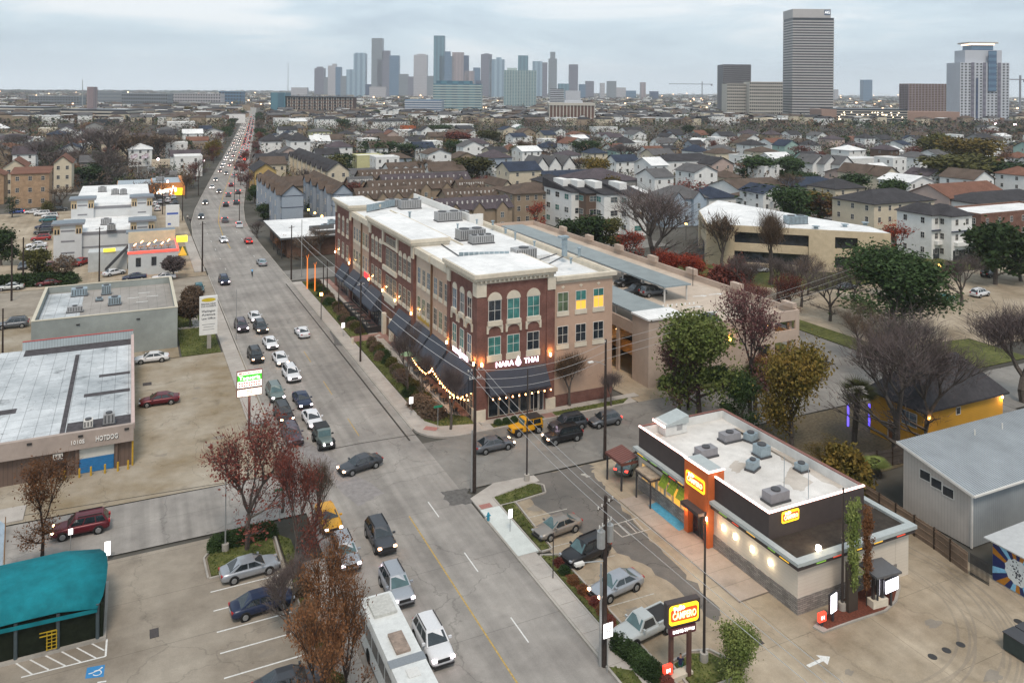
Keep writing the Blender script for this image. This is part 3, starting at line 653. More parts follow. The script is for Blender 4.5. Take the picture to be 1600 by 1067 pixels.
for(y0,y1)in((91.9,100.3),(101.6,107.9),(108.6,114.8),(116.4,124.2),(131.6,139.0),(140.6,146.5),(147.2,153.0),(154.6,165.0)):
 n=max(2,int((y1-y0)/1.9))
 for i in range(n):
  yy=y0+(y1-y0)*(i+.5)/n;xo=NX if mw['b']and any(k=='b' and a<=yy<=b for k,a,b,h in segs)else NX+.35
  win(nb,'W',xo,yy,1.75,(y1-y0)/n-.15,3.1,2,3,m_frame_t if y0<120 else m_frame_d,g_dark if(i%3)else g_grey,name='shop_window')
for i in range(5):
 win(nb,'S',NY,41.0+i*1.45,1.7,1.35,2.7,1,1,m_frame_t,g_dark,name='shop_window')
for k in(0,1):win(nb,'S',NY,46.95+k*.75,1.35,.68,2.5,1,1,m_frame_w,g_dark,name='door')
def awning(face,c,u0,u1,z0,z1,out,m,name='awning'):
 b=MB()
 def P(u,d,z):return(c-d,u,z)if face=='W' else(u,c-d,z)
 v=[P(u0,.01,z1),P(u1,.01,z1),P(u1,out,z0),P(u0,out,z0),P(u0,.01,z1-.12),P(u1,.01,z1-.12),P(u1,out,z0-.25),P(u0,out,z0-.25)]
 b.add(v,[(0,1,2,3),(7,6,5,4),(3,2,6,7),(0,3,7,4),(1,5,6,2)])
 for s in(u0,u1):b.add([P(s,.01,z1-.12),P(s,out,z0-.25),P(s,.01,z0-.25)],[(0,1,2)])
 return part(b,name,m)
awning('S',NY,39.95,48.3,3.7,6.0,1.6,m_awnd)
awning('W',NX,91.7,100.2,3.6,6.1,2.1,m_awn);awning('W',NX+.35,101.4,107.9,3.6,6.2,2.1,m_awn);awning('W',NX+.35,108.5,114.9,3.6,6.2,2.1,m_awn)
awning('W',NX,116.3,122.6,3.5,6.2,1.9,m_awn);awning('W',NX,132.4,139.4,3.6,6.3,1.9,m_awn);awning('W',NX+.35,140.6,146.2,3.6,6.2,1.9,m_awn);awning('W',NX+.35,147.2,153.0,3.6,6.2,1.9,m_awn);awning('W',NX,154.6,160,3.6,6.0,1.6,m_awn)
m_sign=glow('sign_pinkwhite',(1.0,.80,1.0),2.2)
def drop(parent,loc,rot,s):
 b=MB();n=12;pts=[(0,.62)]+[(.33*math.sin(math.pi*(.16+.84*2*i/n*.5*2))if False else.34*math.cos(a),-.12+.34*math.sin(a))for a in[R(40-260*i/n)for i in range(n+1)]]
 b.add([(x*s,-.05,z*s)for x,z in pts]+[(x*s,.02,z*s)for x,z in pts],[tuple(range(len(pts)))]+[(i,(i+1)%len(pts),len(pts)+(i+1)%len(pts),len(pts)+i)for i in range(len(pts))])
 o=b.build('drop_emblem',m_sign,parent,world=False);o.location=Vector(loc)-parent.location;o.rotation_euler=rot;return o
RX=(R(90),0,0);RW_=(R(90),0,R(-90))
letters('NARA',.92,'sign_letters',m_sign,nb,(42.5,NY-.12,6.72),RX,.1,.008);drop(nb,(44.38,NY-.12,6.8),(0,0,0),1.15);letters('THAI',.92,'sign_letters',m_sign,nb,(46.25,NY-.12,6.72),RX,.1,.008)
letters('NARA',.85,'sign_letters',m_sign,nb,(NX-.12,97.6,6.85),RW_,.1,.008);drop(nb,(NX-.12,96.05,6.85),(0,0,R(-90)),1.05);letters('THAI',.85,'sign_letters',m_sign,nb,(NX-.12,94.5,6.85),RW_,.1,.008)
letters('BOUTIQUE',.8,'sign_letters',mat('sign_gold',(.45,.30,.05),.5,.1,3),nb,(NX+.28,111.7,6.9),RW_,.1,.02)if False else None
gs=MB()
for i in range(9):gs.box(NX+.22,NX+.3,109.2+i*.58,109.2+i*.58+.36,6.7,7.25 if i%2 else 7.4)
part(gs,'gold_sign_lettering',mat('sign_gold',(.45,.30,.05),.5,.1,3))
part(MB().box(NX+.2,NX+.32,141.6,144.6,6.5,7.4),'red_sign_panel',glow('sign_red',(.9,.03,.04),1.2));part(MB().box(NX+.2,NX+.32,137.2,139.0,6.6,7.2),'green_sign_panel',glow('sign_green',(.2,.7,.55),.5))
for(x,y)in((38.55,91.3),(39.3,90.5),(48.9,90.5),(38.5,100.6),(38.5,115.7),(38.5,123.9),(38.5,131.0),(38.5,139.6),(38.5,153.9),(38.5,165.6)):
 o=part(MB().box(x-.1,x+.1,y-.1,y+.1,6.9,7.3),'wall_lamp',g_lamp);lightpoint(x-.15 if x<39 else x,y-(.25 if y<91 else 0),7.6,55)
rl=thing('patio_railing','black iron railing around the patio under the string lights','railing',(37.5,92,0))
b=MB()
for y0,y1 in((92.6,113.8),):
 b.box(35.9,35.94,y0,y1,1.02,1.06);b.box(35.9,35.94,y0,y1,.2,.23)
b.build('rail',m_iron,rl);b=MB()
for i in range(int(21.2/.22)):b.box(35.905,35.93,92.6+i*.22,92.62+i*.22,.13,1.02)
b.box(35.94,38.7,92.6,92.64,1.02,1.06)
for i in range(13):b.box(35.94+i*.22,35.96+i*.22,92.6,92.63,.13,1.02)
q=b.build('baluster',m_iron,rl);q['kind']='stuff'
r2_=thing('patio_wall','dark low patio enclosure in front of the far brick bays','patio wall',(36.5,134,0))
MB().box(35.9,36.1,131,152,0,1.15).box(36.1,38.6,130.9,131.1,0,1.15).build('panel',mat('patio_black',(.02,.02,.022),.6,.2,2),r2_)
for i in range(7):
 f=MB();y=133+i*2.6;f.box(36.5,37.9,y,y+.8,.7,.76);f.box(37.15,37.25,y+.35,y+.45,.13,.7)
 tag(f.build('patio_table',m_iron),'dark slatted table on the far patio, '+('nearest the arched entrance','second from the arched entrance','third from the arched entrance','middle of the single file','third from the far end','second from the far end','farthest from the arched entrance')[i],'table','tables on the far patio')
for i in range(5):
 y=94.6+i*3.6;t=thing('patio_table','square patio table under the string lights, '+('nearest the street corner','second from the street corner','middle of the row','second from the parasols','nearest the parasols')[i],'table',(37.2,y,.13),0,'tables under the string lights')
 MB().box(-.4,.4,-.4,.4,.7,.75).build('table_top',mat('patio_wood',(.13,.08,.05),.6,.3,3),t,world=False);MB().box(-.05,.05,-.05,.05,0,.7).build('leg',m_iron,t,world=False)
 for s in(-1,1):
  c=thing('patio_chair','dark patio chair at the %s side of the %s table from the street corner'%('near' if s<0 else 'far',('first','second','third','fourth','fifth')[i]),'chair',(37.2,y+s*.75,.13),0,'patio chairs under the string lights')
  MB().box(-.2,.2,-.2,.2,.42,.46).build('seat',m_iron,c,world=False);MB().box(-.2,.2,s*.18,s*.2+(.02 if s>0 else-.02),.46,.9).build('backrest',m_iron,c,world=False)
  for a_ in(-1,1):
   for b_ in(-1,1):MB().box(a_*.18-.02,a_*.18+.02,b_*.18-.02,b_*.18+.02,0,.42).build('leg',m_iron,c,world=False)
for gx,gy in((37.0,112.6),(37.6,109.9)):
 b=MB();b.tube((gx,gy,.13),(gx,gy,2.4),.03);
 t=thing('parasol','closed pale green parasol by the patio railing' if gy>111 else 'pale green parasol nearer the corner on the patio','parasol',(gx,gy,.13))
 b.build('pole',m_iron,t);q=MB();n=8
 q.add([(gx,gy,2.55)]+[(gx+1.1*math.cos(6.283*i/n),gy+1.1*math.sin(6.283*i/n),2.1)for i in range(n)],[(0,1+i,1+(i+1)%n)for i in range(n)]);q.build('canopy',mat('parasol_green',(.25,.36,.22),.8,.1,3),t)
ZR=17.13
for(lab,px,py,w_,d_,h_,f_)in(('long louvred rooftop air unit nearest the penthouse wall',700,345,4.6,2.2,1.7,2),('ribbed rooftop air unit in the middle of the white roof',735,374,4.4,2.2,1.7,2),('pair of brown open rooftop condensers',752,380,3.6,1.8,1.3,3),('ribbed rooftop air unit beside the galvanised screen',818,406,3.2,2.0,1.7,1),('far ribbed rooftop air unit by the parapet',640,326,4.2,2.2,1.8,2),('low grey rooftop air unit behind the long screen',612,323,2.4,1.6,1.5,1),('small rooftop air unit near the chimney pipe',722,340,2.2,1.6,1.2,1)):
 x,y=at(px,py,ZR);hvac('rooftop_air_unit',lab,x,y,ZR,w_,d_,h_,0,f_,grp='air units on the corner building roof')
for(lab,xa,ya,xb,yb)in(('galvanised screen at the near corner of the white roof',*at(717,412,ZR),*at(800,410,ZR)),('galvanised screen at the far end of the white roof',*at(573,333,ZR),*at(625,322,ZR))):
 t=thing('equipment_screen',lab,'screen',(xa,ya,ZR));d=Vector((xb-xa,yb-ya,0));L_=d.length;t.rotation_euler=(0,0,math.atan2(d.y,d.x));n=int(L_/.7)
 me=MB().box(0,.64,0,.06,.25,1.55).mesh('screen_panel',m_galv)
 for i in range(n):o=link('screen_panel',me,t);o.location=(i*.7,0,0)
 MB().box(0,L_,.07,.11,.1,.2).build('rail',m_hvacd,t,world=False)
for i,(px,py)in enumerate(((745,350),(700,332),(655,320),(770,352),(805,375),(880,395),(835,385),(905,400),(715,365),(790,365),(675,318),(640,345),(892,412))):
 x,y=at(px,py,ZR);auto(pipe_vent('x',x,y,ZR,.7+.4*(i%3),.14+.06*(i%2)),'small galvanised vent pipe on the white roof',x,y)
x,y=at(882,400,ZR);tag(MB().box(x-.3,x+.3,y-.3,y+.3,ZR,ZR+2.6).box(x-.9,x+.5,y-.5,y+.5,ZR+2.6,ZR+2.9).build('exhaust_stack',m_galv),'tall square galvanised exhaust stack near the right parapet','exhaust stack')
b=MB()
for(pa,pb)in(((640,350),(745,420)),((835,410),(870,398)),((850,418),(880,402))):
 a=at(*pa,ZR);c=at(*pb,ZR);b.tube((*a,ZR+.12),(*c,ZR+.12),.09)
tag(b.build('roof_pipework',m_hvacd),'dark pipe runs laid across the white roof','pipes')
# parking garage
occ(62,94,89,182)
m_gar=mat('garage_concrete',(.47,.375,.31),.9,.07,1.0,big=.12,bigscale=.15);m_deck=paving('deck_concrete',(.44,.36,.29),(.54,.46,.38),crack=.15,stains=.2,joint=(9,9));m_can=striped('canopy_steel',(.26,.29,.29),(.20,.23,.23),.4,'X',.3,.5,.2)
g=thing('parking_garage','three level peach concrete parking garage with steel canopies on top','building',(64.8,91.5,0));DZ=6.9
part(MB().box(64.9,92.3,95.6,181,DZ-.4,DZ).box(71.1,92.3,91.8,95.6,DZ-.4,DZ),'top_deck',m_deck,g)
part(MB().box(64.9,92.3,104,181,3.1,3.4).box(73,92.3,92,104,3.1,3.4),'middle_deck',m_deck,g)
part(MB().box(64.8,71.0,91.5,95.5,0,9.3),'stair_tower',m_gar,g);part(MB().box(64.6,71.2,91.3,95.6,9.3,9.55),'stair_tower_roof',m_roofw,g)
f=MB()
f.box(71.0,84.5,91.5,91.8,0,7.8);f.box(84.5,92.6,91.5,91.8,6.3,7.8);f.box(84.5,92.6,91.5,91.8,3.3,4.9);f.box(84.5,92.6,91.5,91.8,0,1.4)
for x in(86.9,91.8):f.box(x,x+.8,91.49,91.81,0,7.79)
part(f,'wall',m_gar,g)
f=MB();f.box(92.3,92.6,91.8,181,DZ-.9,DZ+1.0);f.box(92.3,92.6,91.8,181,2.9,4.2);f.box(64.8,92.3,180.7,181,0,DZ+1.0)
part(f,'parapet',m_gar,g)
f=MB()
f.box(64.8,65.1,95.6,150,DZ-.5,DZ+1.2);f.box(64.8,65.1,106,150,3.0,4.3);
for y in(99.0,104.5,111,118,126,134,142,149.5):f.box(64.81,65.09,y,y+.7,0,DZ-.5)
part(f,'wall',m_gar,g)
for i,y in enumerate((92.2,104,116,128,140,152,164)):
 part(MB().box(91.9,92.75,y,y+2.4,DZ+1.0,DZ+(2.0 if i else 1.7)),'parapet_block',m_gar,g)
 for x in(91.3,):part(MB().box(x,x+.5,y,y+.5,0,DZ-.4),'column',m_gar,g)
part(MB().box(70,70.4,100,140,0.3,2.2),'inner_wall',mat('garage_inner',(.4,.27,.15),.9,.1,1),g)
for(x,y,z)in((66.5,101.8,5.2),(66.5,108,5.2),(66.5,104,2.2),(89,94.5,5.0),(89,94.5,2.2)):
 part(MB().box(x-.3,x+.3,y-.1,y+.1,z-.05,z+.05),'ceiling_lamp',g_lamp,g);lightpoint(x,y,z-.3,60,(1,.5,.12))
for(px,py)in((1070,538),(1140,528)):
 x,z=on_y(px,py,91.4);part(MB().box(x-.12,x+.12,91.2,91.45,z-.35,z+.35),'wall_lamp',glow('lamp_orange',(1,.5,.08),10),g);lightpoint(x,91.0,z,25)
def canopy(nm,lab,x0,x1,y0,y1,z,posts):
 t=thing('car_canopy',lab,'canopy',(x0,y0,DZ),0,'steel canopies on the garage roof')
 q=MB().box(x0,x1,y0,y1,z,z+.12).build('canopy_roof',m_can,t)
 MB().box(x0-.03,x1+.03,y0-.06,y0-.004,z-.1,z+.16).box(x0-.06,x0-.004,y0,y1,z-.1,z+.16).build('fascia',m_galv,t)
 for p in posts:MB().box(p[0]-.1,p[0]+.1,p[1]-.1,p[1]+.1,DZ,z).build('post',mat('post_white',(.55,.55,.53),.5,.1,2),t)
canopy('a','long steel canopy roof farther from the corner building on the garage roof',77.6,82.9,105.5,168,9.5,[(xx,y)for y in(105.9,112,118,125,133,142)for xx in(78.0,82.4)])
canopy('b','steel canopy roof along the left edge of the garage roof',65.2,70.9,95.7,168,9.3,[(xx,y)for y in(96.4,101,106,112,118,125,134)for xx in(65.6,70.4)])
for(px,py)in((1093,463),(1118,460),(1085,480),(1110,488)):
 x,y=at(px,py,DZ);b=MB();seg(b,(x-1.2,y+.3),(x+.6,y),.35,DZ+.012);b.add([(x+.5,y-.6,DZ+.013),(x+1.6,y-.1,DZ+.013),(x+.6,y+.55,DZ+.013)],[(0,1,2)]);q=part(b,'deck_arrow',m_white,g)
b=MB();a=Vector(at(1036,478,DZ));c=Vector(at(1084,474,DZ))
for i in range(8):p=a.lerp(c,i/7);seg(b,(p.x-.3,p.y-.4),(p.x+.5,p.y+.6),.22,DZ+.012)
part(b,'deck_hatching',m_white,g)
# grilled chicken restaurant on the right
occ(40,68,30,76)
CX,CY,CB,CE=47.6,46.95,68.8,58.6
m_choc=mat('fascia_brown',(.055,.042,.040),.7,.12,2);m_cream=striped('cream_siding',(.60,.54,.46),(.55,.49,.41),.28,'Z',.12,.7,0,.2,.06)
m_stv=brickmat('stone_veneer',(.20,.185,.17),(.33,.30,.275),(.14,.13,.12),.55,.16)
m_oran=mat('tower_orange',(.50,.115,.028),.7,.08,2);m_neon=glow('neon_pink_white',(1.0,.60,.52),3.2);m_coping=mat('coping_grey',(.38,.42,.42),.5,.1,2)
m_lime=mat('shade_lime',(.36,.47,.05),.7,.1,3);m_lime2=mat('shade_lime_dark',(.17,.25,.03),.7,.1,3)
rb=thing('chicken_restaurant','low dark brown and cream restaurant with glowing roof outline and orange tower','building',(CX,CY,0))
P_=lambda mb,n,m,**k:mb.build(n,m,rb,**k)
P_(MB().box(CX,CE,CY,CB,1.3,3.75),'wall',m_cream);P_(MB().box(CX-.09,CE+.09,CY-.09,CB,0,1.3),'stone_base',m_stv)
P_(MB().box(CX+.05,CE-.05,50.2,CB-.02,3.75,6.3).box(CX+.05,CX+.3,50.2,CB,6.3,6.301),'upper_wall',m_choc)
ring=MB();z1=6.42
ring.box(CX+.02,CX+.32,50.17,CB,5.6,z1);ring.box(CE-.32,CE-.02,50.17,CB,5.6,z1);ring.box(CX+.32,CE-.32,50.17,50.47,5.6,z1);ring.box(CX+.32,CE-.32,CB-.3,CB,5.6,z1)
P_(MB().box(CX+.3,CE-.3,50.45,CB-.3,5.0,5.55),'roof',paving('roof_restaurant',(.52,.50,.47),(.72,.70,.67),crack=0,stains=.3))
for o in[c for c in rb.children if c.name.startswith('upper_wall')]:bpy.data.objects.remove(o)
uw=MB();uw.box(CX+.02,CX+.31,50.17,CB,3.75,z1-.01);uw.box(CE-.31,CE-.02,50.17,CB,3.75,z1-.01);uw.box(CX+.31,CE-.31,50.17,50.46,3.75,z1-.01);uw.box(CX+.31,CE-.31,CB-.29,CB,3.75,z1-.01);P_(uw,'upper_wall',m_choc)
ri=MB();ri.box(CX+.315,CX+.36,50.5,CB-.32,5.55,z1);ri.box(CE-.36,CE-.315,50.5,CB-.32,5.55,z1);ri.box(CX+.36,CE-.36,CB-.34,CB-.295,5.55,z1);P_(ri,'parapet_lining',mat('lining_white',(.62,.62,.60),.8,.12,1))
nb_=MB();nb_.box(CX-.04,CX+.14,50.1,56.9,z1,z1+.1);nb_.box(CX-.04,CX+.14,60.4,CB,z1,z1+.1);nb_.box(CX+.14,CE,50.1,50.28,z1,z1+.1);P_(nb_,'roof_outline_light',m_neon)
P_(MB().box(CX+.14,CE,CB-.2,CB+.02,z1,z1+.08).box(CE-.3,CE+.02,50.3,CB-.2,z1,z1+.08),'coping',mat('coping_red',(.22,.10,.08),.6,.2,2))
lb=MB();lb.box(CX-.45,CX-.01,CY-.45,56.9,3.75,4.15);lb.box(CX-.45,CX-.01,60.4,CB,3.75,4.15);lb.box(CX-.01,60.4,CY-.45,50.16,3.75,4.12);lb.box(CE,60.4,50.16,56,3.75,4.12);P_(lb,'eaves_band',m_choc)
P_(MB().box(CE+.02,60.2,CY,50,0,3.74),'side_wall',m_cream)
lb=MB();lb.box(CX-.6,CX-.05,CY-.6,56.9,4.15,4.42);lb.box(CX-.6,CX-.05,60.4,CB+.2,4.15,4.42);lb.box(CX-.05,60.5,CY-.6,CY+.1,4.12,4.42);lb.box(59.9,60.5,CY+.1,56,4.12,4.42);P_(lb,'coping',m_coping)
P_(MB().box(CX-.05,CE+1.3,CY+.1,50.15,4.13,4.2),'lower_roof',mat('lower_roof_dark',(.045,.038,.032),.8,.3,2))
dash={'dash_green':glow('dash_green',(.22,.45,.06),.5),'dash_red':glow('dash_red',(.75,.08,.04),.6),'dash_yellow':glow('dash_yellow',(.85,.48,.04),.7)}
for i,(y,c)in enumerate(((48.0,'yellow'),(49.3,'green'),(51.8,'yellow'),(53.6,'red'),(55.3,'green'),(61.2,'yellow'),(62.6,'red'),(63.6,'green'),(65.6,'green'),(67.0,'green'),(67.9,'yellow'))):
 P_(MB().box(CX-.48,CX-.451,y-.55+.2*(i%2),y+.45,3.88+.05*(i%3),3.95+.05*(i%3)),'coloured_dash',dash['dash_'+c])
for i,(x,c)in enumerate(((49.6,'green'),(51.4,'red'),(53.6,'yellow'),(56.0,'yellow'),(58.7,'red'))):
 P_(MB().box(x-.5,x+.5,CY-.48,CY-.451,3.88+.05*(i%2),3.96+.05*(i%2)),'coloured_dash',dash['dash_'+c])
P_(MB().box(CX-.7,CX+1.1,56.95,60.35,3.0,6.85).box(CX-.7,CX-.02,56.95,57.5,0,3).box(CX-.7,CX-.02,59.8,60.35,0,3),'tower',m_oran)
P_(MB().box(CX-.74,CX-.55,56.9,60.4,6.86,6.97).box(CX-.55,CX+1.15,56.9,57.05,6.86,6.97),'roof_outline_light',m_neon);P_(MB().box(CX-.54,CX+1.1,57.06,60.35,6.853,6.9),'tower_cap',m_coping)
m_sy=glow('sign_yellow',(1.0,.60,.02),1.15);m_sr=glow('sign_red_orange',(.95,.05,.01),.95);m_swh=glow('sign_white',(1,.95,.9),1.6);m_syl=glow('sign_letter_yellow',(1,.80,.36),1.5)
def rounded(w,h,r,n=4):
 pts=[]
 for cx,cy,a in((w/2-r,-h/2+r,-90),(w/2-r,h/2-r,0),(-w/2+r,h/2-r,90),(-w/2+r,-h/2+r,180)):
  for i in range(n+1):t=R(a+90*i/n);pts.append((cx+r*math.cos(t),cy+r*math.sin(t)))
 return pts
def campero_sign(parent,loc,rz,w,h,case=None,frame=.0,text='CAMPERO'):
 """yellow and red plate with lettering; faces -y before turning"""
 o=link('sign_plate',None,parent);o.location=loc if parent is None else Vector(loc)-parent.location;o.rotation_euler=(0,0,rz)
 def plate(w,h,r,y0,y1,m,nm):
  p=rounded(w,h,r);n=len(p);b=MB();b.add([(x,y0,z)for x,z in p]+[(x,y1,z)for x,z in p],[tuple(range(n)),tuple(range(n,2*n))[::-1]]+[(i,n+i,n+(i+1)%n,(i+1)%n)for i in range(n)]);return b.build(nm,m,o,world=False)
 if case:plate(w+frame,h+frame,.05,-.02,.45,case,'sign_case')
 plate(w,h,h*.18,-.06,-.021,m_sy,'yellow_panel');plate(w*.9,h*.62,h*.12,-.09,-.061,m_sr,'red_panel')
 l=letters(text,h*.50,'sign_letters',m_syl,o,(0,-.12,-.03*h),RX,.04,.012,world=False,width=w*.80)
 l2=letters('Pollo',h*.32,'script_letters',m_swh,o,(-w*.18,-.13,h*.36),(R(90),R(-8),0),.04,.02,world=False)
 return o
def sign_scale():
 bpy.context.view_layer.update()
campero_sign(rb,(CX-.72,58.7,5.35),R(-90),2.7,1.25);campero_sign(rb,(49.9,50.14,5.75),0,1.9,.95)
P_(MB().box(CX-1.5,CX-.72,57.3,59.9,2.95,3.25),'entrance_canopy',m_choc)
P_(MB().box(CX-.05,CX-.03,57.7,59.6,.1,2.7),'door_glass',g_dark);win(rb,'W',CX-.1,58.2,1.4,.95,2.6,1,1,m_frame_d,g_dark,name='door');win(rb,'W',CX-.1,59.2,1.4,.95,2.6,1,1,m_frame_d,g_dark,name='door')
win_lit=mat('interior_lit',(.5,.34,.14),.3,.7,1.4,emit=(1,.55,.15),es=.35)
for i,y in enumerate((61.1,62.3,63.5,64.9,66.3,67.6)):
 win(rb,'W',CX,y,2.2,1.15,1.7,2 if i>2 else 1,3 if i>2 else 1,m_frame_t,win_lit if i!=1 else g_warm)
P_(MB().box(CX-.04,CX-.031,60.9,61.5,1.7,2.6),'poster',mat('poster_red',(.6,.07,.03),.5,.3,6));P_(MB().box(CX-.05,CX-.041,63.3,63.9,1.7,2.7),'poster',mat('poster_white',(.6,.5,.42),.5,.3,6))
for i,y in enumerate((61.15,62.5,63.85)):
 b=MB();b.add([(CX-.05,y-.55,3.7),(CX-.05,y+.55,3.7),(CX-.75,y+.55,2.55),(CX-.75,y-.55,2.55)],[(3,2,1,0),(0,1,2,3)]);o=P_(b,'window_shade',m_lime)
 q=MB()
 for(ya,yb,za,zb)in((-.4,-.12,2.65,3.55),(.4,.12,2.65,3.55),(-.28,.28,3.0,3.0)):
  X_=lambda z:CX-.05-(3.7-z)/1.15*.7-.02
  q.tube((X_(za),y+ya,za),(X_(zb),y+yb,zb),.035,n=4)
 q.build('shade_frame',m_lime2,o)
P_(MB().box(CX-1.45,CX-.1,64.7,67.2,2.95,3.1),'flat_canopy',mat('canopy_stained',(.36,.29,.22),.8,.4,1.5));P_(MB().box(CX-1.5,CX-.1,64.65,67.25,2.75,2.948),'canopy_fascia',m_choc)
for y in(64.8,67.2):P_(MB().box(CX-1.4,CX-1.28,y-.06,y+.06,.1,2.75),'post',m_frame_d)
b=MB().add([(CX-2.0,68.9,2.9),(CX+.0,68.9,3.3),(CX+.0,72.0,3.3),(CX-2.0,72.0,2.9)],[(0,1,2,3)]);b.box(CX-2.05,CX-2.0,68.9,72.0,2.65,2.93);b.box(CX-2.0,CX,68.85,68.9,2.65,2.93)
o=P_(b,'drive_through_canopy',mat('canopy_maroon',(.13,.045,.035),.6,.15,2));q=MB()
for i in range(9):y=69.0+i*.34;q.add([(CX-2.0,y,2.93),(CX,y,3.33),(CX,y+.07,3.33),(CX-2.0,y+.07,2.93),],[(0,1,2,3)])
q.build('canopy_rib',mat('rib_light',(.26,.12,.10),.6,.1,2),o)['kind']='stuff'
for y in(69.1,71.8):P_(MB().box(CX-1.95,CX-1.8,y-.08,y+.08,0,2.6),'post',m_frame_d)
for y in(46.9,):pass
b=MB();b.prism([(CX+2.2,CB-1.6),(CX+4.9,CB-1.6),(CX+4.9,CB+.2),(CX+2.2,CB+.2)],5.6,6.85);P_(b,'rear_tower',MATS['lining_white'])
P_(MB().add([(CX+2.0,CB-1.75,6.75),(CX+5.0,CB-1.75,7.4),(CX+5.0,CB+.3,7.4),(CX+2.0,CB+.3,6.75),(CX+2.0,CB-1.75,6.65),(CX+5.0,CB-1.75,6.65),(CX+5.0,CB+.3,6.65),(CX+2.0,CB+.3,6.65)],[(0,1,2,3),(4,5,1,0),(5,6,2,1),(7,4,0,3)]),'rear_tower_roof',m_coping)
P_(MB().box(CX+3.6,CX+4.3,CB-1.63,CB-1.603,6.0,6.7),'vent_grille',m_hvac);P_(MB().box(CX+1.9,CX+1.99,CB-1.8,CB+.3,6.6,6.8),'roof_outline_light',m_neon)
for y in(49.9,52.0,54.1,55.6):
 P_(MB().box(CX-.14,CX-.01,y-.12,y+.12,2.35,2.75),'wall_lamp',glow('lamp_cream',(1.0,.86,.62),9));lightpoint(CX-.35,y,2.5,14,(1,.8,.5))
for y in(57.15,60.15):P_(MB().box(CX-.85,CX-.71,y-.1,y+.1,2.6,2.9),'wall_lamp',g_lampw);lightpoint(CX-1.0,y,2.5,60,(1,.42,.14))
P_(MB().tube((50.3,CY+.5,4.2),(50.3,CY+.5,4.5),.2,n=10),'roof_lamp',g_lampw);lightpoint(50.3,CY+.6,4.9,30,(1,.75,.4))
P_(MB().box(CX-3.2,CX-.1,50,67.5,-.05,.14),'footpath',paving('restaurant_path',(.30,.25,.21),(.40,.34,.29),crack=0,stains=.25,joint=(0,2)))
ZC=5.55
dm=MB()
for k,pts in enumerate(([(58.2,52),(58.2,66),(57.5,66),(57.3,60),(57.0,57),(57.6,52)],[(48.2,67.4),(50,67.6),(50.2,68.2),(48.1,68.3)],[(54,53),(56.4,54),(56.8,57),(55.2,56),(53.8,55)],[(51,58),(53.5,59),(52.8,60.2),(51.3,59.4)])):dm.sheet(jag(pts,.25,6),ZC+.004+.001*k)
P_(dm,'roof_dirt',paving('roof_dirt_brown',(.36,.31,.26),(.58,.54,.49),crack=0,stains=.4))['kind']='stuff'
for(lab,px,py,w_,d_,h_,rz)in(('curved grey air unit nearest the lit rear tower',1140,688,2.0,1.1,.85,0),('grey air unit behind the orange tower',1103,712,2.0,1.1,.85,0),('small galvanised fan box near the right parapet',1173,688,1.2,1.0,.8,.3),('black round condenser in the middle of the restaurant roof',1190,712,1.2,1.2,1.1,0),('teal grey hooded exhaust in the middle of the roof',1176,733,1.3,.8,.9,.4),('grey air unit near the front neon corner',1212,782,2.1,1.15,.95,0),('small exhaust fan by the thin mast',1252,735,.9,.9,.7,0)):
 x,y=at(px,py,ZC);hvac('rooftop_air_unit',lab,x,y,ZC,w_,d_,h_,rz,1,mat('hvac_mauve',(.24,.235,.25),.5,.1,2)if w_>=2 else m_galv,'air units on the restaurant roof',fin=False)
for px,py in((1225,770),(1263,782)):
 x,y=at(px,py,ZC);tag(MB().tube((x,y,ZC),(x,y,ZC+3.2),.03,n=5).build('roof_mast',m_galv),'thin roof mast '+('nearer the orange tower' if px<1240 else 'nearer the front sign'),'mast')
ps=thing('pylon_sign','yellow and red restaurant pylon sign on two brown posts beside the car park','sign',(34.9,45.5,0))
sx0,sy0=34.6,45.6
for px in(1048,1076):x,y=at(px,1058);MB().box(x-.13,x+.13,y-.13,y+.13,0,3.4).build('post',mat('post_brown',(.10,.05,.04),.6,.15,3),ps)
x1,y1=at(1048,1058);x2,y2=at(1076,1056);xc,yc=(x1+x2)/2,(y1+y2)/2;rzs=math.atan2(y2-y1,x2-x1)
MB().box(x1-.3,x2+.3,yc-.35,yc+.35,0,.35).build('stone_base',m_stone,ps)
so_=campero_sign(ps,(xc+.1,yc-.25,4.6),rzs*.3,2.35,1.35,m_choc,.3)
dt=link('drive_through_box',None,ps);dt.location=Vector((xc+.1,yc-.25,3.4))-ps.location;dt.rotation_euler=(0,0,rzs*.3)
MB().box(-1.0,1.0,0,.4,-.28,.28).build('sign_case',mat('case_maroon',(.10,.02,.03),.5,.1,3),dt,world=False);letters('DRIVE-THRU',.30,'sign_letters',m_swh,dt,(0,-.03,0),RX,.04,.01,world=False,width=1.7)
def red_box(px,py,lab):
 x,y=at(px,py);t=thing('direction_sign',lab,'sign',(x,y,0),0,'small red direction signs')
 MB().box(-.35,.35,-.12,.12,.5,1.15).build('sign_box',glow('dirsign_red',(.9,.06,.03),1.0),t,world=False);MB().box(-.1,.1,-.08,.08,0,.5).build('post',m_frame_d,t,world=False);letters('IN',.34,'sign_letters',m_swh,t,(-.03,-.14,.82),RX,.03,.02,world=False)
red_box(1043,1064,'small red lit direction sign under the pylon sign');red_box(1284,980,'small red lit direction sign on the menu island')
ip=[at(*p)for p in((1270,981),(1286,990),(1330,974),(1385,956),(1402,940),(1407,920),(1405,900),(1370,908),(1330,925),(1290,962))]
struct(MB().prism(ip,0,.15).build('menu_island',m_kerb));c_=Vector((sum(p[0]for p in ip)/len(ip),sum(p[1]for p in ip)/len(ip)))
struct(MB().prism([tuple(c_+(Vector(p)-c_)*.9)for p in ip],.1,.175).build('mulch_bed',m_mulch))
m_scr=glow('menu_screen',(.93,.90,1.0),3.0)
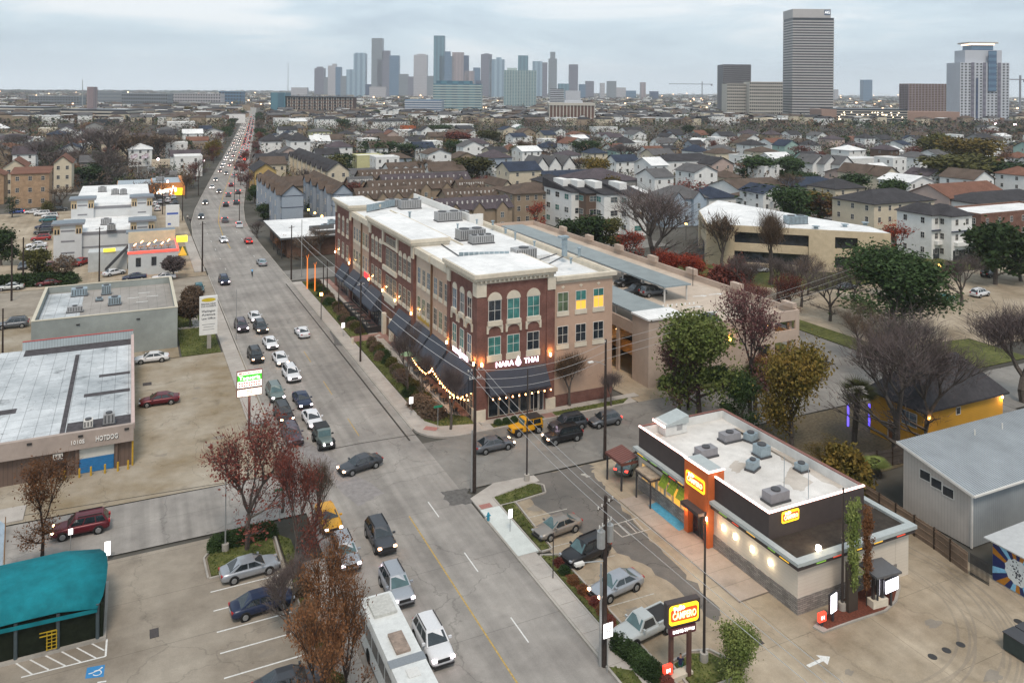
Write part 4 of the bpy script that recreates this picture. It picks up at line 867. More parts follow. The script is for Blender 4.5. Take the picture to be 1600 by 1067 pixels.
def menu(px,py,lab,w,h,z,rz):
 x,y=at(px,py);t=thing('menu_board',lab,'menu board',(x,y,.15),rz,'lit drive through menu boards')
 MB().box(-w/2-.06,w/2+.06,-.08,.1,z,z+h).build('board_case',m_frame_d,t,world=False);MB().box(-w/2,w/2,-.1,-.082,z+.06,z+h-.06).build('screen',m_scr,t,world=False)
 MB().box(-.09,.09,-.06,.06,0,z).build('post',m_frame_d,t,world=False)
menu(1301,973,'single lit menu screen at the front end of the drive through island',.8,1.5,.7,.2);menu(1371,952,'narrow lit menu screen under the canopy, left one',.5,1.35,1.1,.9);menu(1392,948,'wide lit menu screen under the canopy, right one',1.5,1.1,1.1,.05)
x,y=at(1372,948);t=thing('order_canopy','flat grey canopy over the drive through order point','canopy',(x,y,0),-.1)
MB().box(-1.1,1.4,-1.0,1.1,2.95,3.12).build('canopy_roof',mat('canopy_charcoal',(.10,.10,.105),.6,.1,3),t,world=False);MB().box(-.6,-.42,-.1,.1,.15,2.95).build('post',m_choc,t,world=False);MB().box(.2,.42,-.15,.1,.15,2.95).build('post',m_frame_d,t,world=False);MB().box(-.8,.7,-.35,.35,.15,.75).build('stone_base',m_stone,t,world=False)
x,y=at(1333,958);tag(MB().box(x-.5,x+.5,y-.02,y+.35,.15,4.0).build('wall_screen',mat('screen_bronze',(.05,.038,.03),.6,.1,3)),'tall dark bronze screen panel standing behind the menu island pole','screen panel')
x,y=52.3*1.139,33.1*1.139;t=thing('dumpster','dark green lidded dumpster at the bottom right edge of the drive','dumpster',(x,y-1.0,.02),0)
MB().box(-1.1,1.6,-.9,.9,.1,1.3).build('bin_body',mat('bin_green',(.02,.035,.035),.5,.2,3),t,world=False);MB().box(-1.15,.2,-.95,.95,1.3,1.37).build('lid',m_frame_d,t,world=False);MB().box(.3,1.65,-.95,.95,1.3,1.37).build('lid',m_frame_d,t,world=False)
m_fen=striped('fence_boards',(.24,.17,.12),(.15,.10,.07),.15,'H',.12,.85,0,.6,.3);m_fenx=striped('fence_boards_grey',(.09,.075,.065),(.05,.04,.035),.15,'H',.12,.85,0,.6,.3)
def board_fence(lab,pts,h,m,step=2.45):
 t=thing('wooden_fence',lab,'fence',(pts[0][0],pts[0][1],0))
 for i in range(len(pts)-1):
  a=Vector(pts[i]);b=Vector(pts[i+1]);d=b-a;k=max(1,round(d.length/step));st=d.length/k;d.normalize();n=Vector((d.y,-d.x))
  for j in range(k):
   p=a+d*(j*st);q=a+d*((j+1)*st)
   f=MB();nb2=int(st/.15)
   for s_ in range(nb2):
    u=p+d*(st*s_/nb2+.006);v=p+d*(st*(s_+1)/nb2-.006);hh=h+.02*math.sin(s_*2.1+j)
    f.prism([tuple(u+n*.02),tuple(v+n*.02),tuple(v-n*.01),tuple(u-n*.01)],.02,hh)
   o=f.build('fence_panel',m,t)
   for zz in(.35,h*.55,h-.3):MB().prism([tuple(p+n*.06),tuple(q+n*.06),tuple(q+n*.021),tuple(p+n*.021)],zz,zz+.09).build('rail',m,o)
   MB().prism([tuple(p+n*.09+d*.06),tuple(p-n*.05+d*.06),tuple(p-n*.05-d*.06),tuple(p+n*.09-d*.06)],0,h+.1).build('post',mat('fence_post_dark',(.05,.035,.025),.8,.2,3),t)
board_fence('long brown board fence between the restaurant drive and the metal building',[at(1350,785),at(1400,818),at(1460,858),at(1512,897)],1.9,m_fen)
board_fence('dark board fence behind the restaurant beside the alley',[at(1345,735),at(1418,722)],1.8,m_fenx)
struct(MB().quad((60.5,50,.01),(68.6,50,.01),(68.6,60,.01),(62,60,.01)).build('yard_ground',m_soil))
t=thing('iron_fence','black iron picket gate between the board fence and the mural building','fence',(*at(1515,900),0));a=Vector(at(1516,898));b_=Vector(at(1545,915));f=MB()
for i in range(16):p=a.lerp(b_,i/15);f.box(p.x-.02,p.x+.02,p.y-.02,p.y+.02,0,1.9)
f.build('picket',m_iron,t)['kind']='stuff';MB().tube((*a,1.7),(*b_,1.7),.03).tube((*a,.2),(*b_,.2),.03).build('rail',m_iron,t)
mx0,my0=at(1518,856);occ(mx0,110,my0,62);m_msid=striped('metal_siding',(.47,.43,.39),(.40,.365,.33),.32,'H',.2,.6,0,.5,.12);m_msid2=striped('metal_siding_grey',(.27,.29,.30),(.23,.245,.255),.3,'H',.2,.55,0,.5,.12)
mb_=thing('metal_building','grey corrugated metal building with sloping ribbed roof beside the board fence','building',(mx0,my0,0))
yb=my0+7.1;xe=mx0+22;h0,h1=5.1,6.6
b=MB();b.add([(mx0,my0,0),(mx0,yb,0),(mx0,yb,h1),(mx0,my0,h0)],[(0,1,2,3)[::-1]]);b.build('side_wall',m_msid,mb_)
MB().quad((mx0,my0,0),(xe,my0,0),(xe,my0,h0),(mx0,my0,h0)).build('front_wall',m_msid2,mb_);MB().quad((mx0,yb,0),(xe,yb,0),(xe,yb,h1),(mx0,yb,h1)).build('rear_wall',m_msid2,mb_)
b=MB();e_=.45;z0_,z1_=h0-.1,h1+.1
b.add([(mx0-e_,my0-e_,z0_),(xe,my0-e_,z0_),(xe,yb+e_,z1_),(mx0-e_,yb+e_,z1_),(mx0-e_,my0-e_,z0_-.1),(xe,my0-e_,z0_-.1),(xe,yb+e_,z1_-.1),(mx0-e_,yb+e_,z1_-.1)],[(0,1,2,3),(4,5,1,0),(7,4,0,3)])
b.build('roof',mat('roof_galvalume',(.40,.43,.45),.4,.1,.6,metal=.35,big=.12,bigscale=.2),mb_);q=MB();n=72
for i in range(n):
 x=mx0-e_+(22+e_)*i/n;q.add([(x,my0-e_,z0_+.003),(x+.09,my0-e_,z0_+.003),(x+.09,yb+e_,z1_+.003),(x,yb+e_,z1_+.003),(x+.045,my0-e_,z0_+.06),(x+.045,yb+e_,z1_+.06)],[(0,4,5,3),(4,1,2,5),(0,1,4)])
q.build('roof_rib',mat('roof_rib_dark',(.23,.25,.27),.4,.1,.6,metal=.3),mb_)['kind']='stuff'
MB().box(mx0-e_-.06,mx0-e_-.003,my0-e_,my0-e_+.001,0,0).build('gutter',m_frame_w,mb_)if False else MB().box(mx0-e_,xe,my0-e_-.14,my0-e_-.003,z0_-.15,z0_+.02).build('gutter',m_frame_w,mb_)
b=MB().add([(mx0-e_-.06,my0-e_,z0_-.18),(mx0-e_-.06,yb+e_,z1_-.18),(mx0-e_-.06,yb+e_,z1_+.05),(mx0-e_-.06,my0-e_,z0_+.05),(mx0-e_-.003,my0-e_,z0_-.18),(mx0-e_-.003,yb+e_,z1_-.18),(mx0-e_-.003,yb+e_,z1_+.05),(mx0-e_-.003,my0-e_,z0_+.05)],[(3,2,1,0),(3,7,6,2),(0,4,7,3)]);b.build('bargeboard',m_frame_w,mb_)
for i,yy in enumerate((my0+2.3,my0+3.5,my0+4.7)):win(mb_,'W',mx0,yy,4.0+i*.25,1.2,.95,1,1,m_frame_w,g_dark)
MB().box(mx0-.1,mx0+.05,my0-.1,my0+.05,0,h0-.2).build('downpipe',m_frame_w,mb_);win(mb_,'S',my0,mx0+8.8,4.1,.8,.7,1,1,m_frame_w,g_dark)
for px,py in((1523,680),(1566,670)):x,y=at(px,py,6.3);MB().tube((x,y,5.5),(x,y,6.9),.07).build('roof_vent',m_frame_w,mb_)
qx,qy=at(1550,906);ms=thing('mural_shed','low shed with a blue, orange and white sunburst mural on its side','building',(qx,qy,0));ye=qy-9;occ(qx,qx+14,ye,qy)
MB().box(qx+.05,qx+12,ye,qy,0,3.3).build('wall',m_msid2,ms)
MB().add([(qx-.4,ye,3.5),(qx+12,ye,3.75),(qx+12,qy+.5,3.75),(qx-.4,qy+.5,3.5),(qx-.4,ye,3.4),(qx-.4,qy+.5,3.4),(qx+12,qy+.5,3.4)],[(0,1,2,3),(4,0,3,5),(5,3,2,6)]).build('roof',mat('shed_roof',(.42,.43,.43),.6,.1,2),ms)
cz,cy_=1.75,qy-2.15;cols=[mat('mural_navy',(.012,.022,.11),.6,.15,4),mat('mural_orange',(.42,.17,.012),.6,.15,4),mat('mural_sky',(.22,.50,.72),.6,.15,4)]
mq=[MB(),MB(),MB()];nr=26
def clampray(a):
 dy,dz=math.cos(a),math.sin(a);t=99
 if dy>0:t=min(t,(qy-.02-cy_)/dy)
 if dy<0:t=min(t,5/-dy)
 if dz>0:t=min(t,(3.3-cz)/dz)
 if dz<0:t=min(t,(cz-.12)/-dz)
 return(cy_+dy*t,cz+dz*t)
seq=[0,1,0,2,0,1,0,1,2,0,1,0,2,1,0,1,0,2,0,1,2,0,1,0,2,0]
for i in range(nr):
 a0,a1=2*math.pi*i/nr,2*math.pi*(i+1)/nr;k=4
 for j in range(k):
  p,q=clampray(a0+(a1-a0)*j/k),clampray(a0+(a1-a0)*(j+1)/k)
  mq[seq[i]].add([(qx+.03,cy_,cz),(qx+.03,*p),(qx+.03,*q)],[(0,2,1),(0,1,2)][:1])
for nme,q,c in zip(('mural_navy_rays','mural_orange_rays','mural_blue_rays'),mq,cols):q.build(nme,c,ms)['kind']='stuff'
b=MB();n=24;b.add([(qx+.015,cy_+(1.02+.1*(i%2))*math.cos(6.283*i/n),cz+(.98+.1*(i%2))*math.sin(6.283*i/n))for i in range(n)],[tuple(range(n))[::-1]]);b.build('mural_medallion',mat('mural_white',(.62,.66,.66),.6,.1,4),ms)
rg=random.Random(9);b=MB()
for _ in range(60):
 a=rg.uniform(0,6.28);r_=rg.uniform(.1,.88);s=rg.uniform(.03,.08);y,z=cy_+r_*math.cos(a),cz+r_*math.sin(a)
 b.add([(qx+.01,y-s,z-s*.5),(qx+.01,y+s*.6,z-s),(qx+.01,y+s,z+s*.7),(qx+.01,y-s*.5,z+s)],[(0,3,2,1)])
b.build('mural_marks',mat('mural_ink',(.03,.035,.06),.6,.1,4),ms)['kind']='stuff'
m_yel=striped('yellow_siding',(.52,.275,.025),(.44,.225,.018),.2,'Z',.15,.75,0,.3,.08);m_shd=mat('shingle_charcoal',(.050,.048,.052),.95,.25,2.5,big=.2,bigscale=.4);m_shb=mat('shingle_brown',(.105,.078,.062),.95,.25,2.5,big=.2,bigscale=.3);m_shg=mat('shingle_grey',(.11,.108,.11),.95,.2,2.5,big=.15,bigscale=.3)
m_shr=mat('shingle_red_brown',(.17,.085,.06),.95,.25,2,big=.15,bigscale=.3);m_shw=mat('roof_pale',(.60,.62,.62),.8,.1,1);m_shblue=mat('shingle_blue_black',(.035,.045,.07),.9,.25,2,big=.2,bigscale=.3);m_shmau=mat('shingle_mauve',(.085,.070,.078),.95,.25,2.2,big=.2,bigscale=.3)
def hiproof(b,x0,x1,y0,y1,z,rise,ov=.5,kind='hip'):
 x0-=ov;x1+=ov;y0-=ov;y1+=ov;w,d=x1-x0,y1-y0;zt=z+rise;zb=z-.02
 if kind=='hip':
  k=min(w,d)/2
  if w>=d:r0,r1=(x0+k,(y0+y1)/2),(x1-k,(y0+y1)/2)
  else:r0,r1=((x0+x1)/2,y0+k),((x0+x1)/2,y1-k)
  v=[(x0,y0,zb),(x1,y0,zb),(x1,y1,zb),(x0,y1,zb),(*r0,zt),(*r1,zt)]
  if w>=d:f=[(0,1,5,4),(1,2,5),(2,3,4,5),(3,0,4)]
  else:f=[(0,1,4),(1,2,5,4),(2,3,5),(3,0,4,5)]
  b.add(v,f);e=[(x0,y0,zb-.2),(x1,y0,zb-.2),(x1,y1,zb-.2),(x0,y1,zb-.2)];b.add(v[:4]+e,[(0,4,5,1),(1,5,6,2),(2,6,7,3),(3,7,4,0),(4,7,6,5)])
 elif kind=='gx':
  ym=(y0+y1)/2;t=.16
  b.add([(x0,y0,zb),(x1,y0,zb),(x1,ym,zt),(x0,ym,zt),(x0,y1,zb),(x1,y1,zb),(x0,y0,zb-t),(x1,y0,zb-t),(x1,ym,zt-t),(x0,ym,zt-t),(x0,y1,zb-t),(x1,y1,zb-t)],[(0,1,2,3),(3,2,5,4),(6,7,1,0),(0,3,9,6),(3,4,10,9),(1,7,8,2),(2,8,11,5),(4,5,11,10)])
 elif kind=='gy':
  xm=(x0+x1)/2;t=.16
  b.add([(x0,y0,zb),(x0,y1,zb),(xm,y1,zt),(xm,y0,zt),(x1,y0,zb),(x1,y1,zb),(x0,y0,zb-t),(x0,y1,zb-t),(xm,y1,zt-t),(xm,y0,zt-t),(x1,y0,zb-t),(x1,y1,zb-t)],[(0,3,2,1),(3,4,5,2),(6,0,1,7),(0,6,9,3),(3,9,10,4),(4,10,11,5),(1,2,8,7),(2,5,11,8)])
def gable_wall(b,kind,x0,x1,y0,y1,z,rise):
 if kind=='gx':
  for x in(x0,x1):b.add([(x,y0,z),(x,y1,z),(x,(y0+y1)/2,z+rise*(y1-y0)/(y1-y0+1))],[(0,2,1)if x==x0 else(0,1,2)])
 else:
  for y in(y0,y1):b.add([(x0,y,z),(x1,y,z),((x0+x1)/2,y,z+rise*(x1-x0)/(x1-x0+1))],[(0,1,2)if y==y0 else(0,2,1)])
HOUSES=[]
def house(name,desc,x0,y0,wd,dp,h,wall,roofm,kind='hip',rise=2.4,floors=2,nf=4,ns=3,fm=None,gm=None,label=None,cat='house',group=None,wz=None,fw=1.1,fh=1.5,doors=False,side_trim=None,lod=0,band=None):
 """a house: walls, roof, windows on the two sides that face the camera"""
 t=thing(name,label,cat,(x0,y0,0),0,group);x1,y1=x0+wd,y0+dp;occ(x0,x1,y0,y1)
 b=MB().box(x0,x1,y0,y1,-.1,h)
 if kind in('gx','gy'):gable_wall(b,kind,x0,x1,y0,y1,h,rise)
 b.build('wall',wall,t)
 if kind=='flat':
  p=MB();p.box(x0-.08,x1+.08,y0-.08,y0+.25,h,h+.6);p.box(x0-.08,x1+.08,y1-.25,y1+.08,h,h+.6);p.box(x0-.08,x0+.25,y0+.25,y1-.25,h,h+.6);p.box(x1-.25,x1+.08,y0+.25,y1-.25,h,h+.6);p.build('parapet',wall,t)
  MB().box(x0+.25,x1-.25,y0+.25,y1-.25,h,h+.12).build('roof',roofm,t)
 elif kind=='mono':
  MB().add([(x0-.4,y0-.4,h),(x1+.4,y0-.4,h),(x1+.4,y1+.4,h+rise),(x0-.4,y1+.4,h+rise),(x0-.4,y0-.4,h-.2),(x1+.4,y0-.4,h-.2),(x0-.4,y1+.4,h-.2)],[(0,1,2,3),(4,5,1,0),(4,0,3,6)]).build('roof',roofm,t)
 else:b=MB();hiproof(b,x0,x1,y0,y1,h,rise,.5,kind);b.build('roof',roofm,t)
 gms=gm if isinstance(gm,(list,tuple))else[gm or g_dark]
 for f in range(floors):
  z=h/floors*(f+.55)
  for i in range(nf):win(t,'S',y0,x0+wd*(i+.5)/nf,z,fw,fh,2,2,fm or m_frame_w,gms[(i+f)%len(gms)],panes=True)
  for i in range(ns):win(t,'W',x0,y0+dp*(i+.5)/ns,z,fw,fh,2,2,fm or m_frame_w,gms[(i+f+1)%len(gms)],panes=True)
 if band:
  for f in range(1,floors+1):z=h/floors*f-.3;MB().box(x0-.07,x1,y0-.07,y0-.002,z-.18,z).box(x0-.07,x0-.002,y0,y1,z-.18,z).build('band',band,t)
 if label is None:auto(t,desc,(x0+x1)/2,y0)
 HOUSES.append((x0,y0,x1,y1));return t
YX,YY=at(1443,641,5.2);YW=on_y(1567,615,YY)[0]-YX;YD=min(11.5,on_x(1360,640,YX)[0]-YY)
yh=house('yellow_house','',YX,YY,YW,YD,5.2,m_yel,m_shd,'hip',4.2,2,0,0,label='mustard yellow house with charcoal hip roof behind the metal building')
win(yh,'W',YX,YY+1.8,3.6,2.0,1.6,2,2,m_frame_w,g_blue);win(yh,'S',YY,YX+YW*.42,4.2,.8,.9,1,1,m_frame_w,g_dark);win(yh,'W',YX,YY+4.2,1.3,.9,2.2,1,1,m_frame_w,mat('door_brown',(.16,.07,.03),.6,.2,3),name='door')
MB().box(YX+.3,YX+.5,YY-.2,YY-.05,4.4,4.6).build('wall_lamp',g_lamp,yh);lightpoint(YX+.4,YY-.5,4.4,70,(1,.5,.12));lightpoint(YX+YW-.2,YY-.4,4.4,60,(1,.6,.3));MB().box(YX+YW-.4,YX+YW-.2,YY-.2,YY-.05,4.5,4.7).build('wall_lamp',g_lamp,yh)
for px,py in((1425,550),(1430,552),(1418,558),(1422,560)):x,y=at(px,py,8.0);tag(MB().box(x-.25,x+.25,y-.2,y+.2,7.2,8.1).build('ridge_vent',m_frame_w),'small white roof vent on the charcoal roof, '+{1425:'upper left',1430:'upper right',1418:'lower left',1422:'lower right'}[px]+' of four','roof vent','white vents on the yellow house roof')
yp=thing('porch_lights','blue lit porch strip posts beside the palm by the yellow house','light',(72,65,0))
for px in(1325,1358):x,y=at(px,668);MB().box(x-.08,x+.08,y-.08,y+.08,.2,2.9).build('light_strip',glow('blue_strip',(.12,.08,1.0),1.6),yp)
# left side of the road
HX,HYF=.55,95.5;hz0=4.6;occ(-18,HX,HYF,131)
hd=thing('hot_dog_shop','low flat roofed shop with pale wide fascia and half open blue shutter','building',(HX,HYF,0))
P_=lambda mb,n,m,**k:mb.build(n,m,hd,**k)
m_hb=striped('brown_cladding',(.14,.095,.075),(.10,.07,.055),.4,'H',.15,.8,0,.4);m_fas=mat('fascia_pinkish',(.36,.30,.265),.8,.08,1.5,big=.08,bigscale=.5);m_cream2=mat('cream_wall_stained',(.50,.42,.25),.85,.2,.9)
P_(MB().box(-16,HX-.2,HYF+.6,130,0,3.7),'wall',m_hb);P_(MB().box(HX-.2,HX,HYF+.6,130,0,3.9),'side_wall',m_cream2)
P_(MB().box(-16,HX-.02,HYF,HYF+.5,2.8,hz0),'fascia',m_fas);P_(MB().box(HX-.25,HX+.1,HYF+.5,130.6,3.9,hz0),'side_parapet',mat('parapet_pink',(.50,.39,.36),.8,.1,1))
m_pat=paving('roof_patched_silver',(.33,.36,.38),(.62,.65,.67),crack=.5,crackscale=.3,stains=.65,joint=(1.5,2.4),jw=.05)
P_(MB().box(-16,HX-.26,HYF+.5,130,3.7,4.05),'roof',m_pat)
tar=mat('roof_tar',(.07,.065,.07),.9,.4,1.5);b=MB()
b.box(-6.0,HX-.3,HYF+.55,HYF+4.5,4.052,4.07);b.box(-13,HX-.3,127,129.9,4.052,4.07);b.box(-6.6,-6.1,HYF+1,125,4.072,4.085);b.box(-3.4,HX-.4,114.2,115.2,4.052,4.066);b.box(-4.8,HX-.4,107.6,108.7,4.052,4.066);b.box(-13.5,-11.5,105.5,107,4.052,4.066)
P_(b,'tar_patch',tar);P_(MB().box(-13.4,HX,130.05,130.25,3.9,5.2),'rear_parapet',striped('parapet_metal',(.42,.48,.5),(.3,.34,.36),.35,'H',.2,.5));P_(MB().box(-13.4,HX+.02,130.0,130.3,5.203,5.28),'red_coping',mat('coping_bright_red',(.42,.06,.05),.6,.1,3))
for(x0,w_,nm)in((-4.65,3.3,'shutter'),):
 P_(MB().box(x0,x0+w_,HYF+.5,HYF+.58,1.55,2.65),'upper_door',mat('door_white',(.52,.52,.48),.7,.08,2));f=MB()
 for i in range(7):f.box(x0+.02,x0+w_-.02,HYF+.44,HYF+.5,.05+i*.214,.05+i*.214+.2)
 P_(f,'blue_shutter',mat('shutter_blue',(.02,.16,.38),.5,.1,2))['kind']='stuff'
P_(MB().box(-5.0,-4.7,HYF+.3,HYF+.59,0,2.8),'door_post',m_hb);P_(MB().box(-1.3,-1.0,HYF+.3,HYF+.59,0,2.8),'door_post',m_hb)
letters('1010S',.55,'sign_letters',mat('letters_pale',(.78,.77,.74),.6,.05,2),hd,(on_y(121,690,HYF)[0],HYF-.05,3.6),RX,.08,.01);letters('HOTDOG',.72,'sign_letters',MATS['letters_pale'],hd,(on_y(167,682,HYF)[0],HYF-.05,3.62),RX,.08,.015,width=2.1)
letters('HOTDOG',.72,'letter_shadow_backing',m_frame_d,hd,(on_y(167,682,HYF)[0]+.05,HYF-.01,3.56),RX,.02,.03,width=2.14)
for px in(46,126,198):x,z=on_y(px,676 if px<100 else 665,HYF);P_(MB().box(x-.22,x+.22,HYF-.12,HYF-.01,4.1,4.3),'flood_lamp',m_iron)
hvac('wall_air_unit','white wall mounted air unit beside the blue shutter',-6.6,HYF+.3,1.9,.9,.4,.75,0,0,m_frame_w,'air units on the left shops',fin=True)
hvac('rooftop_air_unit','small white condenser at the front edge of the patched roof',-3.9,HYF+2.3,4.07,.9,.9,.9,0,1,m_frame_w,'air units on the left shops');hvac('rooftop_air_unit','grey condenser nearest the corner of the patched roof',-1.9,HYF+2.5,4.07,1.1,.9,1.2,0,1,m_hvac,'air units on the left shops')
for i,px in enumerate((124,142,164,184,200,101)):
 x,y=at(px,746-(px-124)*.17);t=tag(MB().tube((x,y,0),(x,y,.95),.1,n=8).build('bollard',mat('bollard_yellow',(.50,.30,.02),.6,.2,4)),'yellow bollard before the blue shutter, '+('leftmost under the door','second under the door','right of the middle','at the door edge','by the building corner','left of the dark doorway')[i],'bollard','yellow bollards by the shop')
x,y=at(207,727);tag(MB().tube((x,y,0),(x,y,3.0),.09,n=8).build('yellow_pipe',MATS['bollard_yellow']),'tall yellow pipe at the corner of the flat roofed shop','pipe')
def person(label,x,y,z,rz,pose,mats,hair=(.02,.015,.012)):
 """adult figure grown from joints with the skin modifier; pose = dict of joint -> (x, y, z) metres"""
 J=dict(pelvis=(0,0,.95),waist=(0,0,1.08),chest=(0,0,1.32),neck=(0,0,1.5),head=(0,-.02,1.62),top=(0,0,1.74),hl=(.1,0,.9),kl=(.11,-.02,.5),al=(.11,.02,.09),tl=(.11,-.16,.04),hr=(-.1,0,.9),kr=(-.11,-.02,.5),ar=(-.11,.02,.09),tr=(-.11,-.16,.04),sl=(.19,0,1.42),el=(.24,.03,1.14),wl=(.25,-.06,.9),dl=(.25,-.1,.8),sr=(-.19,0,1.42),er=(-.24,.03,1.14),wr=(-.25,-.06,.9),dr=(-.25,-.1,.8))
 J.update(pose);names=list(J);E_=[('pelvis','waist'),('waist','chest'),('chest','neck'),('neck','head'),('head','top'),('pelvis','hl'),('hl','kl'),('kl','al'),('al','tl'),('pelvis','hr'),('hr','kr'),('kr','ar'),('ar','tr'),('chest','sl'),('sl','el'),('el','wl'),('wl','dl'),('chest','sr'),('sr','er'),('er','wr'),('wr','dr')]
 rad=dict(pelvis=.13,waist=.12,chest=.145,neck=.055,head=.095,top=.07,hl=.095,kl=.06,al=.042,tl=.035,hr=.095,kr=.06,ar=.042,tr=.035,sl=.06,el=.042,wl=.03,dl=.028,sr=.06,er=.042,wr=.03,dr=.028)
 me=bpy.data.meshes.new('body');me.from_pydata([J[n]for n in names],[(names.index(a),names.index(b))for a,b in E_],[]);o=bpy.data.objects.new('body',me);C.objects.link(o)
 o.modifiers.new('skin','SKIN');sv=me.skin_vertices[0].data
 for i,n in enumerate(names):sv[i].radius=(rad[n],rad[n]);sv[i].use_root=(n=='pelvis')
 s=o.modifiers.new('sub','SUBSURF');s.levels=1;s.render_levels=1
 dg=bpy.context.evaluated_depsgraph_get();dg.update();m2=bpy.data.meshes.new_from_object(o.evaluated_get(dg));bpy.data.objects.remove(o)
 for m in mats:m2.materials.append(m)
 ax=Vector(J['neck'])-Vector(J['pelvis'])
 dist=lambda c,n_:(c-Vector(J[n_])).length
 for p in m2.polygons:
  c=Vector(p.center);k=min(names,key=lambda n_:dist(c,n_)/rad[n_]**.3)
  p.material_index=0 if k in('head','neck','dl','dr','wl','wr')else 3 if k=='top' else 1 if k in('waist','chest','sl','sr','el','er')else 4 if k in('al','tl','ar','tr')else 2
  p.use_smooth=True
 t=thing('person',label,'person',(x,y,z),rz);link('body',m2,t)
 h=Vector(J['head']);f=MB()
 f.tube(h+Vector((-.03,-.1,.02)),h+Vector((-.03,-.108,.02)),.011,n=6).tube(h+Vector((.03,-.1,.02)),h+Vector((.03,-.108,.02)),.011,n=6);f.tube(h+Vector((0,-.09,.015)),h+Vector((0,-.12,-.025)),.012,.018,n=5);f.box(h.x-.025,h.x+.025,h.y-.104,h.y-.096,h.z-.055,h.z-.045)
 f.build('face',mats[3],t,world=False)
 g_=MB()
 for s_,d,w_ in((1,'dl','wl'),(-1,'dr','wr')):
  D=Vector(J[d]);dirn=(D-Vector(J[w_])).normalized();sd=Vector((0,1,0)).cross(dirn).normalized()if abs(dirn.y)<.9 else Vector((1,0,0));up=dirn.cross(sd)
  for k,l_ in enumerate((.065,.075,.07,.055)):b0=D+up*(.02*(k-1.5))+dirn*.01;mid=b0+dirn*l_*.6;g_.tube(b0,mid,.009,n=4).tube(mid,mid+(dirn*.8-sd*s_*.5)*l_*.5,.008,n=4)
  g_.tube(D-dirn*.03,D+up*-.05+dirn*.02,.011,.009,n=4)
 g_.build('fingers',mats[0],t,world=False)['kind']='stuff'
 return t
m_skin=mat('skin',(.35,.19,.12),.6,.05,5,obj=True);m_blk=mat('cloth_black',(.02,.02,.024),.8,.1,5);m_navy=mat('cloth_navy',(.02,.025,.06),.8,.1,5);m_hair=mat('hair_dark',(.02,.015,.012),.8,.2,9)
m_lblue=mat('cloth_light_blue',(.16,.38,.62),.8,.1,5);m_teal2=mat('cloth_teal',(.03,.12,.10),.8,.1,5)
x,y=at(101,744);person('person in black standing by the shop doorway left of the blue shutter',x,y,0,.3,{},[m_skin,m_blk,m_blk,m_hair,m_blk])
x,y=at(1063,1050)
person('person in dark clothes sitting on the stone base under the pylon sign',x,y,.0,2.4,dict(pelvis=(0,0,.5),waist=(0,-.02,.64),chest=(0,-.08,.86),neck=(0,-.12,1.04),head=(0,-.16,1.16),top=(0,-.14,1.28),hl=(.1,-.02,.48),kl=(.13,-.42,.52),al=(.13,-.46,.1),tl=(.13,-.6,.05),hr=(-.1,-.02,.48),kr=(-.13,-.42,.52),ar=(-.13,-.46,.1),tr=(-.13,-.6,.05),sl=(.19,-.1,.96),el=(.24,-.2,.74),wl=(.16,-.4,.66),dl=(.12,-.46,.63),sr=(-.19,-.1,.96),er=(-.24,-.2,.74),wr=(-.16,-.4,.66),dr=(-.12,-.46,.63)),[m_skin,m_navy,m_teal2,m_hair,m_blk])
gb_=thing('grey_block','grey painted windowless block with flat gravel roof behind the low shop','building',(-13,137,0));P_=lambda mb,n,m,**k:mb.build(n,m,gb_,**k)
occ(-14,7.4,135,160);m_gp=mat('paint_grey_green',(.30,.325,.31),.9,.08,.8,big=.15,bigscale=.25)
gx0,gx1,gy0,gy1,gz=-13.0,6.9,136.5,159,6.3
P_(MB().box(gx0,gx1,gy0,gy0+.35,0,gz).box(gx0,gx0+.35,gy0+.35,gy1-.35,0,gz).box(gx1-.35,gx1,gy0+.35,gy1-.35,0,gz).box(gx0,gx1,gy1-.35,gy1,0,gz),'wall',m_gp)
P_(MB().box(gx0+.35,gx1-.35,gy0+.35,gy1-.35,4.8,5.2),'roof',m_roofg);P_(MB().box(gx0-.05,gx1+.05,gy0-.05,gy0+.4,gz+.002,gz+.1).box(gx0-.05,gx0+.4,gy0+.4,gy1,gz+.002,gz+.1).box(gx1-.4,gx1+.05,gy0+.4,gy1,gz+.002,gz+.1).box(gx0+.4,gx1-.4,gy1-.4,gy1,gz+.002,gz+.1),'coping',mat('coping_cream',(.52,.48,.38),.7,.1,2))
P_(MB().box(gx0+.5,-7,gy0+3,gy1-1,5.2,5.24),'roof_patch',m_pat)
for(px,py)in((122,507),(216,498)):x,z=on_y(px,py,gy0);P_(MB().box(x-.25,x+.25,gy0-.15,gy0-.01,z-.08,z+.08),'flood_lamp',m_iron)
for(lab,px,py,w_,d_,h_)in(('large green grey air unit on the gravel roof',124,462,2.4,1.6,1.3),('tall square duct box near the middle of the gravel roof',166,460,1.4,1.2,1.6),('condenser pair near the right of the gravel roof',179,476,1.8,1.4,1.3),('mauve grey unit at the front of the gravel roof',117,488,2.2,1.0,1.0),('small duct box on the gravel roof',155,470,1.0,1.0,.5)):
 x,y=at(px,py,5.2);hvac('rooftop_air_unit',lab,x,y,5.2,w_,d_,h_,.05,1,m_hvac if 'mauve' in lab else m_galv,'air units on the grey block roof')
b=MB()
for px,py in((208,466),(222,472),(225,458),(238,463)):x,y=at(px,py,5.2);b.box(x-.9,x+.9,y-.12,y+.12,5.22,5.26)
P_(b,'skylight_strips',m_white)['kind']='stuff'
x,y=at(327,545);ws=thing('office_sign','tall white pylon sign with yellow oval logo beside the road','sign',(x,y,0))
MB().box(x-.35,x+.25,y-.15,y+.15,0,2.6).build('post',m_kerb,ws);MB().box(x-1.5,x+1.15,y-.2,y+.2,2.3,8.3).build('sign_box',mat('sign_white_face',(.72,.72,.70),.5,.05,2),ws)
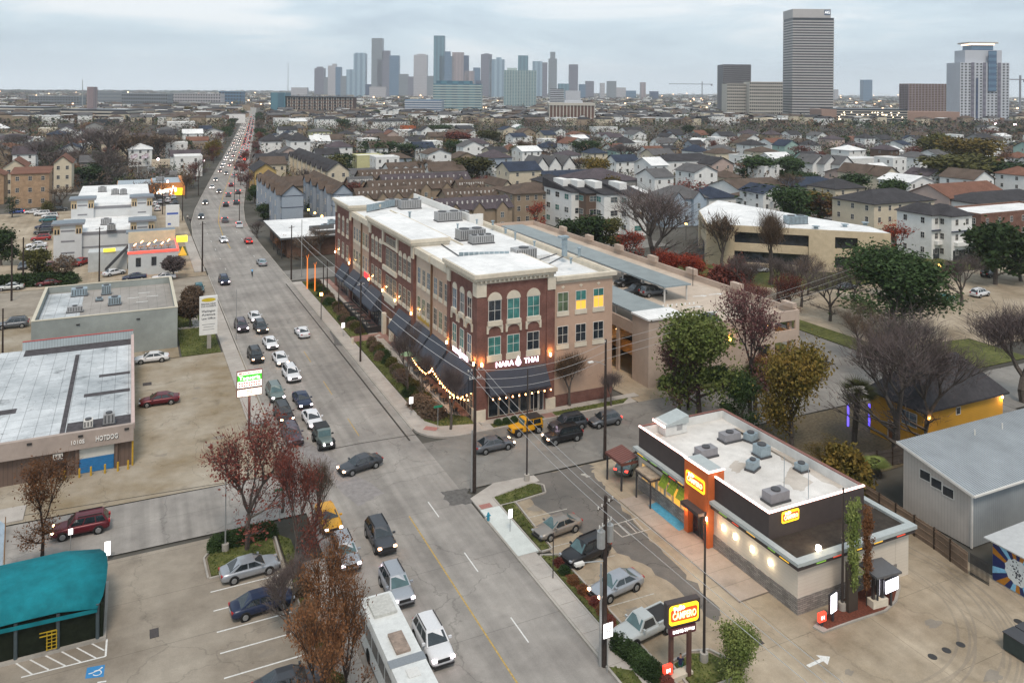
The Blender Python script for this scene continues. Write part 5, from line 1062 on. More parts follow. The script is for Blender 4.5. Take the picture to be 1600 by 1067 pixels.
MB().add([(x-.17+1.05*math.cos(6.283*i/20),y-.215,7.75+.3*math.sin(6.283*i/20))for i in range(20)],[tuple(range(20))]).build('yellow_logo',mat('logo_yellow',(.55,.42,.02),.5,.1,2),ws)
m_ink=mat('ink_dark',(.05,.055,.07),.6,.1,3)
for tx,z,s in(('PERSONAL INJURY',7.1,.34),('CAR ACCIDENTS',6.75,.34),('Washington',6.0,.52),('Avenue',5.45,.52),('Law Office',4.85,.46),('713 555',3.6,.3),('OFFICE',3.1,.3)):
 if tx in('713 555','OFFICE'):continue
 letters(tx,s,'sign_letters',m_ink,ws,(x-.17,y-.22,z),RX,.02,.005,width=2.0 if s>.4 else 2.2)
MB().box(x-1.1,x+.8,y-.215,y-.203,3.9,3.95).box(x-.9,x+.6,y-.215,y-.203,3.5,3.55).box(x-1.0,x+.7,y-.215,y-.203,3.1,3.14).build('small_print',m_ink,ws)['kind']='stuff'
x,y=11.9,96.7;x,y=at(389,686);ts=thing('taqueria_sign','lit green and white taqueria sign box on a dark red pole','sign',(x,y,0))
MB().tube((x,y,0),(x,y,5.0),.14,n=10).build('post',mat('pole_maroon',(.09,.03,.03),.5,.1,3),ts)
zt,zb=8.05,5.15;w0=1.42;MB().box(x-w0,x+w0,y-.15,y+.15,zb+.95,zt).box(x-w0,x+w0,y-.15,y+.15,zb-.05,zb+.86).build('sign_case',mat('case_red_brown',(.18,.03,.02),.5,.1,2),ts)
MB().box(x-w0+.07,x+w0-.07,y-.17,y-.151,zb+1.0,zb+1.75).box(x-w0+.07,x+w0-.07,y-.17,y-.151,zb+2.45,zt-.06).build('white_panel',glow('taq_white',(1.0,.95,.84),.62),ts);MB().box(x-w0+.07,x+w0-.07,y-.17,y-.151,zb+1.76,zb+2.44).build('green_panel',glow('taq_green',(.05,.50,.03),.5),ts)
MB().box(x-w0+.07,x+w0-.07,y-.17,y-.151,zb+.02,zb+.79).build('white_panel',glow('taq_cream',(1,.92,.80),.8),ts)
letters('Taqueria',.66,'sign_letters',m_swh,ts,(x,y-.2,zb+2.1),RX,.02,.0,width=2.35);m_rink=mat('ink_red',(.5,.05,.03),.5,.1,3)
letters('MEXICAN FOOD',.36,'sign_letters',m_rink,ts,(x,y-.19,zb+2.64),RX,.02,.01,width=2.4);letters('OPEN',.28,'sign_letters',m_ink,ts,(x,y-.19,zb+1.55),RX,.02,.01,width=1.8)if False else None
q=MB()
for k,zz in enumerate((1.5,1.2)):
 for i in range(9):q.box(x-1.2+i*.27,x-1.2+i*.27+.18,y-.185,y-.172,zb+zz-.06,zb+zz+.08)
q.build('menu_lettering',m_rink,ts)['kind']='stuff';q=MB()
for zz in(.3,.52):q.box(x-.3,x+.35,y-.185,y-.172,zb+zz,zb+zz+.1)
q.build('notice_lettering',m_rink,ts)['kind']='stuff'
lightpoint(x,y-1.2,4.8,60,(1,.9,.6))
tb=thing('teal_canopy','teal fabric canopy over a dark mesh patio at the lower left','canopy',(-1.5,66.5,0));P_=lambda mb,n,m,**k:mb.build(n,m,tb,**k)
m_tl=mat('fabric_teal',(.008,.165,.20),.8,.2,1.1,big=.2,bigscale=.35,bump=.5)
b=MB();prof=[(66.2,2.95),(67.0,3.35),(68.5,3.75),(70.2,3.95),(71.8,3.98),(73.2,3.7),(73.9,3.1)];xe_=[-1.95,-1.6,-1.4,-1.35,-1.5,-2.0,-2.4]
v=[];nx_=6
for(yy,zz),xr in zip(prof,xe_):
 for i in range(nx_+1):u=i/nx_;xx=-17+(xr+17)*u;v.append((xx,yy+.12*math.sin(i*1.7),zz-(.35 if i==nx_ else 0)-.04*math.sin(i*2.3+yy)))
b.add(v,[(r*(nx_+1)+i,r*(nx_+1)+i+1,(r+1)*(nx_+1)+i+1,(r+1)*(nx_+1)+i)for r in range(len(prof)-1)for i in range(nx_)])
o=P_(b,'fabric',m_tl,smooth=True);sl=o.modifiers.new('th','SOLIDIFY');sl.thickness=.05
v=[(-17,66.2,2.95),(-1.95,66.2,2.6),(-1.95,66.2,2.3),(-17,66.2,2.62)];P_(MB().add(v,[(3,2,1,0)]),'valance',m_tl)
P_(MB().box(-17,-1.55,66.5,66.62,.25,2.7).box(-1.67,-1.55,66.62,73.5,.25,2.7),'mesh_screen',mat('mesh_black_green',(.010,.014,.008),.9,.5,2));P_(MB().box(-17,-1.35,66.3,66.75,0,.25).box(-1.75,-1.35,66.75,73.8,0,.25),'kerb_wall',m_kerb)
for px in(30,92,152):x,y=at(px,1005);P_(MB().tube((x,66.42,.25),(x,66.42,2.8),.13,n=8),'post',mat('post_bluegrey',(.05,.07,.08),.5,.2,3))
x,_=at(82,1010);b=MB()
for i in range(3):b.box(x-.32+.3*i,x-.26+.3*i,66.28,66.34,.35,1.7)
for i in range(6):b.box(x-.34,x+.36,66.25,66.28,.4+i*.25,.44+i*.25)
b.box(x-.75,x+.3,66.2,66.24,1.45,1.52).box(x-.75,x+.3,66.2,66.24,1.72,1.78)
tag(b.build('yellow_rack',mat('rack_yellow',(.42,.28,.01),.6,.2,4)),'yellow metal rack leaning on the mesh screen under the teal canopy','rack')
x,y=at(8,905);fl=thing('roadside_banner','pale blue edged banner leaning at the left edge above the canopy','banner',(x,y,0));MB().quad((x-.8,y+.5,1),(x-.2,y,1),(x-.05,y,4.6),(x-.6,y+.5,4.9)).build('cloth',mat('banner_pale',(.42,.52,.62),.7,.2,2),fl);MB().tube((x-.1,y,0),(x,y,5.2),.04).build('post',mat('post_rust',(.28,.16,.08),.8,.2,2),fl)
m_wh=striped('white_siding',(.56,.57,.57),(.50,.51,.51),.5,'Z',.06,.8,0,.2,.06);m_gband=mat('band_grey',(.22,.22,.235),.8,.1,2);m_tan=mat('trim_tan',(.55,.42,.26),.8,.1,2);m_slate=mat('tower_roof_slate',(.16,.19,.22),.5,.1,1)
wh=thing('white_hall','large windowless white hall with square tan trimmed corner towers','building',(-16,206,0));P_=lambda mb,n,m,**k:mb.build(n,m,wh,**k)
p1=at(160,425);p2=at(90,412);ax0,ay0=at(83,412);ax1,_=at(240,395)
bx0,bx1,by0=ax0,ax1+.0,213;occ(bx0,bx1+1,by0-2,285)
P_(MB().box(bx0+.5,bx1-.5,by0+.6,236,0,6.6),'wall',m_wh);P_(MB().box(bx0+.6,bx1-.6,by0+.7,236,6.6,6.7),'roof',m_roofw)
P_(MB().box(bx0+2.5,bx1-.2,236,284,0,9.6),'rear_wall',m_wh);P_(MB().box(bx0+2.6,bx1-.3,236.1,284,9.6,9.7),'roof',m_roofw)
P_(MB().box(bx0+.4,bx1-.4,by0+.5,by0+.59,5.9,6.6),'band',m_gband);P_(MB().box(bx0+2.4,bx1-.1,235.9,235.99,8.9,9.6),'band',m_gband)
P_(MB().box(bx0+4.5,bx1-5,by0+.5,by0+.59,2.9,3.2).box(bx0+.4,bx1-.4,by0+.5,by0+.6,0,.7),'band',m_gband)
for(tx,ty,th,w_)in((bx0,by0,8.6,5.8),(bx1-5.2,by0+.3,8.4,5.2),(bx0+2.2,235.5,11.4,5.2),(bx1-5,235.5,11.3,5)):
 tw=P_(MB().box(tx,tx+w_,ty-.3,ty+4.5,0,th),'tower',m_wh)
 MB().box(tx-.5,tx+w_+.5,ty-.8,ty+5,th,th+.45).build('cap',m_gband,tw);MB().add([(tx-.5,ty-.8,th+.46),(tx+w_+.5,ty-.8,th+.46),(tx+w_+.5,ty+5,th+.46),(tx-.5,ty+5,th+.46),(tx+.8,ty+.6,th+.75),(tx+w_-.8,ty+.6,th+.75),(tx+w_-.8,ty+3.6,th+.75),(tx+.8,ty+3.6,th+.75)],[(0,1,5,4),(1,2,6,5),(2,3,7,6),(3,0,4,7),(4,5,6,7)]).build('cap_roof',m_slate,tw)
 MB().box(tx-.05,tx+1.3,ty-.36,ty-.303,th-2.1,th-.02).box(tx+w_-1.3,tx+w_+.05,ty-.36,ty-.303,th-2.1,th-.02).build('tan_panel',m_tan,tw)
 q=MB()
 for s in(tx+.2,tx+.8,tx+w_-1.15,tx+w_-.55):q.box(s,s+.35,ty-.4,ty-.363,th-2.0,th-.9)
 q.build('slot_windows',g_dark,tw)['kind']='stuff'
 for zz in(th-1.5,th-3.9,th-6.6):
  if zz>.5:MB().box(tx+1.5,tx+w_-1.5,ty-.36,ty-.303,zz,zz+.35).build('band',m_gband,tw)
for(lab,px,py,zz,w_)in(('air unit cluster at the low roof of the white hall',166,351,6.7,2.4),('second air unit cluster on the low hall roof',174,360,6.7,1.8),('round green fan on the upper hall roof',160,300,9.7,2.2),('black air unit on the upper hall roof',180,304,9.7,2.0),('dark air unit beside the tall hall chimney',193,304,9.7,1.8)):
 x,y=at(px,py,zz);hvac('rooftop_air_unit',lab,x,y,zz,w_,1.6,1.5,0,1,m_hvac,'air units on the white hall')
dn=thing('diner','white diner with red neon edged roof terrace and outside stair','building',(-.3,219,0));P_=lambda mb,n,m,**k:mb.build(n,m,dn,**k)
dx0,dy0=at(200,432);dx1,_=at(278,425);dd=13;occ(dx0-8,dx1+1,dy0,dy0+dd+6)
P_(MB().box(dx0,dx1,dy0,dy0+dd,0,4.8),'wall',mat('diner_white',(.52,.54,.54),.8,.06,1));P_(MB().box(dx0+.2,dx1-.2,dy0+.2,dy0+dd,4.8,4.9),'terrace_floor',m_gband)
P_(MB().box(dx0-.1,dx1+.1,dy0-.15,dy0+.1,4.8,5.25).box(dx1-.05,dx1+.15,dy0+.1,dy0+dd,4.8,5.25),'red_neon_edge',glow('neon_red',(1,.06,.04),1.6))
for i in range(3):x=dx0+(dx1-dx0)*(.2+.31*i);win(dn,'S',dy0,x,2.9,1.0,1.9,1,2,m_frame_d,g_dark)
P_(MB().box(dx0,dx1,dy0+dd-.4,dy0+dd,4.9,7.4),'terrace_wall',mat('diner_cream',(.58,.50,.36),.8,.1,1));P_(MB().box(dx0-.5,dx1,dy0+dd,dy0+dd+4,7.0,7.3),'upper_roof',m_slate)
for i in range(6):x=dx0+1.1+i*(dx1-dx0-1.6)/6;P_(MB().tube((x,dy0+5+(i%2)*3,5.6),(x+.5,dy0+5+(i%2)*3,6.1),.09),'terrace_lamp',g_bulb)
for i in range(6):x=dx0+1.1+i*(dx1-dx0-1.6)/6;P_(MB().box(x-.5,x+.5,dy0+3,dy0+4,5.5,5.6).box(x-.05,x+.05,dy0+3.5,dy0+3.6,4.9,5.5),'terrace_table',mat('terrace_wood',(.25,.12,.04),.6,.2,3))
P_(MB().prism([(dx1,dy0-.3),(dx1+1.7,dy0-.3),(dx1+1.7,dy0+2),(dx1,dy0+2)],3.6,3.8).add([(dx1+.1,dy0-.3,3.8),(dx1+1.8,dy0-.3,3.8),(dx1+.9,dy0+.8,5.6)],[(0,1,2)]),'yellow_porch',mat('porch_yellow',(.62,.34,.01),.6,.1,2,emit=(.9,.5,.02),es=.15))
P_(MB().box(dx1+.1,dx1+2.4,dy0+dd-5,dy0+dd-3,5.2,6.4),'yellow_sign',glow('diner_yellow',(.95,.68,.05),1.0));P_(MB().box(dx0-8.0,dx0-.2,dy0+7.5,dy0+12,0,4.3),'annex',mat('annex_white',(.46,.48,.48),.8,.1,1));P_(MB().box(dx0-5.0,dx0-2.6,dy0+7.2,dy0+7.45,4.3,5.0),'yellow_sign',MATS['diner_yellow'])
b=MB();sa,sb=(dx0-4.6,dy0+4.5,.3),(dx0+.0,dy0+6.5,4.9)
b.add([(sa[0],sa[1],sa[2]),(sb[0],sb[1],sb[2]),(sb[0],sb[1]+1.2,sb[2]),(sa[0],sa[1]+1.2,sa[2]),(sa[0],sa[1],sa[2]+.9),(sb[0],sb[1],sb[2]+.9)],[(0,1,2,3),(0,1,5,4)]);P_(b,'stair',m_hvacd)
oh=thing('orange_restaurant','orange walled restaurant with flat grey roof and a glowing script sign','building',(0,290,0));ox0,oy0=at(237,322);ox1,_=at(287,322);P_=lambda mb,n,m,**k:mb.build(n,m,oh,**k)
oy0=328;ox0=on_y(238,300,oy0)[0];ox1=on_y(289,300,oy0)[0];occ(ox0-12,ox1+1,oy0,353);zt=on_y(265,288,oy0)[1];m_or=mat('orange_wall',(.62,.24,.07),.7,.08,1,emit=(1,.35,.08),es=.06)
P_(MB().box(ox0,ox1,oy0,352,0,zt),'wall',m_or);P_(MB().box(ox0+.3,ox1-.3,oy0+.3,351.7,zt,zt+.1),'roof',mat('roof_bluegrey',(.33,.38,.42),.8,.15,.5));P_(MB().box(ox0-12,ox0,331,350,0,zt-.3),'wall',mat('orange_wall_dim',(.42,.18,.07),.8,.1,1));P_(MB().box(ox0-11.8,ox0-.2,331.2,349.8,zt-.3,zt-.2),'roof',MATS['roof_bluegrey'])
P_(MB().box(ox1-1.2,ox1-.1,oy0+.3,351.7,zt,zt+.7).box(ox0,ox1,oy0+.001,oy0+.3,zt,zt+.5),'parapet',m_or)
letters('Henry\'s',3.0,'script_letters',glow('script_white',(.85,1.0,.95),1.8),oh,((ox0+ox1)/2-.8,oy0-.2,zt-2.3),(R(90),R(-8),0),.2,.03,width=(ox1-ox0)*.62);P_(MB().box(ox1-3.6,ox1-.9,oy0-.15,oy0-.02,zt-4.2,zt-1.6),'yellow_flare_panel',glow('flare_yellow',(1,.62,.02),1.3))
x,y=at(262,277,8);P_(MB().box(x-.3,x+.3,y-.3,y+.3,6,6.7),'roof_lamp',glow('lamp_pinkwhite',(1,.45,.35),14))
for(lab,px,py)in(('dark air unit on the left of the blue grey roof',236,268),('air unit cluster in the middle of the blue grey roof',250,283),('pale air unit at the right of the blue grey roof',271,274)):x,y=at(px,py,zt);hvac('rooftop_air_unit',lab,x,y,zt+.1,3,2,1.6,0,1,m_hvac,'air units on the orange restaurant')
sg=thing('plaza_sign','white blue lettered plaza sign between the hall and the road','sign',at(268,372)+(0,));x,y=at(268,372);MB().box(x-.2,x+.2,y-.1,y+.1,0,3).build('post',m_frame_w,sg);MB().box(x-1.5,x+1.9,y-.2,y+.2,3,9.0).build('sign_box',MATS['sign_white_face'],sg);m_=mat('print_blue',(.06,.12,.42),.5,.1,2);MB().box(x-1.2,x+1.6,y-.22,y-.201,6.4,6.9).build('blue_print',m_,sg);MB().box(x-1.0,x-.2,y-.22,y-.201,3.6,4.1).build('blue_print',m_,sg)
cf=thing('cafe','low cafe with broad flat white roof beyond the brick building','building',(33,190,0));P_=lambda mb,n,m,**k:mb.build(n,m,cf,**k)
c0=at(440,373,5.0);c1=at(427,346,5.0);cfx0,cfy0=c0[0]-.2,c0[1];cfy1=c1[1]+2;occ(cfx0,60,cfy0,cfy1)
P_(MB().box(cfx0+1.8,58,cfy0+1.5,cfy1,0,4.6),'wall',mat('cafe_brown',(.12,.07,.05),.8,.2,1));P_(MB().box(cfx0,58,cfy0,cfy1,4.75,5.05),'roof',m_roofw);P_(MB().box(cfx0-.05,58,cfy0-.05,cfy0-.002,4.65,5.1).box(cfx0-.05,cfx0-.002,cfy0,cfy1,4.65,5.1),'fascia',mat('fascia_dark',(.08,.08,.08),.6,.1,2))
for y in(cfy0+1,cfy0+7,cfy0+13):P_(MB().box(cfx0+.3,cfx0+.5,y,y+.2,0,4.7),'post',m_iron)
x,y=at(505,365,5);P_(MB().box(x-2.3,x+4,y-2,y-1.7,5.05,6.1).box(x-2.3,x-2,y-1.7,y+6,5.05,6.1).box(x-2,x+4,y+5.7,y+6,5.05,6.1),'roof_screen',MATS['fascia_dark'])
for(lab,px,py)in(('air unit in the dark roof screen of the cafe',508,357),('far air unit in the dark roof screen of the cafe',518,350)):x,y=at(px,py,5.05);hvac('rooftop_air_unit',lab,x,y,5.06,1.8,1.4,1.1,0,1,m_galv,'air units on the cafe roof')
of=thing('beige_office','two storey beige office block with white roof and deep dark window bays','building',(118,126,0));P_=lambda mb,n,m,**k:mb.build(n,m,of,**k)
m_be=paving('beige_panels',(.50,.41,.28),(.60,.50,.36),crack=0,stains=.12);OZ=9.6
A_,B_,C_,D_,E_=at(1180,377,OZ),at(1345,374,OZ),at(1392,365,OZ),at(1375,348,OZ),at(1106,335,OZ);occ(112,172,118,178)
A_=at(1104,350,OZ);B_=at(1392,365,OZ);C_=(B_[0]+3,B_[1]+8);D_=(B_[0]+1,B_[1]+22);F_=(A_[0]+30,A_[1]+32);E_=(A_[0]+12,A_[1]+18)
outl=[A_,B_,C_,D_,F_,E_]
P_(MB().prism(outl,OZ-1.5,OZ),'wall_band',m_be);cen=Vector((sum(p[0]for p in outl)/6,sum(p[1]for p in outl)/6));inn=[tuple(cen+(Vector(p)-cen)*.92)for p in outl];inr=[tuple(cen+(Vector(p)-cen)*.99)for p in outl]
P_(MB().prism(inn,0,OZ-1.5),'recessed_glass',g_dark);P_(MB().prism(inr,OZ+.002,OZ+.06),'roof',m_roofw)
def wallseg(p,q,u0,u1,z0,z1,name,m,thick=.9,off=0):
 p=Vector(p);q=Vector(q);d=q-p;n=Vector((-d.y,d.x)).normalized();a=p+d*u0;b_=p+d*u1
 return P_(MB().prism([tuple(a+n*off),tuple(b_+n*off),tuple(b_+n*thick),tuple(a+n*thick)],z0,z1),name,m)
for p,q,piers in((A_,B_,((0,.16),(.57,.71),(.83,1.0))),(B_,C_,((0,1),)),(E_,A_,((0,.12),(.8,1.0))),(C_,D_,((0,1),))):
 for u0,u1 in piers:wallseg(p,q,u0,u1,0,OZ-1.503,'pier',m_be)
for u0,u1 in((.16,.57),(.71,.83)):wallseg(A_,B_,u0,u1,3.6,5.4,'spandrel',m_be,1.2,.4);wallseg(A_,B_,u0,u1,0,.9,'spandrel',m_be,1.2,.4)
wallseg(E_,A_,.12,.8,3.6,5.4,'spandrel',m_be,1.2,.4)
hvac('rooftop_air_unit','green grey air unit on the beige office roof',*at(1243,350,OZ),OZ,5,2.6,2.0,-.2,2,m_galv,'air units on the office roof')
for i,(px,py)in enumerate(((1320,355),(1352,352),(1275,358))):x,y=at(px,py,OZ);auto(pipe_vent('x',x,y,OZ,.6,.5),'squat vent on the white office roof',x,y)
# vehicles
def paint(name,col,metal=.25,rough=.32):return mat('paint_'+name,col,rough,.05,6,metal=metal,obj=True,spec=.6)
PC=dict(white=paint('white',(.62,.63,.65),0),silver=paint('silver',(.36,.38,.41),.5),beige=paint('beige_grey',(.26,.235,.21),.4),black=paint('black',(.012,.012,.014),.1),navy=paint('navy',(.014,.024,.06),.2),dgrey=paint('dark_grey',(.06,.065,.075),.4),grey=paint('grey',(.13,.14,.155),.45),maroon=paint('maroon',(.11,.008,.016),.3),red=paint('red',(.30,.015,.015),.2),yellow=paint('yellow',(.62,.30,.005),.0),teal=paint('teal',(.015,.11,.13),.3),greengrey=paint('green_grey',(.17,.21,.20),.4),blue=paint('blue',(.03,.07,.28),.3),mauve=paint('mauve_grey',(.09,.07,.09),.4),green=paint('green',(.02,.20,.15),.2),pale=paint('pale_silver',(.45,.47,.46),.3))
m_tyre=mat('tyre_rubber',(.012,.012,.012),.85,.2,8,obj=True);m_rim=mat('wheel_rim',(.32,.33,.34),.35,.1,8,metal=.7,obj=True);m_cg=mat('car_glass',(.018,.024,.028),.06,.3,2,spec=.9,obj=True);m_cgt=mat('car_glass_teal',(.05,.10,.105),.08,.3,2,spec=.9,obj=True)
m_trim=mat('car_trim',(.015,.015,.016),.6,.1,5,obj=True);m_hl=glow('headlight_on',(1.0,.80,.86),9);m_hlo=mat('headlight_off',(.30,.31,.33),.15,.1,5,obj=True,spec=.9);m_tl=mat('tail_light',(.35,.012,.01),.3,.1,5);m_tlb=glow('tail_light_bright',(1,.03,.02),5);m_plate=mat('plate',(.6,.6,.58),.5,.1,8,obj=True);m_amb=glow('amber_light',(1,.35,.02),5);m_hlw=glow('headlight_warm',(1,.55,.3),10)
def baked(mb,mats,levels=1):
 me=mb.mesh('tmp',mats,True);o=bpy.data.objects.new('tmp',me);C.objects.link(o);s=o.modifiers.new('s','SUBSURF');s.levels=levels;s.render_levels=levels
 dg=bpy.context.evaluated_depsgraph_get();dg.update();m2=bpy.data.meshes.new_from_object(o.evaluated_get(dg));bpy.data.objects.remove(o);return m2
def loft(mb,secs,m=0):
 n=len(secs[0]);o=[]
 for s in secs:o.append(len(mb.v));mb.v+=s
 for a,b in zip(o,o[1:]):
  for i in range(n):mb.f.append((a+i,a+(i+1)%n,b+(i+1)%n,b+i));mb.m.append(m)
 mb.f.append(tuple(o[0]+i for i in range(n))[::-1]);mb.f.append(tuple(o[-1]+i for i in range(n)));mb.m+=[m,m]
KD=dict(sedan=dict(L=4.8,W=1.84,H=1.45,hood=.90,belt=.97,deck=1.02,g0=-1.15,r0=-.25,r1=.85,g1=1.80,wb=2.78,r=.33,zl=.24),hatch=dict(L=4.15,W=1.80,H=1.53,hood=.93,belt=.98,deck=1.05,g0=-1.05,r0=-.35,r1=1.45,g1=1.90,wb=2.6,r=.33,zl=.24),suv=dict(L=4.75,W=1.92,H=1.74,hood=1.05,belt=1.10,deck=1.14,g0=-1.15,r0=-.45,r1=1.80,g1=2.25,wb=2.8,r=.37,zl=.30),pickup=dict(L=5.2,W=1.90,H=1.75,hood=1.06,belt=1.12,deck=1.10,g0=-1.15,r0=-.55,r1=.35,g1=.62,wb=3.2,r=.38,zl=.36),jeep=dict(L=4.2,W=1.86,H=1.86,hood=1.12,belt=1.15,deck=1.15,g0=-.62,r0=-.42,r1=1.85,g1=1.95,wb=2.6,r=.42,zl=.42))
def body_mb(k):
 d=KD[k];L,W,H=d['L'],d['W'],d['H'];h=L/2;w=W/2;b=MB();zl=d['zl'];bx=k=='jeep'
 def sec(y,hw,z0,zb,zt):return[(-hw*.86,y,z0),(-hw,y,z0+.14),(-hw*1.0,y,(z0+zb)/2+.08),(-hw*.95,y,zb),(-hw*.55,y,zt),(hw*.55,y,zt),(hw*.95,y,zb),(hw*1.0,y,(z0+zb)/2+.08),(hw,y,z0+.14),(hw*.86,y,z0)]
 hd,bl,dk=d['hood'],d['belt'],d['deck']
 if k=='pickup':st=[(-h,w*.82,zl+.05,hd-.28,hd-.22),(-h+.12,w*.95,zl,hd-.12,hd-.06),(-h+.6,w,zl,hd-.04,hd+.02),(d['g0'],w,zl,bl-.02,bl),(d['g1'],w,zl,bl,bl),(d['g1']+.05,w,zl,bl,bl),(h-.1,w,zl,bl,bl),(h,w*.98,zl+.05,bl-.03,bl-.03)]
 elif bx:st=[(-h,w*.62,zl+.1,hd-.16,hd-.1),(-h+.1,w*.66,zl,hd-.05,hd),(d['g0']-.1,w*.8,zl,hd,hd+.02),(d['g0'],w*.84,zl,bl,bl),(h-.2,w*.84,zl,bl,bl),(h-.12,w*.83,zl+.04,bl-.03,bl)]
 else:st=[(-h,w*.72,zl+.06,hd-.32,hd-.30),(-h+.14,w*.90,zl-.02,hd-.17,hd-.13),(-h+.55,w*.99,zl-.02,hd-.07,hd-.01),(d['g0'],w,zl,bl-.03,bl),(0,w,zl,bl,bl),(d['g1']-.3,w,zl,dk-.02,dk),(h-.22,w*.97,zl,dk-.06,dk-.02),(h-.04,w*.86,zl+.08,dk-.16,dk-.10),(h,w*.80,zl+.14,dk-.30,dk-.28)]
 loft(b,[sec(*s)for s in st])
 gw=w*(.84 if bx else.90);rw=w*(.80 if bx else.68);g0,r0,r1,g1=d['g0'],d['r0'],d['r1'],d['g1'];zb=bl-.03
 def cs(y,hw,z0,z1,tw):return[(-hw,y,z0),(-tw,y,z1),(-tw*.6,y,z1+.035),(tw*.6,y,z1+.035),(tw,y,z1),(hw,y,z0)]
 f=MB();zt=H-.04
 v=[(-gw,g0,zb),(gw,g0,zb),(gw,g1,zb),(-gw,g1,zb),(-rw,r0,zt),(rw,r0,zt),(rw,r1,zt),(-rw,r1,zt),(0,r0,zt+.04),(0,r1,zt+.04)]
 return b,v,[(0,1,5,8,4),(1,2,6,5),(2,3,7,9,6),(3,0,4,7),(4,8,9,7),(8,5,6,9)]
def inset(q,n,a0,a1,b0,b1,off):
 """sub-rectangle of a quad (p0 bottom-left, p1 bottom-right, p2 top-right, p3 top-left) pushed out by off"""
 P=[Vector(p)for p in q];out=[]
 for u,v in((a0,b0),(a1,b0),(a1,b1),(a0,b1)):out.append(tuple(P[0]*(1-u)*(1-v)+P[1]*u*(1-v)+P[2]*u*v+P[3]*(1-u)*v+n*off))
 return out
PROTO={}
def proto(kind):
 d=KD[kind];b,v,f=body_mb(kind);me=baked(b,PC['white'])if kind!='jeep' else b.mesh('body',PC['white'])
 bm=bmesh.new();bm.from_mesh(me);vs=[bm.verts.new(p)for p in v]
 for q in f:
  fc=bm.faces.new([vs[i]for i in q]);fc.smooth=False
 h=d['L']/2;w=d['W']/2
 bm.to_mesh(me);bm.free();me.name='body'
 t=thing('car','x','car');link('body',me,t)
 g0,r0,r1,g1=v[0][1],v[4][1],v[6][1],v[2][1]
 quads=dict(windshield=(v[0],v[1],v[5],v[4]),rear_window=(v[2],v[3],v[7],v[6]),R=(v[1],v[2],v[6],v[5]),L=(v[3],v[0],v[4],v[7]))
 for nm,q in quads.items():
  P=[Vector(p)for p in q];n=(P[1]-P[0]).cross(P[3]-P[0]).normalized()
  if nm in('R','L'):
   cuts=((.07,.46),(.50,.90))if kind!='pickup' else((.1,.9),)
   if kind=='suv':cuts=((.06,.36),(.39,.68),(.71,.94))
   for a,c in cuts:
    if nm=='L':a,c=1-c,1-a
    link('side_window',MB().add(inset(q,n,a,c,.1,.86,.012),[(0,1,2,3)]).mesh('side_window',m_cg),t)
  else:link(nm,MB().add(inset(q,n,.06,.94,.05,.9,.012),[(0,1,2,3)]).mesh(nm,m_cg),t)
 wm=MB().tube((0,0,0),(-.22,0,0),d['r'],n=18).mesh('tyre',m_tyre);rm=MB().tube((0,0,0),(.015,0,0),d['r']*.66,d['r']*.6,n=14).mesh('rim',m_rim);hm=MB().tube((0,0,0),(.012,0,0),d['r']*.16,n=8)
 sp=MB().tube((-.3,0,0),(0,0,0),d['r']+.07,n=18)
 ar=link('wheel_arch',MB().mesh('x',m_trim),t);arch=MB()
 for sx in(-1,1):
  for sy in(-1,1):
   o=link('wheel',wm,t);o.location=(sx*(w+.012),sy*d['wb']/2-(.05 if sy<0 else-.02),d['r']);o.rotation_euler=(0,0,0 if sx>0 else math.pi)
   link('rim',rm,o);y=sy*d['wb']/2-(.05 if sy<0 else-.02)
   arch.tube((sx*(w*.55),y,d['r']+.02),(sx*(w+.004),y,d['r']+.02),d['r']+.075,n=16)
 ar.data=arch.mesh('wheel_arch',m_trim);ar['kind']='stuff'
 hz=d['hood']-(.30 if kind not in('jeep','pickup')else.28);tz=d['deck']-.28
 for s in(-1,1):
  hx=w*.70 if kind!='jeep' else w*.45
  hb=MB().box(hx-.12,hx+.15,-h-.01,-h+.2,hz-.01,hz+.11)if kind!='jeep' else MB().tube((hx,-h-.05,hz),(hx,-h+.05,hz),.11,n=12)
  if s<0:hb.v=[(-x,y,z)for x,y,z in hb.v];hb.f=[q[::-1]for q in hb.f]
  link('headlight',hb.mesh('headlight',m_hlo),t)
  x0=w*.68;yb=h-(.0 if kind!='jeep' else.12);tb_=MB().box(x0-.16,x0+.13,yb-.2,yb+.012,tz,tz+(.14 if kind!='suv' else.26));
  if s<0:tb_.v=[(-x,y,z)for x,y,z in tb_.v];tb_.f=[q[::-1]for q in tb_.f]
  link('tail_light',tb_.mesh('tail_light',m_tl),t)
  mm=MB().box(w*.93,w+.17,g0+.22,g0+.36,d['belt']+.02,d['belt']+.17)
  if s<0:mm.v=[(-x,y,z)for x,y,z in mm.v];mm.f=[q[::-1]for q in mm.f]
  link('mirror',mm.mesh('mirror',m_trim),t)
 link('grille',MB().box(-w*.48,w*.48,-h-.012,-h+.06,hz-.12,hz+.08).mesh('grille',m_trim),t);link('bumper',MB().box(-w*.8,w*.8,-h-.03,-h+.1,d['zl']+.02,d['zl']+.16).mesh('bumper',m_trim),t)
 link('licence_plate',MB().box(-.26,.26,h+.003,h+.015,d['deck']-.42,d['deck']-.28).mesh('plate',m_plate),t)
 if kind=='suv':link('roof_rail',MB().box(-w*.66,-w*.61,r0+.2,r1-.1,d['H']-.02,d['H']+.05).mesh('rail',m_trim),t);link('roof_rail',MB().box(w*.61,w*.66,r0+.2,r1-.1,d['H']-.02,d['H']+.05).mesh('rail',m_trim),t)
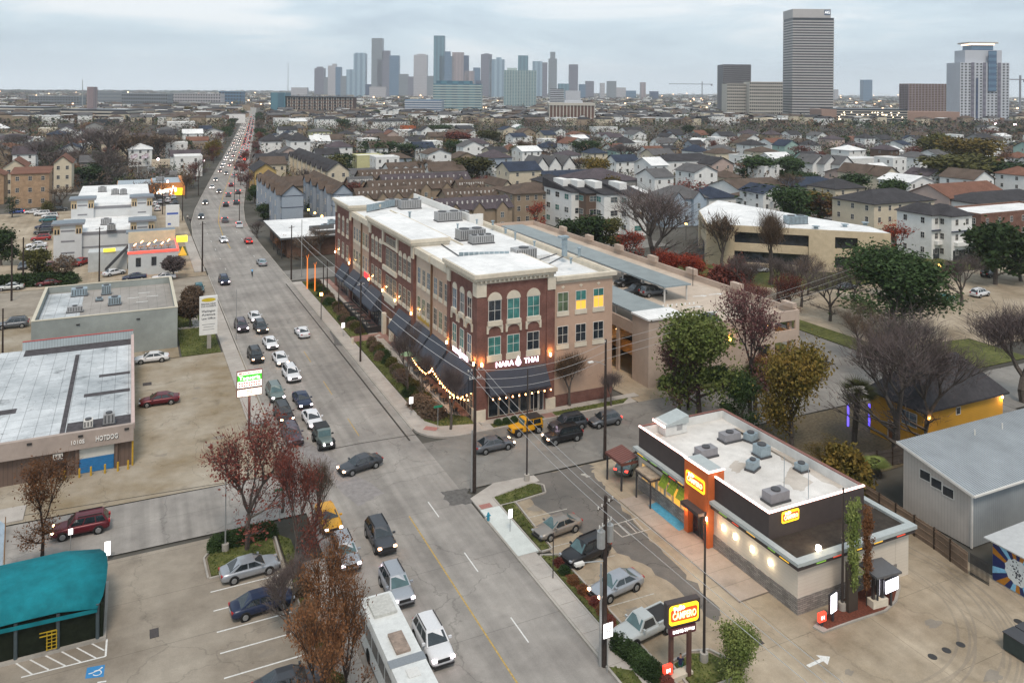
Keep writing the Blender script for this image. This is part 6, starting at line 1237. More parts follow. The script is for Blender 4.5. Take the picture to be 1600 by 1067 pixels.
 if kind=='pickup':
  link('load_bed',MB().box(-w*.82,w*.82,g1+.12,h-.12,d['belt']+.012,d['belt']+.03).mesh('bed',m_trim),t)
  link('bed_rail',MB().box(-w,-w*.83,g1+.05,h,d['belt']-.1,d['belt']+.08).mesh('rail',PC['white']),t);link('bed_rail',MB().box(w*.83,w,g1+.05,h,d['belt']-.1,d['belt']+.08).mesh('rail',PC['white']),t)
  link('tailgate',MB().box(-w*.82,w*.82,h-.1,h+.01,d['belt']-.2,d['belt']+.08).mesh('tailgate',PC['white']),t)
 if kind=='jeep':
  link('hard_top',MB().box(-w*.82,w*.82,r0+.55,r1+.05,d['H']-.04,d['H']+.06).mesh('hard_top',m_trim),t);link('spare_wheel',MB().tube((0,h-.1,1.0),(0,h+.12,1.0),.38,n=16).mesh('spare',m_tyre),t)
  for s in(-1,1):
   for y in(-d['wb']/2-.05,d['wb']/2):a_=MB().box(s*w*.8 if s>0 else-w-.02,w+.02 if s>0 else-w*.8,y-.52,y+.52,d['r']*2+.06,d['r']*2+.13);link('fender',a_.mesh('fender',m_trim),t)
 bpy.context.view_layer.update();freeze(t);PROTO[kind]=t;t.location=(0,-400,0);return t
for k in KD:proto(k)
used=set()
def setslot(o,m):
 if o.data and len(o.data.materials):o.material_slots[0].link='OBJECT';o.material_slots[0].material=m
def car(kind,col,px,py,hd,label,lit=0,z=0,group='cars on the main road',cat='car',glassm=None,xy=None,extra=None):
 """hd: degrees, 0 = faces -y (towards the viewer down the road), 180 = drives away"""
 p=PROTO[kind]
 if kind in used:t=copy_tree(p)
 else:t=p;used.add(kind)
 x,y=xy or at(px,py,z);t.location=(x,y,z);t.rotation_euler=(0,0,R(hd));t['label']=label;t['category']={'suv':'car','pickup':'pickup truck','jeep':'off-roader'}.get(kind,'car');t['group']=group
 t.name={'suv':'suv_car','pickup':'pickup_truck','jeep':'off_roader','hatch':'hatchback','sedan':'sedan'}[kind]
 for c in t.children:
  n=c.name.split('.')[0]
  if n in('body','bed_rail','tailgate')or(n=='mirror' and kind!='jeep'):setslot(c,PC[col])
  elif n in('windshield','rear_window')and glassm:setslot(c,glassm)
  elif n=='headlight':setslot(c,(m_hlo,m_hl,m_hlw)[lit]if lit<3 else m_hlo)
  elif n=='tail_light' and lit==3:setslot(c,m_tlb)
 return t
_ct=copy_tree
def copy_tree(o,parent=None):
 c=o.copy();C.objects.link(c)
 if parent is not None:c.parent=parent
 for ch in KIDS.get(o,()):copy_tree(ch,c)
 return c
T=m_cgt
cars=[('suv','white',676,1014,0,'white crossover with black roof bars, nearest of the oncoming cars',1),('suv','silver',619,926,0,'silver suv with sunroof just ahead of the white crossover',1),('suv','dgrey',594,848,0,'dark grey suv with amber and white lights on, behind the silver suv',2),('suv','silver',539,874,0,'silver suv half hidden under the red leafed kerb trees',1),('sedan','yellow',513,817,0,'bright yellow car under the kerbside trees',1),('sedan','dgrey',563,733,-76,'dark grey sedan turning across the junction',2),('jeep','greengrey',505,694,2,'grey green off-roader with four lit lamps at the junction line',1),('sedan','white',488,661,2,'white sedan with sunroof right behind the grey green off-roader',1),('suv','mauve',456,687,2,'mauve grey suv first in the kerb lane queue',0),('suv','black',443,654,2,'black pickup like suv second in the kerb lane queue',2),('sedan','navy',472,631,2,'dark navy sedan between two white cars in the inner queue lane',1),('suv','greengrey',430,621,2,'grey green suv third in the kerb lane queue, by the green sign',1),('suv','white',455,591,2,'white suv with black grille in the inner queue lane behind the navy sedan',1),('sedan','white',438,566,2,'white sedan in the inner queue lane with orange tinted lamp',2),('sedan','white',422,541,2,'white sedan farther up the inner queue lane, level with a black suv',1),('suv','black',399,562,2,'black suv near the kerb right of the stained lot',2),('sedan','white',398,500,2,'white sedan just behind the dark pair beside the white pylon sign',1),('suv','dgrey',407,517,2,'dark grey suv with orange lamps in the inner lane by the white pylon sign',2),('suv','mauve',377,515,2,'dark mauve suv near the kerb by the white pylon sign',1),('sedan','white',472,524,182,'white sedan driving away in the lane by the brick building',0),('suv','navy',350,443,2,'dark blue suv alone in the lane near the diner corner',1),('sedan','silver',409,414,182,'silver sedan driving away beside the cyclist',0),('sedan','white',349,378,2,'white sedan coming down the road beyond the diner',1),('hatch','red',388,380,182,'red hatchback driving away near the right kerb',3)]
for k,c,px,py,hd,lab,lit in cars:car(k,c,px,py,hd,lab,lit,glassm=(T if c in('greengrey','beige','silver')else None))
lots=[('sedan','silver',390,897,90+4,'silver sedan parked in the left car park next to the grass island',0),('sedan','navy',409,952,90+4,'navy sedan parked in the left car park, one bay nearer than the silver one',0),('sedan','dgrey',452,1080,90,'dark grey sedan cut off by the bottom edge of the left car park',0)]
for k,c,px,py,hd,lab,lit in lots:car(k,c,px,py,hd,lab,lit,group='cars in the left car park')
car('suv','maroon',127,832,-90,'maroon suv driving left on the side street beyond the teal canopy',2,group='cars on the side streets');car('sedan','white',237,565,-90-3,'white sedan parked against the grey block',0,group='cars in the stained lot');car('sedan','maroon',249,631,-90-3,'maroon sedan parked in the middle of the stained lot',0,group='cars in the stained lot')
car('hatch','teal',311,455,0,'small dark teal car parked nose out beside the grey block',0,group='cars in the stained lot');car('hatch','pale',287,490,0,'pale blue car behind the round clipped trees',0,group='cars in the stained lot')
for k,c,px,py,hd,lab,lit in(('sedan','beige',871,832,-82,'grey beige sedan parked first in the restaurant row',0),('suv','black',915,872,-80,'black suv with big wheels parked second in the restaurant row',0),('sedan','silver',963,924,-82,'silver blue sedan with lit headlamp parked behind the utility pole',2),('pickup','pale',1006,992,-82,'pale silver pickup parked beside the pylon sign',0),('sedan','greengrey',981,732,128,'pale green sedan seen from behind under the maroon drive through canopy',3)):
 car(k,c,px,py,hd,lab,lit,z=.03,group='cars at the restaurant',glassm=T)
for k,c,px,py,hd,lab,lit in(('jeep','yellow',821,676,-88,'bright yellow off-roader with black top on the side street',0),('suv','dgrey',887,670,-90,'dark grey suv parked at the kerb behind a black suv',0),('suv','black',879,688,-90,'black suv with lit headlamps alongside the parked dark grey one',2),('hatch','grey',945,663,-90,'small grey hatchback parked at the driveway end of the side street',0),('sedan','grey',771,702,92,'blue grey sedan waiting behind the tall utility pole',2)):
 car(k,c,px,py,hd,lab,lit,group='cars on the side streets')
for k,c,px,py,hd,lab in(('suv','black',980,446,-90,'black suv under the long garage canopy'),('suv','grey',1020,462,90,'blue grey suv with glinting windscreen under the long garage canopy'),('sedan','white',1086,507,170,'white sedan on the open garage roof'),('sedan','dgrey',1108,504,170,'dark sedan with red tail lights on the open garage roof')):car(k,c,px,py,hd,lab,0,z=6.92,group='cars on the garage roof')
car('suv','black',1010,446,-90,'x',0,z=6.92,group='cars on the garage roof',xy=(76.8,112))['label']='black car deeper under the long garage canopy'
for k,c,px,py,hd,lab in(('suv','white',1531,463,96,'white crossover alone in the tan car park by the bare tree'),('sedan','green',1476,470,96,'green sedan in front of the light pole in the tan car park'),('sedan','dgrey',1524,413,140,'dark sedan on the drive of the white twin houses'),('suv','black',1545,432,100,'black suv parked behind the trees at the right'),('sedan','grey',1322,452,90,'grey car parked in front of the beige office'),('sedan','white',1186,425,80,'white car by the hedges of the beige office')):car(k,c,px,py,hd,lab,0,z=.06,group='cars in the right hand car parks')
hall=[('hatch','blue',26,334,-90,'blue hatchback in front of the tan brick townhouse'),('sedan','white',51,334,-90,'white car beside the blue hatchback'),('suv','white',66,337,-90,'white suv with red tail lamps, nearest the townhouse hedge'),('suv','white',78,341,-90,'white suv half behind the teal one'),('suv','teal',75,347,-90,'teal suv at the top of the hall car row'),('suv','navy',69,358,-90,'dark blue suv, third in the hall car row'),('suv','black',68,366,-90,'black suv above the red one in the hall car row'),('suv','red',64,376,-90,'dark red suv in the hall car row'),('sedan','white',57,386,-90,'white car just below the red suv'),('suv','white',56,394,-90,'second white car below the red suv'),('sedan','pale',54,402,-90,'pale car lowest in the white trio'),('sedan','grey',36,419,0,'grey car behind the black utility poles'),('sedan','maroon',79,419,0,'maroon car between two small round trees'),('suv','dgrey',101,416,0,'dark grey car next to the maroon one'),('pickup','red',127,414,-30,'dark red pickup before the white hall'),('sedan','white',178,430,120,'white sedan turning beside the outside stair'),('sedan','navy',210,437,-90,'dark blue sedan in front of the diner'),('sedan','white',256,437,-90,'white car right of the dark blue sedan'),('sedan','pale',16,453,-90,'pale green sedan on the cross street by the hedge'),('sedan','maroon',76,446,-90,'dark red sedan parked before the hedge'),('suv','black',93,330,90,'black suv beside the white hall'),('suv','grey',20,512,-90,'grey van behind the low shop')]
for k,c,px,py,hd,lab in hall:car(k,c,px,py,hd,lab,0,group='cars around the white hall')
rg=random.Random(21)
for i,(px,py)in enumerate(((242,322),(249,311),(260,308),(271,311),(262,316),(274,319),(250,318),(246,329),(268,325),(301,280),(292,278),(279,277),(286,281),(300,274))):
 c=rg.choice(('white','silver','dgrey','black','pale','navy'));o=car(rg.choice(('sedan','suv')),c,px,py,rg.choice((0,90,180)),'x',0,group='cars by the orange restaurant');auto(o,{'white':'white','silver':'silver','dgrey':'dark grey','black':'black','pale':'pale silver','navy':'dark blue'}[c]+' car parked by the orange restaurant',*at(px,py))
def farmesh(front):
 b=MB();b.box(-.9,.9,-2.3,2.3,.25,.95,0);b.add([(-.8,-1.1,.95),(.8,-1.1,.95),(.8,1.9,.95),(-.8,1.9,.95),(-.65,-.3,1.5),(.65,-.3,1.5),(.65,1.3,1.5),(-.65,1.3,1.5)],[(0,1,5,4),(1,2,6,5),(2,3,7,6),(3,0,4,7)],1);b.add([(-.65,-.3,1.5),(.65,-.3,1.5),(.65,1.3,1.5),(-.65,1.3,1.5)],[(0,1,2,3)],0)
 for s in(-1,1):
  for y in(-1.35,1.35):b.tube((s*.7,y,.33),(s*.92,y,.33),.33,n=10,m=3)
  if front:b.box(s*.62-.2,s*.62+.2,-2.36,-2.29,.55,.78,2)
  else:b.box(s*.6-.3,s*.6+.3,2.29,2.36,.55,1.0,2)
 return b.mesh('far_car',[PC['white'],m_cg,glow('far_head',(1,.85,.75),3.5)if front else glow('far_tail',(1,.03,.02),16),m_tyre])
fm_,bm_=farmesh(True),farmesh(False)
def road_pt(y):
 for a,b in zip(CL,CL[1:]):
  if a[1]<=y<=b[1]:t=(y-a[1])/(b[1]-a[1]);return a[0]+(b[0]-a[0])*t,math.atan2(b[0]-a[0],b[1]-a[1])
 return CL[-1][0],0
rg=random.Random(4);y=252
occupied=[]
for lane,offs,toward,ys in(('a',-5.2,True,(268,300,345,372,410,432,450,475,492,520,545,560,590,615,650,690,730,760,800,860,930,1000,1090,1200)),('b',-1.9,True,(330,398,440,470,500,530,572,610,640,668,700,745,790,840,900,960,1050,1150)),('c',1.9,False,(258,292,318,350,386,420,455,485,515,548,580,600,622,648,675,700,722,750,775,800,830,860,890,930,970,1020,1080,1150,1250)),('d',5.2,False,(247,296,325,368,402,436,470,505,538,566,592,618,640,664,690,712,738,764,790,815,845,880,915,950,1000,1060,1120,1200))):
 for yy in ys:
  cx_,an=road_pt(yy);o=link('traffic_car',fm_ if toward else bm_);o.location=(cx_+offs,yy,0);o.rotation_euler=(0,0,-an)
  c=rg.choice(('white','white','silver','dgrey','black','red','grey','maroon'));setslot(o,PC[c]);tag(o,'x','car','far traffic on the main road')
  auto(o,('white','silver','dark grey','black','red','grey','maroon')[('white','silver','dgrey','black','red','grey','maroon').index(c)]+(' oncoming car' if toward else ' departing car')+(' in the inner lane' if lane in 'bc' else ' in the kerb lane'),cx_+offs,yy)
x,y=16.9,52.5;bt=thing('bus','long white city bus with roof hatch and air unit at the kerb under the trees','bus',(x,y,0));bw=1.28
m_busw=mat('bus_white',(.60,.62,.61),.4,.12,2.5,obj=True)
b=MB();loft(b,[[(-s,yy,.35),(-s,yy,2.6),(-s*.93,yy,3.0),(s*.93,yy,3.0),(s,yy,2.6),(s,yy,.35)]for yy,s in((-6.1,1.18),(-5.95,bw),(5.9,bw),(6.1,1.2))]);b.build('body',m_busw,bt,world=False)
MB().box(-.85,.85,3.4,5.6,3.002,3.2).build('roof_air_unit',mat('bus_unit',(.46,.46,.43),.5,.2,4,obj=True),bt,world=False);MB().box(-.5,.5,-.8,1.3,3.002,3.16).build('roof_pod',mat('bus_pod',(.26,.20,.16),.6,.4,3,obj=True),bt,world=False);MB().box(-.4,.4,-3.2,-2.4,3.002,3.07).build('roof_hatch',m_plate,bt,world=False);MB().box(-1.24,1.24,-1.9,-1.1,3.002,3.02).build('roof_seam',m_rim,bt,world=False)
for s in(-1,1):
 for i in range(7):MB().box(min(s*bw,s*(bw+.015)),max(s*bw,s*(bw+.015)),-5.4+i*1.6,-4.0+i*1.6,1.5,2.45).build('side_window',m_cg,bt,world=False)
 for yy in(-3.6,3.4):MB().tube((s*(bw-.25),yy,.5),(s*(bw+.02),yy,.5),.5,n=16).build('wheel',m_tyre,bt,world=False)
 MB().box(s*.9-.15,s*.9+.15,-6.14,-6.1,.7,.9).build('headlight',m_hl,bt,world=False)
MB().box(-1.05,1.05,-6.14,-6.1,1.3,2.5).build('windshield',m_cg,bt,world=False);MB().box(-1.0,1.0,6.1,6.13,1.6,2.5).build('rear_window',m_cg,bt,world=False)
x,y=at(394,432);bk=thing('bicycle','dark bicycle ridden along the right hand lane','bicycle',(x,y,0),math.pi)
for yy in(-.5,.5):
 q=MB();n=16
 for i in range(n):a,b_=6.283*i/n,6.283*(i+1)/n;q.tube((0,yy+.33*math.cos(a),.34+.33*math.sin(a)),(0,yy+.33*math.cos(b_),.34+.33*math.sin(b_)),.02,n=4,cap=False)
 q.build('wheel',m_tyre,bk,world=False)
MB().tube((0,-.5,.34),(0,-.38,.95),.02).tube((0,-.4,.8),(0,.15,.8),.02).tube((0,.15,.85),(0,0,.3),.02).tube((0,-.4,.75),(0,0,.3),.02).tube((0,0,.3),(0,.5,.34),.015).tube((0,.12,.8),(0,.5,.34),.015).build('frame',m_iron,bk,world=False);MB().box(-.08,.08,.03,.3,.88,.94).build('saddle',m_trim,bk,world=False);MB().tube((-.25,-.4,1.0),(.25,-.4,1.0),.018).build('handlebar',m_iron,bk,world=False)
person('person in a light blue shirt riding the bicycle in the right hand lane',x,y,0,math.pi,dict(pelvis=(0,.16,1.0),waist=(0,.08,1.12),chest=(0,-.1,1.34),neck=(0,-.2,1.5),head=(0,-.26,1.6),top=(0,-.25,1.72),hl=(.09,.1,.96),kl=(.11,-.22,.78),al=(.11,-.02,.42),tl=(.11,-.14,.36),hr=(-.09,.1,.96),kr=(-.11,-.14,.6),ar=(-.11,.04,.22),tr=(-.11,-.1,.17),sl=(.18,-.14,1.42),el=(.24,-.28,1.2),wl=(.23,-.38,1.05),dl=(.23,-.42,1.02),sr=(-.18,-.14,1.42),er=(-.24,-.28,1.2),wr=(-.23,-.38,1.05),dr=(-.23,-.42,1.02)),[m_skin,m_lblue,m_blk,m_blk,m_blk])
for i,(px,py,c)in enumerate(((293,345,'white'),(297,350,'blue'))):
 x,y=at(px,py);person(('person in a white shirt walking the left pavement','person in dark blue walking the left pavement')[i],x,y,.1,.2+2*i,dict(kl=(.11,-.2,.5),al=(.11,-.15,.1),tl=(.11,-.3,.06)),[m_skin,(m_frame_w,m_navy)[i],m_blk,m_hair,m_blk])
# poles, wires and lamps
m_wood=mat('pole_wood',(.045,.034,.030),.9,.3,3);m_alum=mat('pole_aluminium',(.36,.37,.37),.4,.1,3,metal=.4);m_bronze=mat('pole_bronze',(.035,.028,.026),.5,.2,3);m_wire=mat('wire_grey',(.5,.5,.5),.5,.1,1)
POLES={}
def upole(key,label,px,py,pyt,r=.17,arms=(),m=m_wood,ax=(.9,.43),trans=False,kind='utility_pole',cat='utility pole'):
 x,y=at(px,py);h=top_h(px,py,pyt);t=thing(kind,label,cat,(x,y,0),0,'poles along the streets');POLES[key]=(x,y,h)
 MB().tube((x,y,0),(x,y,h),r,r*.62,n=9).build('pole',m,t);a=Vector((ax[0],ax[1],0)).normalized()
 for dz,L_ in arms:
  p=Vector((x,y,h-dz));MB().tube(p-a*L_,p+a*L_,.055,n=5).build('crossarm',m_alum if dz>1 else m_wood,t)
  for s in(-1,-.5,.5,1):q=p+a*L_*s*.95;MB().tube(q,q+Vector((0,0,.22)),.05,n=6).build('insulator',m_frame_w,t)
 if trans:
  for s in(-1,1):q=Vector((x,y,h-3.4))+a*.55*s;o=MB().tube(q,q+Vector((0,0,1.15)),.29,n=12).tube(q+Vector((0,0,1.15)),q+Vector((0,0,1.3)),.12,n=8).build('transformer',m_alum,t)
 return t
upole('A','tall dark utility pole with two short crossarms at the junction corner',741,768,568,.2,((.7,.9),(1.5,.7)),ax=(1,.2));p=upole('A2','grey steel pipe pole strapped beside the tall corner pole',737,768,672,.12,(),m_alum)
upole('B','dark utility pole with arm lamp before the peach garage driveway',945,716,530,.19,((.3,.2),));tb2=bpy.data.objects['utility_pole.001']
x,y,h=POLES['B'];la=thing('street_lamp','curved arm street lamp on the pole by the garage driveway','street lamp',(x,y,h-2.6));MB().tube((x,y,h-2.9),(x-1.1,y-.2,h-2.3),.04).tube((x-1.1,y-.2,h-2.3),(x-1.9,y-.4,h-2.1),.04).build('arm',m_alum,la);MB().box(x-2.5,x-1.9,y-.55,y-.25,h-2.2,h-2.05).build('lamp_head',m_frame_w,la)
upole('C','wooden transformer pole beside the restaurant parking row',944,1040,775,.2,((.6,1.0),(2.0,.8)),ax=(.9,.43),trans=True);upole('C2','pale steel pipe pole next to the transformer pole',938,1040,880,.12,(),m_alum)
x,y,h=POLES['C'];la=thing('street_lamp','cobra head street lamp reaching left from the transformer pole','street lamp',(x,y,h-4.6));MB().tube((x,y,h-4.6),(x-1.6,y+.3,h-4.5),.04).build('arm',m_alum,la);MB().box(x-2.3,x-1.6,y+.15,y+.45,h-4.6,h-4.42).build('lamp_head',m_frame_w,la)
upole('D','utility pole on the verge beside the far patio walk',563,566,440,.15,((.5,.6),));upole('E','utility pole at the cross street corner by the cafe',455,437,352,.17,((.5,.7),));upole('E2','pale steel pole behind the one at the cafe corner',471,433,343,.11,(),m_alum);upole('F','dark pole by the lit trees near the cross street',505,470,410,.13);upole('F2','second dark pole by the lit trees near the cross street',511,470,408,.13);upole('G','dark pole on the verge by the patio shrubs',529,492,446,.12)
upole('H','leaning wooden pole at the diner corner of the road',316,425,346,.2,((.6,.7),));upole('I','wooden pole with meter box beside the diner stair',155,440,355,.17,((.4,.8),));upole('J','dark wooden pole, left of the pair by the cross street hedge',18,470,372,.19);upole('K','dark wooden pole, right of the pair by the cross street hedge',36,446,371,.2);upole('L','dark pole in front of the tan brick townhouse',85,340,300,.13);upole('M','dark pole beside the cars of the orange restaurant',254,335,272,.16,((.3,.5),));upole('N','dark pole right of the orange restaurant wall',285,345,298,.16);upole('O','dark pole at the far end of the orange restaurant lot',310,305,252,.16,((.5,.8),))
upole('P','thin dark pole on the right kerb opposite the orange restaurant',366,320,268,.12,((.4,.6),));upole('Q','dark pole on the right kerb near the grey blue townhouses',374,345,300,.12,((.3,1.2),));upole('R','bronze light column rising above the restaurant entrance lot',1100,1035,800,.11,(),m_bronze,kind='light_column',cat='light column');upole('S','bronze light column on the island opposite the restaurant',823,752,576,.1,(),m_bronze,kind='light_column',cat='light column');upole('T','bronze light column on the menu island in front of the front wall',1316,955,762,.11,(),m_bronze,kind='light_column',cat='light column')
upole('U','grey light column on the grass island of the left car park',352,862,716,.07,(),m_alum,kind='light_column',cat='light column');upole('V','slim grey lamp column on the left kerb by the white pylon sign',369,530,452,.06,(),m_alum,kind='light_column',cat='light column');upole('W','dark pole behind the leafy tree near the garage',1075,640,590,.2);upole('X','lamp column with orange lamp on the far parapet of the garage',1082,468+40,416,.08,(),m_bronze,kind='light_column',cat='light column');upole('Y','light column in the tan car park by the bare tree',1474,470,422,.08,(),m_bronze,kind='light_column',cat='light column');upole('Z','slanting dark pole at the lower left of the low shop roof',4,560,482,.15)
for kx in 'RSTU':
 x,y,h=POLES[kx];tag(MB().tube((x,y,0),(x,y,.75),.3,n=12).build('pole_footing',m_kerb),{'R':'round concrete footing of the column near the pylon sign','S':'round concrete footing of the column opposite the restaurant','T':'round concrete footing on the menu island','U':'round concrete footing on the left car park island'}[kx],'footing')
def wire(label,a,b,sag,r=.021,n=12):
 q=MB();a=Vector(a);b=Vector(b);pr=a
 for i in range(1,n+1):u=i/n;p=a.lerp(b,u);p.z-=sag*4*u*(1-u);q.tube(pr,p,r,n=3,cap=False);pr=p
 return tag(q.build('power_line',m_wire),label,'power line','power lines between the poles')
P3=lambda k,dz=0,ox=0:(POLES[k][0]+ox,POLES[k][1],POLES[k][2]-dz)
for i in range(3):
 o_=-.8+.8*i;w_=('left','middle','right')[i]
 wire('%s of three wires from the corner pole to the transformer pole'%w_,P3('A',.5,o_),P3('C',.4,o_),.5);wire('%s of three wires running from the transformer pole toward the lower right'%w_,P3('C',.4,o_),(POLES['C'][0]+2+o_,2,POLES['C'][2]),.4)
 wire('%s sagging wire from the corner pole to the driveway pole'%('lowest','middle','highest')[i],P3('A',2.4-.9*i),P3('B',2.2-.9*i),1.0);wire('%s wire from the driveway pole toward the right edge'%('lowest','middle','highest')[i],P3('B',2.2-.9*i),(150,112,9+i),.8)
for a,b in(('A','D'),('D','E')):wire('upper wire along the brick building between poles' if a=='A' else 'upper wire between the patio pole and cafe pole',P3(a,.4),P3(b,.4),.6);wire('lower wire along the brick building between poles' if a=='A' else 'lower wire between the patio pole and cafe pole',P3(a,1.6),P3(b,1.4),.8)
wire('guy wire from the garage wall to the lawn',(70.5,91.2,4.4),(68.2,88.6,.1),0)
def sgn(nm,label,px,py,h,w,hh,m,txt=None,cat='sign',rz=0):
 x,y=at(px,py);t=thing(nm,label,cat,(x,y,0),rz);MB().tube((0,0,0),(0,0,h),.035,n=6).build('post',m_alum,t,world=False);MB().box(-w/2,w/2,-.07,-.04,h-hh,h).build('sign_plate',m,t,world=False)
 if txt:letters(txt,hh*.42,'sign_letters',m_ink,t,(0,-.09,h-hh*.5),RX,.01,.01,world=False,width=w*.7)
 return t
m_sgw=mat('sign_white',(.5,.51,.52),.6,.05,3);m_sgg=mat('sign_street_green',(.01,.22,.12),.5,.05,3)
sgn('speed_sign','white speed limit sign standing in front of the transformer pole',949,1050,3.5,.75,1.0,m_sgw,'30');sgn('street_sign','green street name sign on the corner lawn before the brick building',684,672,3.0,1.1,.26,m_sgg);sgn('street_sign','green street name sign among the red kerb trees',437,815,3.2,1.1,.26,m_sgg)
sgn('parking_sign','small white sign on the verge by the clipped hedge',642,650,2.4,.5,.8,m_sgw);sgn('parking_sign','small white sign on the verge near the brick path',536,527,2.4,.5,.8,m_sgw);sgn('parking_sign','small white sign between the teal canopy and the side street',110,872,2.6,.35,.5,m_sgw);sgn('parking_sign','small white sign on the side street lawn before the brick building',772,648,2.3,.4,.6,m_sgw);sgn('parking_sign','white sign on the pavement corner opposite the restaurant',797,832,2.2,.4,.8,m_sgw);sgn('notice_board','white leaning board at the corner of the teal canopy',168,874,1.6,.45,1.2,m_sgw)
x,y=at(864,905);tag(MB().tube((x,y,0),(x,y,3.9),.05,n=6).build('thin_pole',m_bronze),'thin black pole on the planted strip by the parking row','pole')
x,y=at(763,815);t=thing('fire_hydrant','blue fire hydrant on the fresh concrete corner pad','fire hydrant',(x,y,.12));m_hb2=mat('hydrant_blue',(.02,.22,.32),.5,.1,5);MB().tube((0,0,0),(0,0,.62),.13,n=10).tube((0,0,.62),(0,0,.78),.14,.05,n=10).build('barrel',m_hb2,t,world=False);MB().tube((-.24,0,.45),(.24,0,.45),.06,n=8).build('nozzle',m_hb2,t,world=False)
x,y=at(640,540)
for px,py,l in((551,538,'pale stone bollard by the brick path'),):x,y=at(px,py);tag(MB().tube((x,y,0),(x,y,1.0),.22,n=10).build('stone_bollard',m_stone),l,'bollard')
def string(label,a,b,n,sag=.25):
 t=thing('string_light',label,'string lights',a,0,'string lights over the patio');a=Vector(a);b=Vector(b);bl=_bulb;pr=None;q=MB()
 for i in range(n+1):
  u=i/n;p=a.lerp(b,u)-a;p.z-=sag*4*u*(1-u)
  if pr is not None:q.tube(pr,p,.012,n=3,cap=False)
  pr=p;o=link('bulb',bl,t);o.location=p
 q.build('cord',m_trim,t,world=False);m=a.lerp(b,.5);return t
_bulb=MB().tube((0,0,-.2),(0,0,-.02),.085,.04,n=8).mesh('bulb',g_bulb)
string('string of warm bulbs along the awning edge to the street corner',(36.4,92.9,3.2),(36.6,100.6,3.6),11);string('string of warm bulbs along the patio railing',(35.9,101.4,3.1),(35.9,107.2,3.4),10);string('string of warm bulbs across the patio at the corner',(36.0,92.8,3.0),(38.6,92.2,3.3),5,.3);string('string of warm bulbs from awning to railing mid patio',(36.2,101.2,3.3),(38.4,105,3.4),7,.4);string('string of warm bulbs under the navy awning on the side street',(40.2,NY-1.75,3.35),(48.2,NY-1.75,3.35),9,.05);string('second string of warm bulbs by the corner door',(38.3,92.4,2.4),(36.6,98,2.9),8,.5)
for x,y in((36.8,96),(36.8,104)):lightpoint(x,y,2.9,70,(1,.45,.15),.5)
for i,(px,py,pt)in enumerate(((480,452,404),(492,456,415))):
 x,y=at(px,py);h=top_h(px,py,pt);tag(MB().tube((x,y,0),(x,y,h),.13,.09,n=8).tube((x,y,h*.95),(x-.25,y,h*1.1),.05,.03,n=6).tube((x,y,h*.95),(x+.3,y+.2,h*1.12),.05,.03,n=6).build('lit_trunk',glow('wrap_orange',(1,.25,.04),.55)),'slim tree trunk wrapped in orange lights, '+('left' if i==0 else 'right')+' of the pair at the cross street','tree')
rg=random.Random(2)
for px,py,c in((409,800//4+260+5,0),):pass
for i,(px,py,lab)in enumerate(((502,460,'orange globe lamp on the verge by the lit trees'),(482,328,'orange lamp between the grey blue townhouse rows, far one'),(492,333,'orange lamp between the grey blue townhouse rows, middle one'),(503,338,'orange lamp between the grey blue townhouse rows, near one'),(1072,350,'orange street lamp left of the beige office'),(1387,392,'amber lamp at the corner of the beige office'),(1468,415,'amber lamp over the tan car park'),(318,252,'bright pink white lamp beside the road near the tan wall'),(247,250,'bright white lamp before the tan wall'),(382,250,'red traffic light over the right kerb'),(49,243,'orange porch lamp by the cream townhouse'),(1556,195,'violet white lamp near the far right'),(1586,196,'bright violet lamp at the far right edge'))):
 x,y=at(px,py,4.5);t=thing('street_lamp',lab,'street lamp',(x,y,0));MB().tube((x,y,0),(x,y,4.5),.07).build('post',m_bronze,t);col=(1,.08,.05)if 'red' in lab else(1,.5,.12)if('orange' in lab or 'amber' in lab)else(1,.75,.8)
 r_=.22 if py>300 else.45 if py>230 else.9;MB().box(x-r_,x+r_,y-r_,y+r_,4.3,4.3+2*r_).build('lamp_globe',glow('globe_%d'%int(col[1]*100),col,9),t)
# trees and planting
m_bark=mat('bark_grey',(.10,.085,.075),.95,.3,4,obj=True);m_barkd=mat('bark_dark',(.045,.036,.032),.95,.3,4,obj=True)
LM=dict(bare=leafmat('twigs_mauve_grey',(.075,.058,.058),(.15,.12,.115)),barebrown=leafmat('twigs_brown',(.09,.062,.042),(.17,.12,.085)),oak=leafmat('leaves_dark_green',(.018,.036,.014),(.050,.078,.028)),red=leafmat('leaves_dark_red',(.10,.028,.026),(.20,.07,.05)),crimson=leafmat('leaves_crimson',(.20,.022,.018),(.34,.07,.03)),rust=leafmat('leaves_rust',(.12,.050,.024),(.23,.115,.055)),autumn=leafmat('leaves_ochre',(.065,.068,.018),(.20,.125,.03)),green=leafmat('leaves_mid_green',(.075,.115,.025),(.23,.26,.085)),olive=leafmat('leaves_olive',(.045,.050,.016),(.11,.10,.035)),plum=leafmat('leaves_plum',(.085,.035,.038),(.16,.08,.075)))
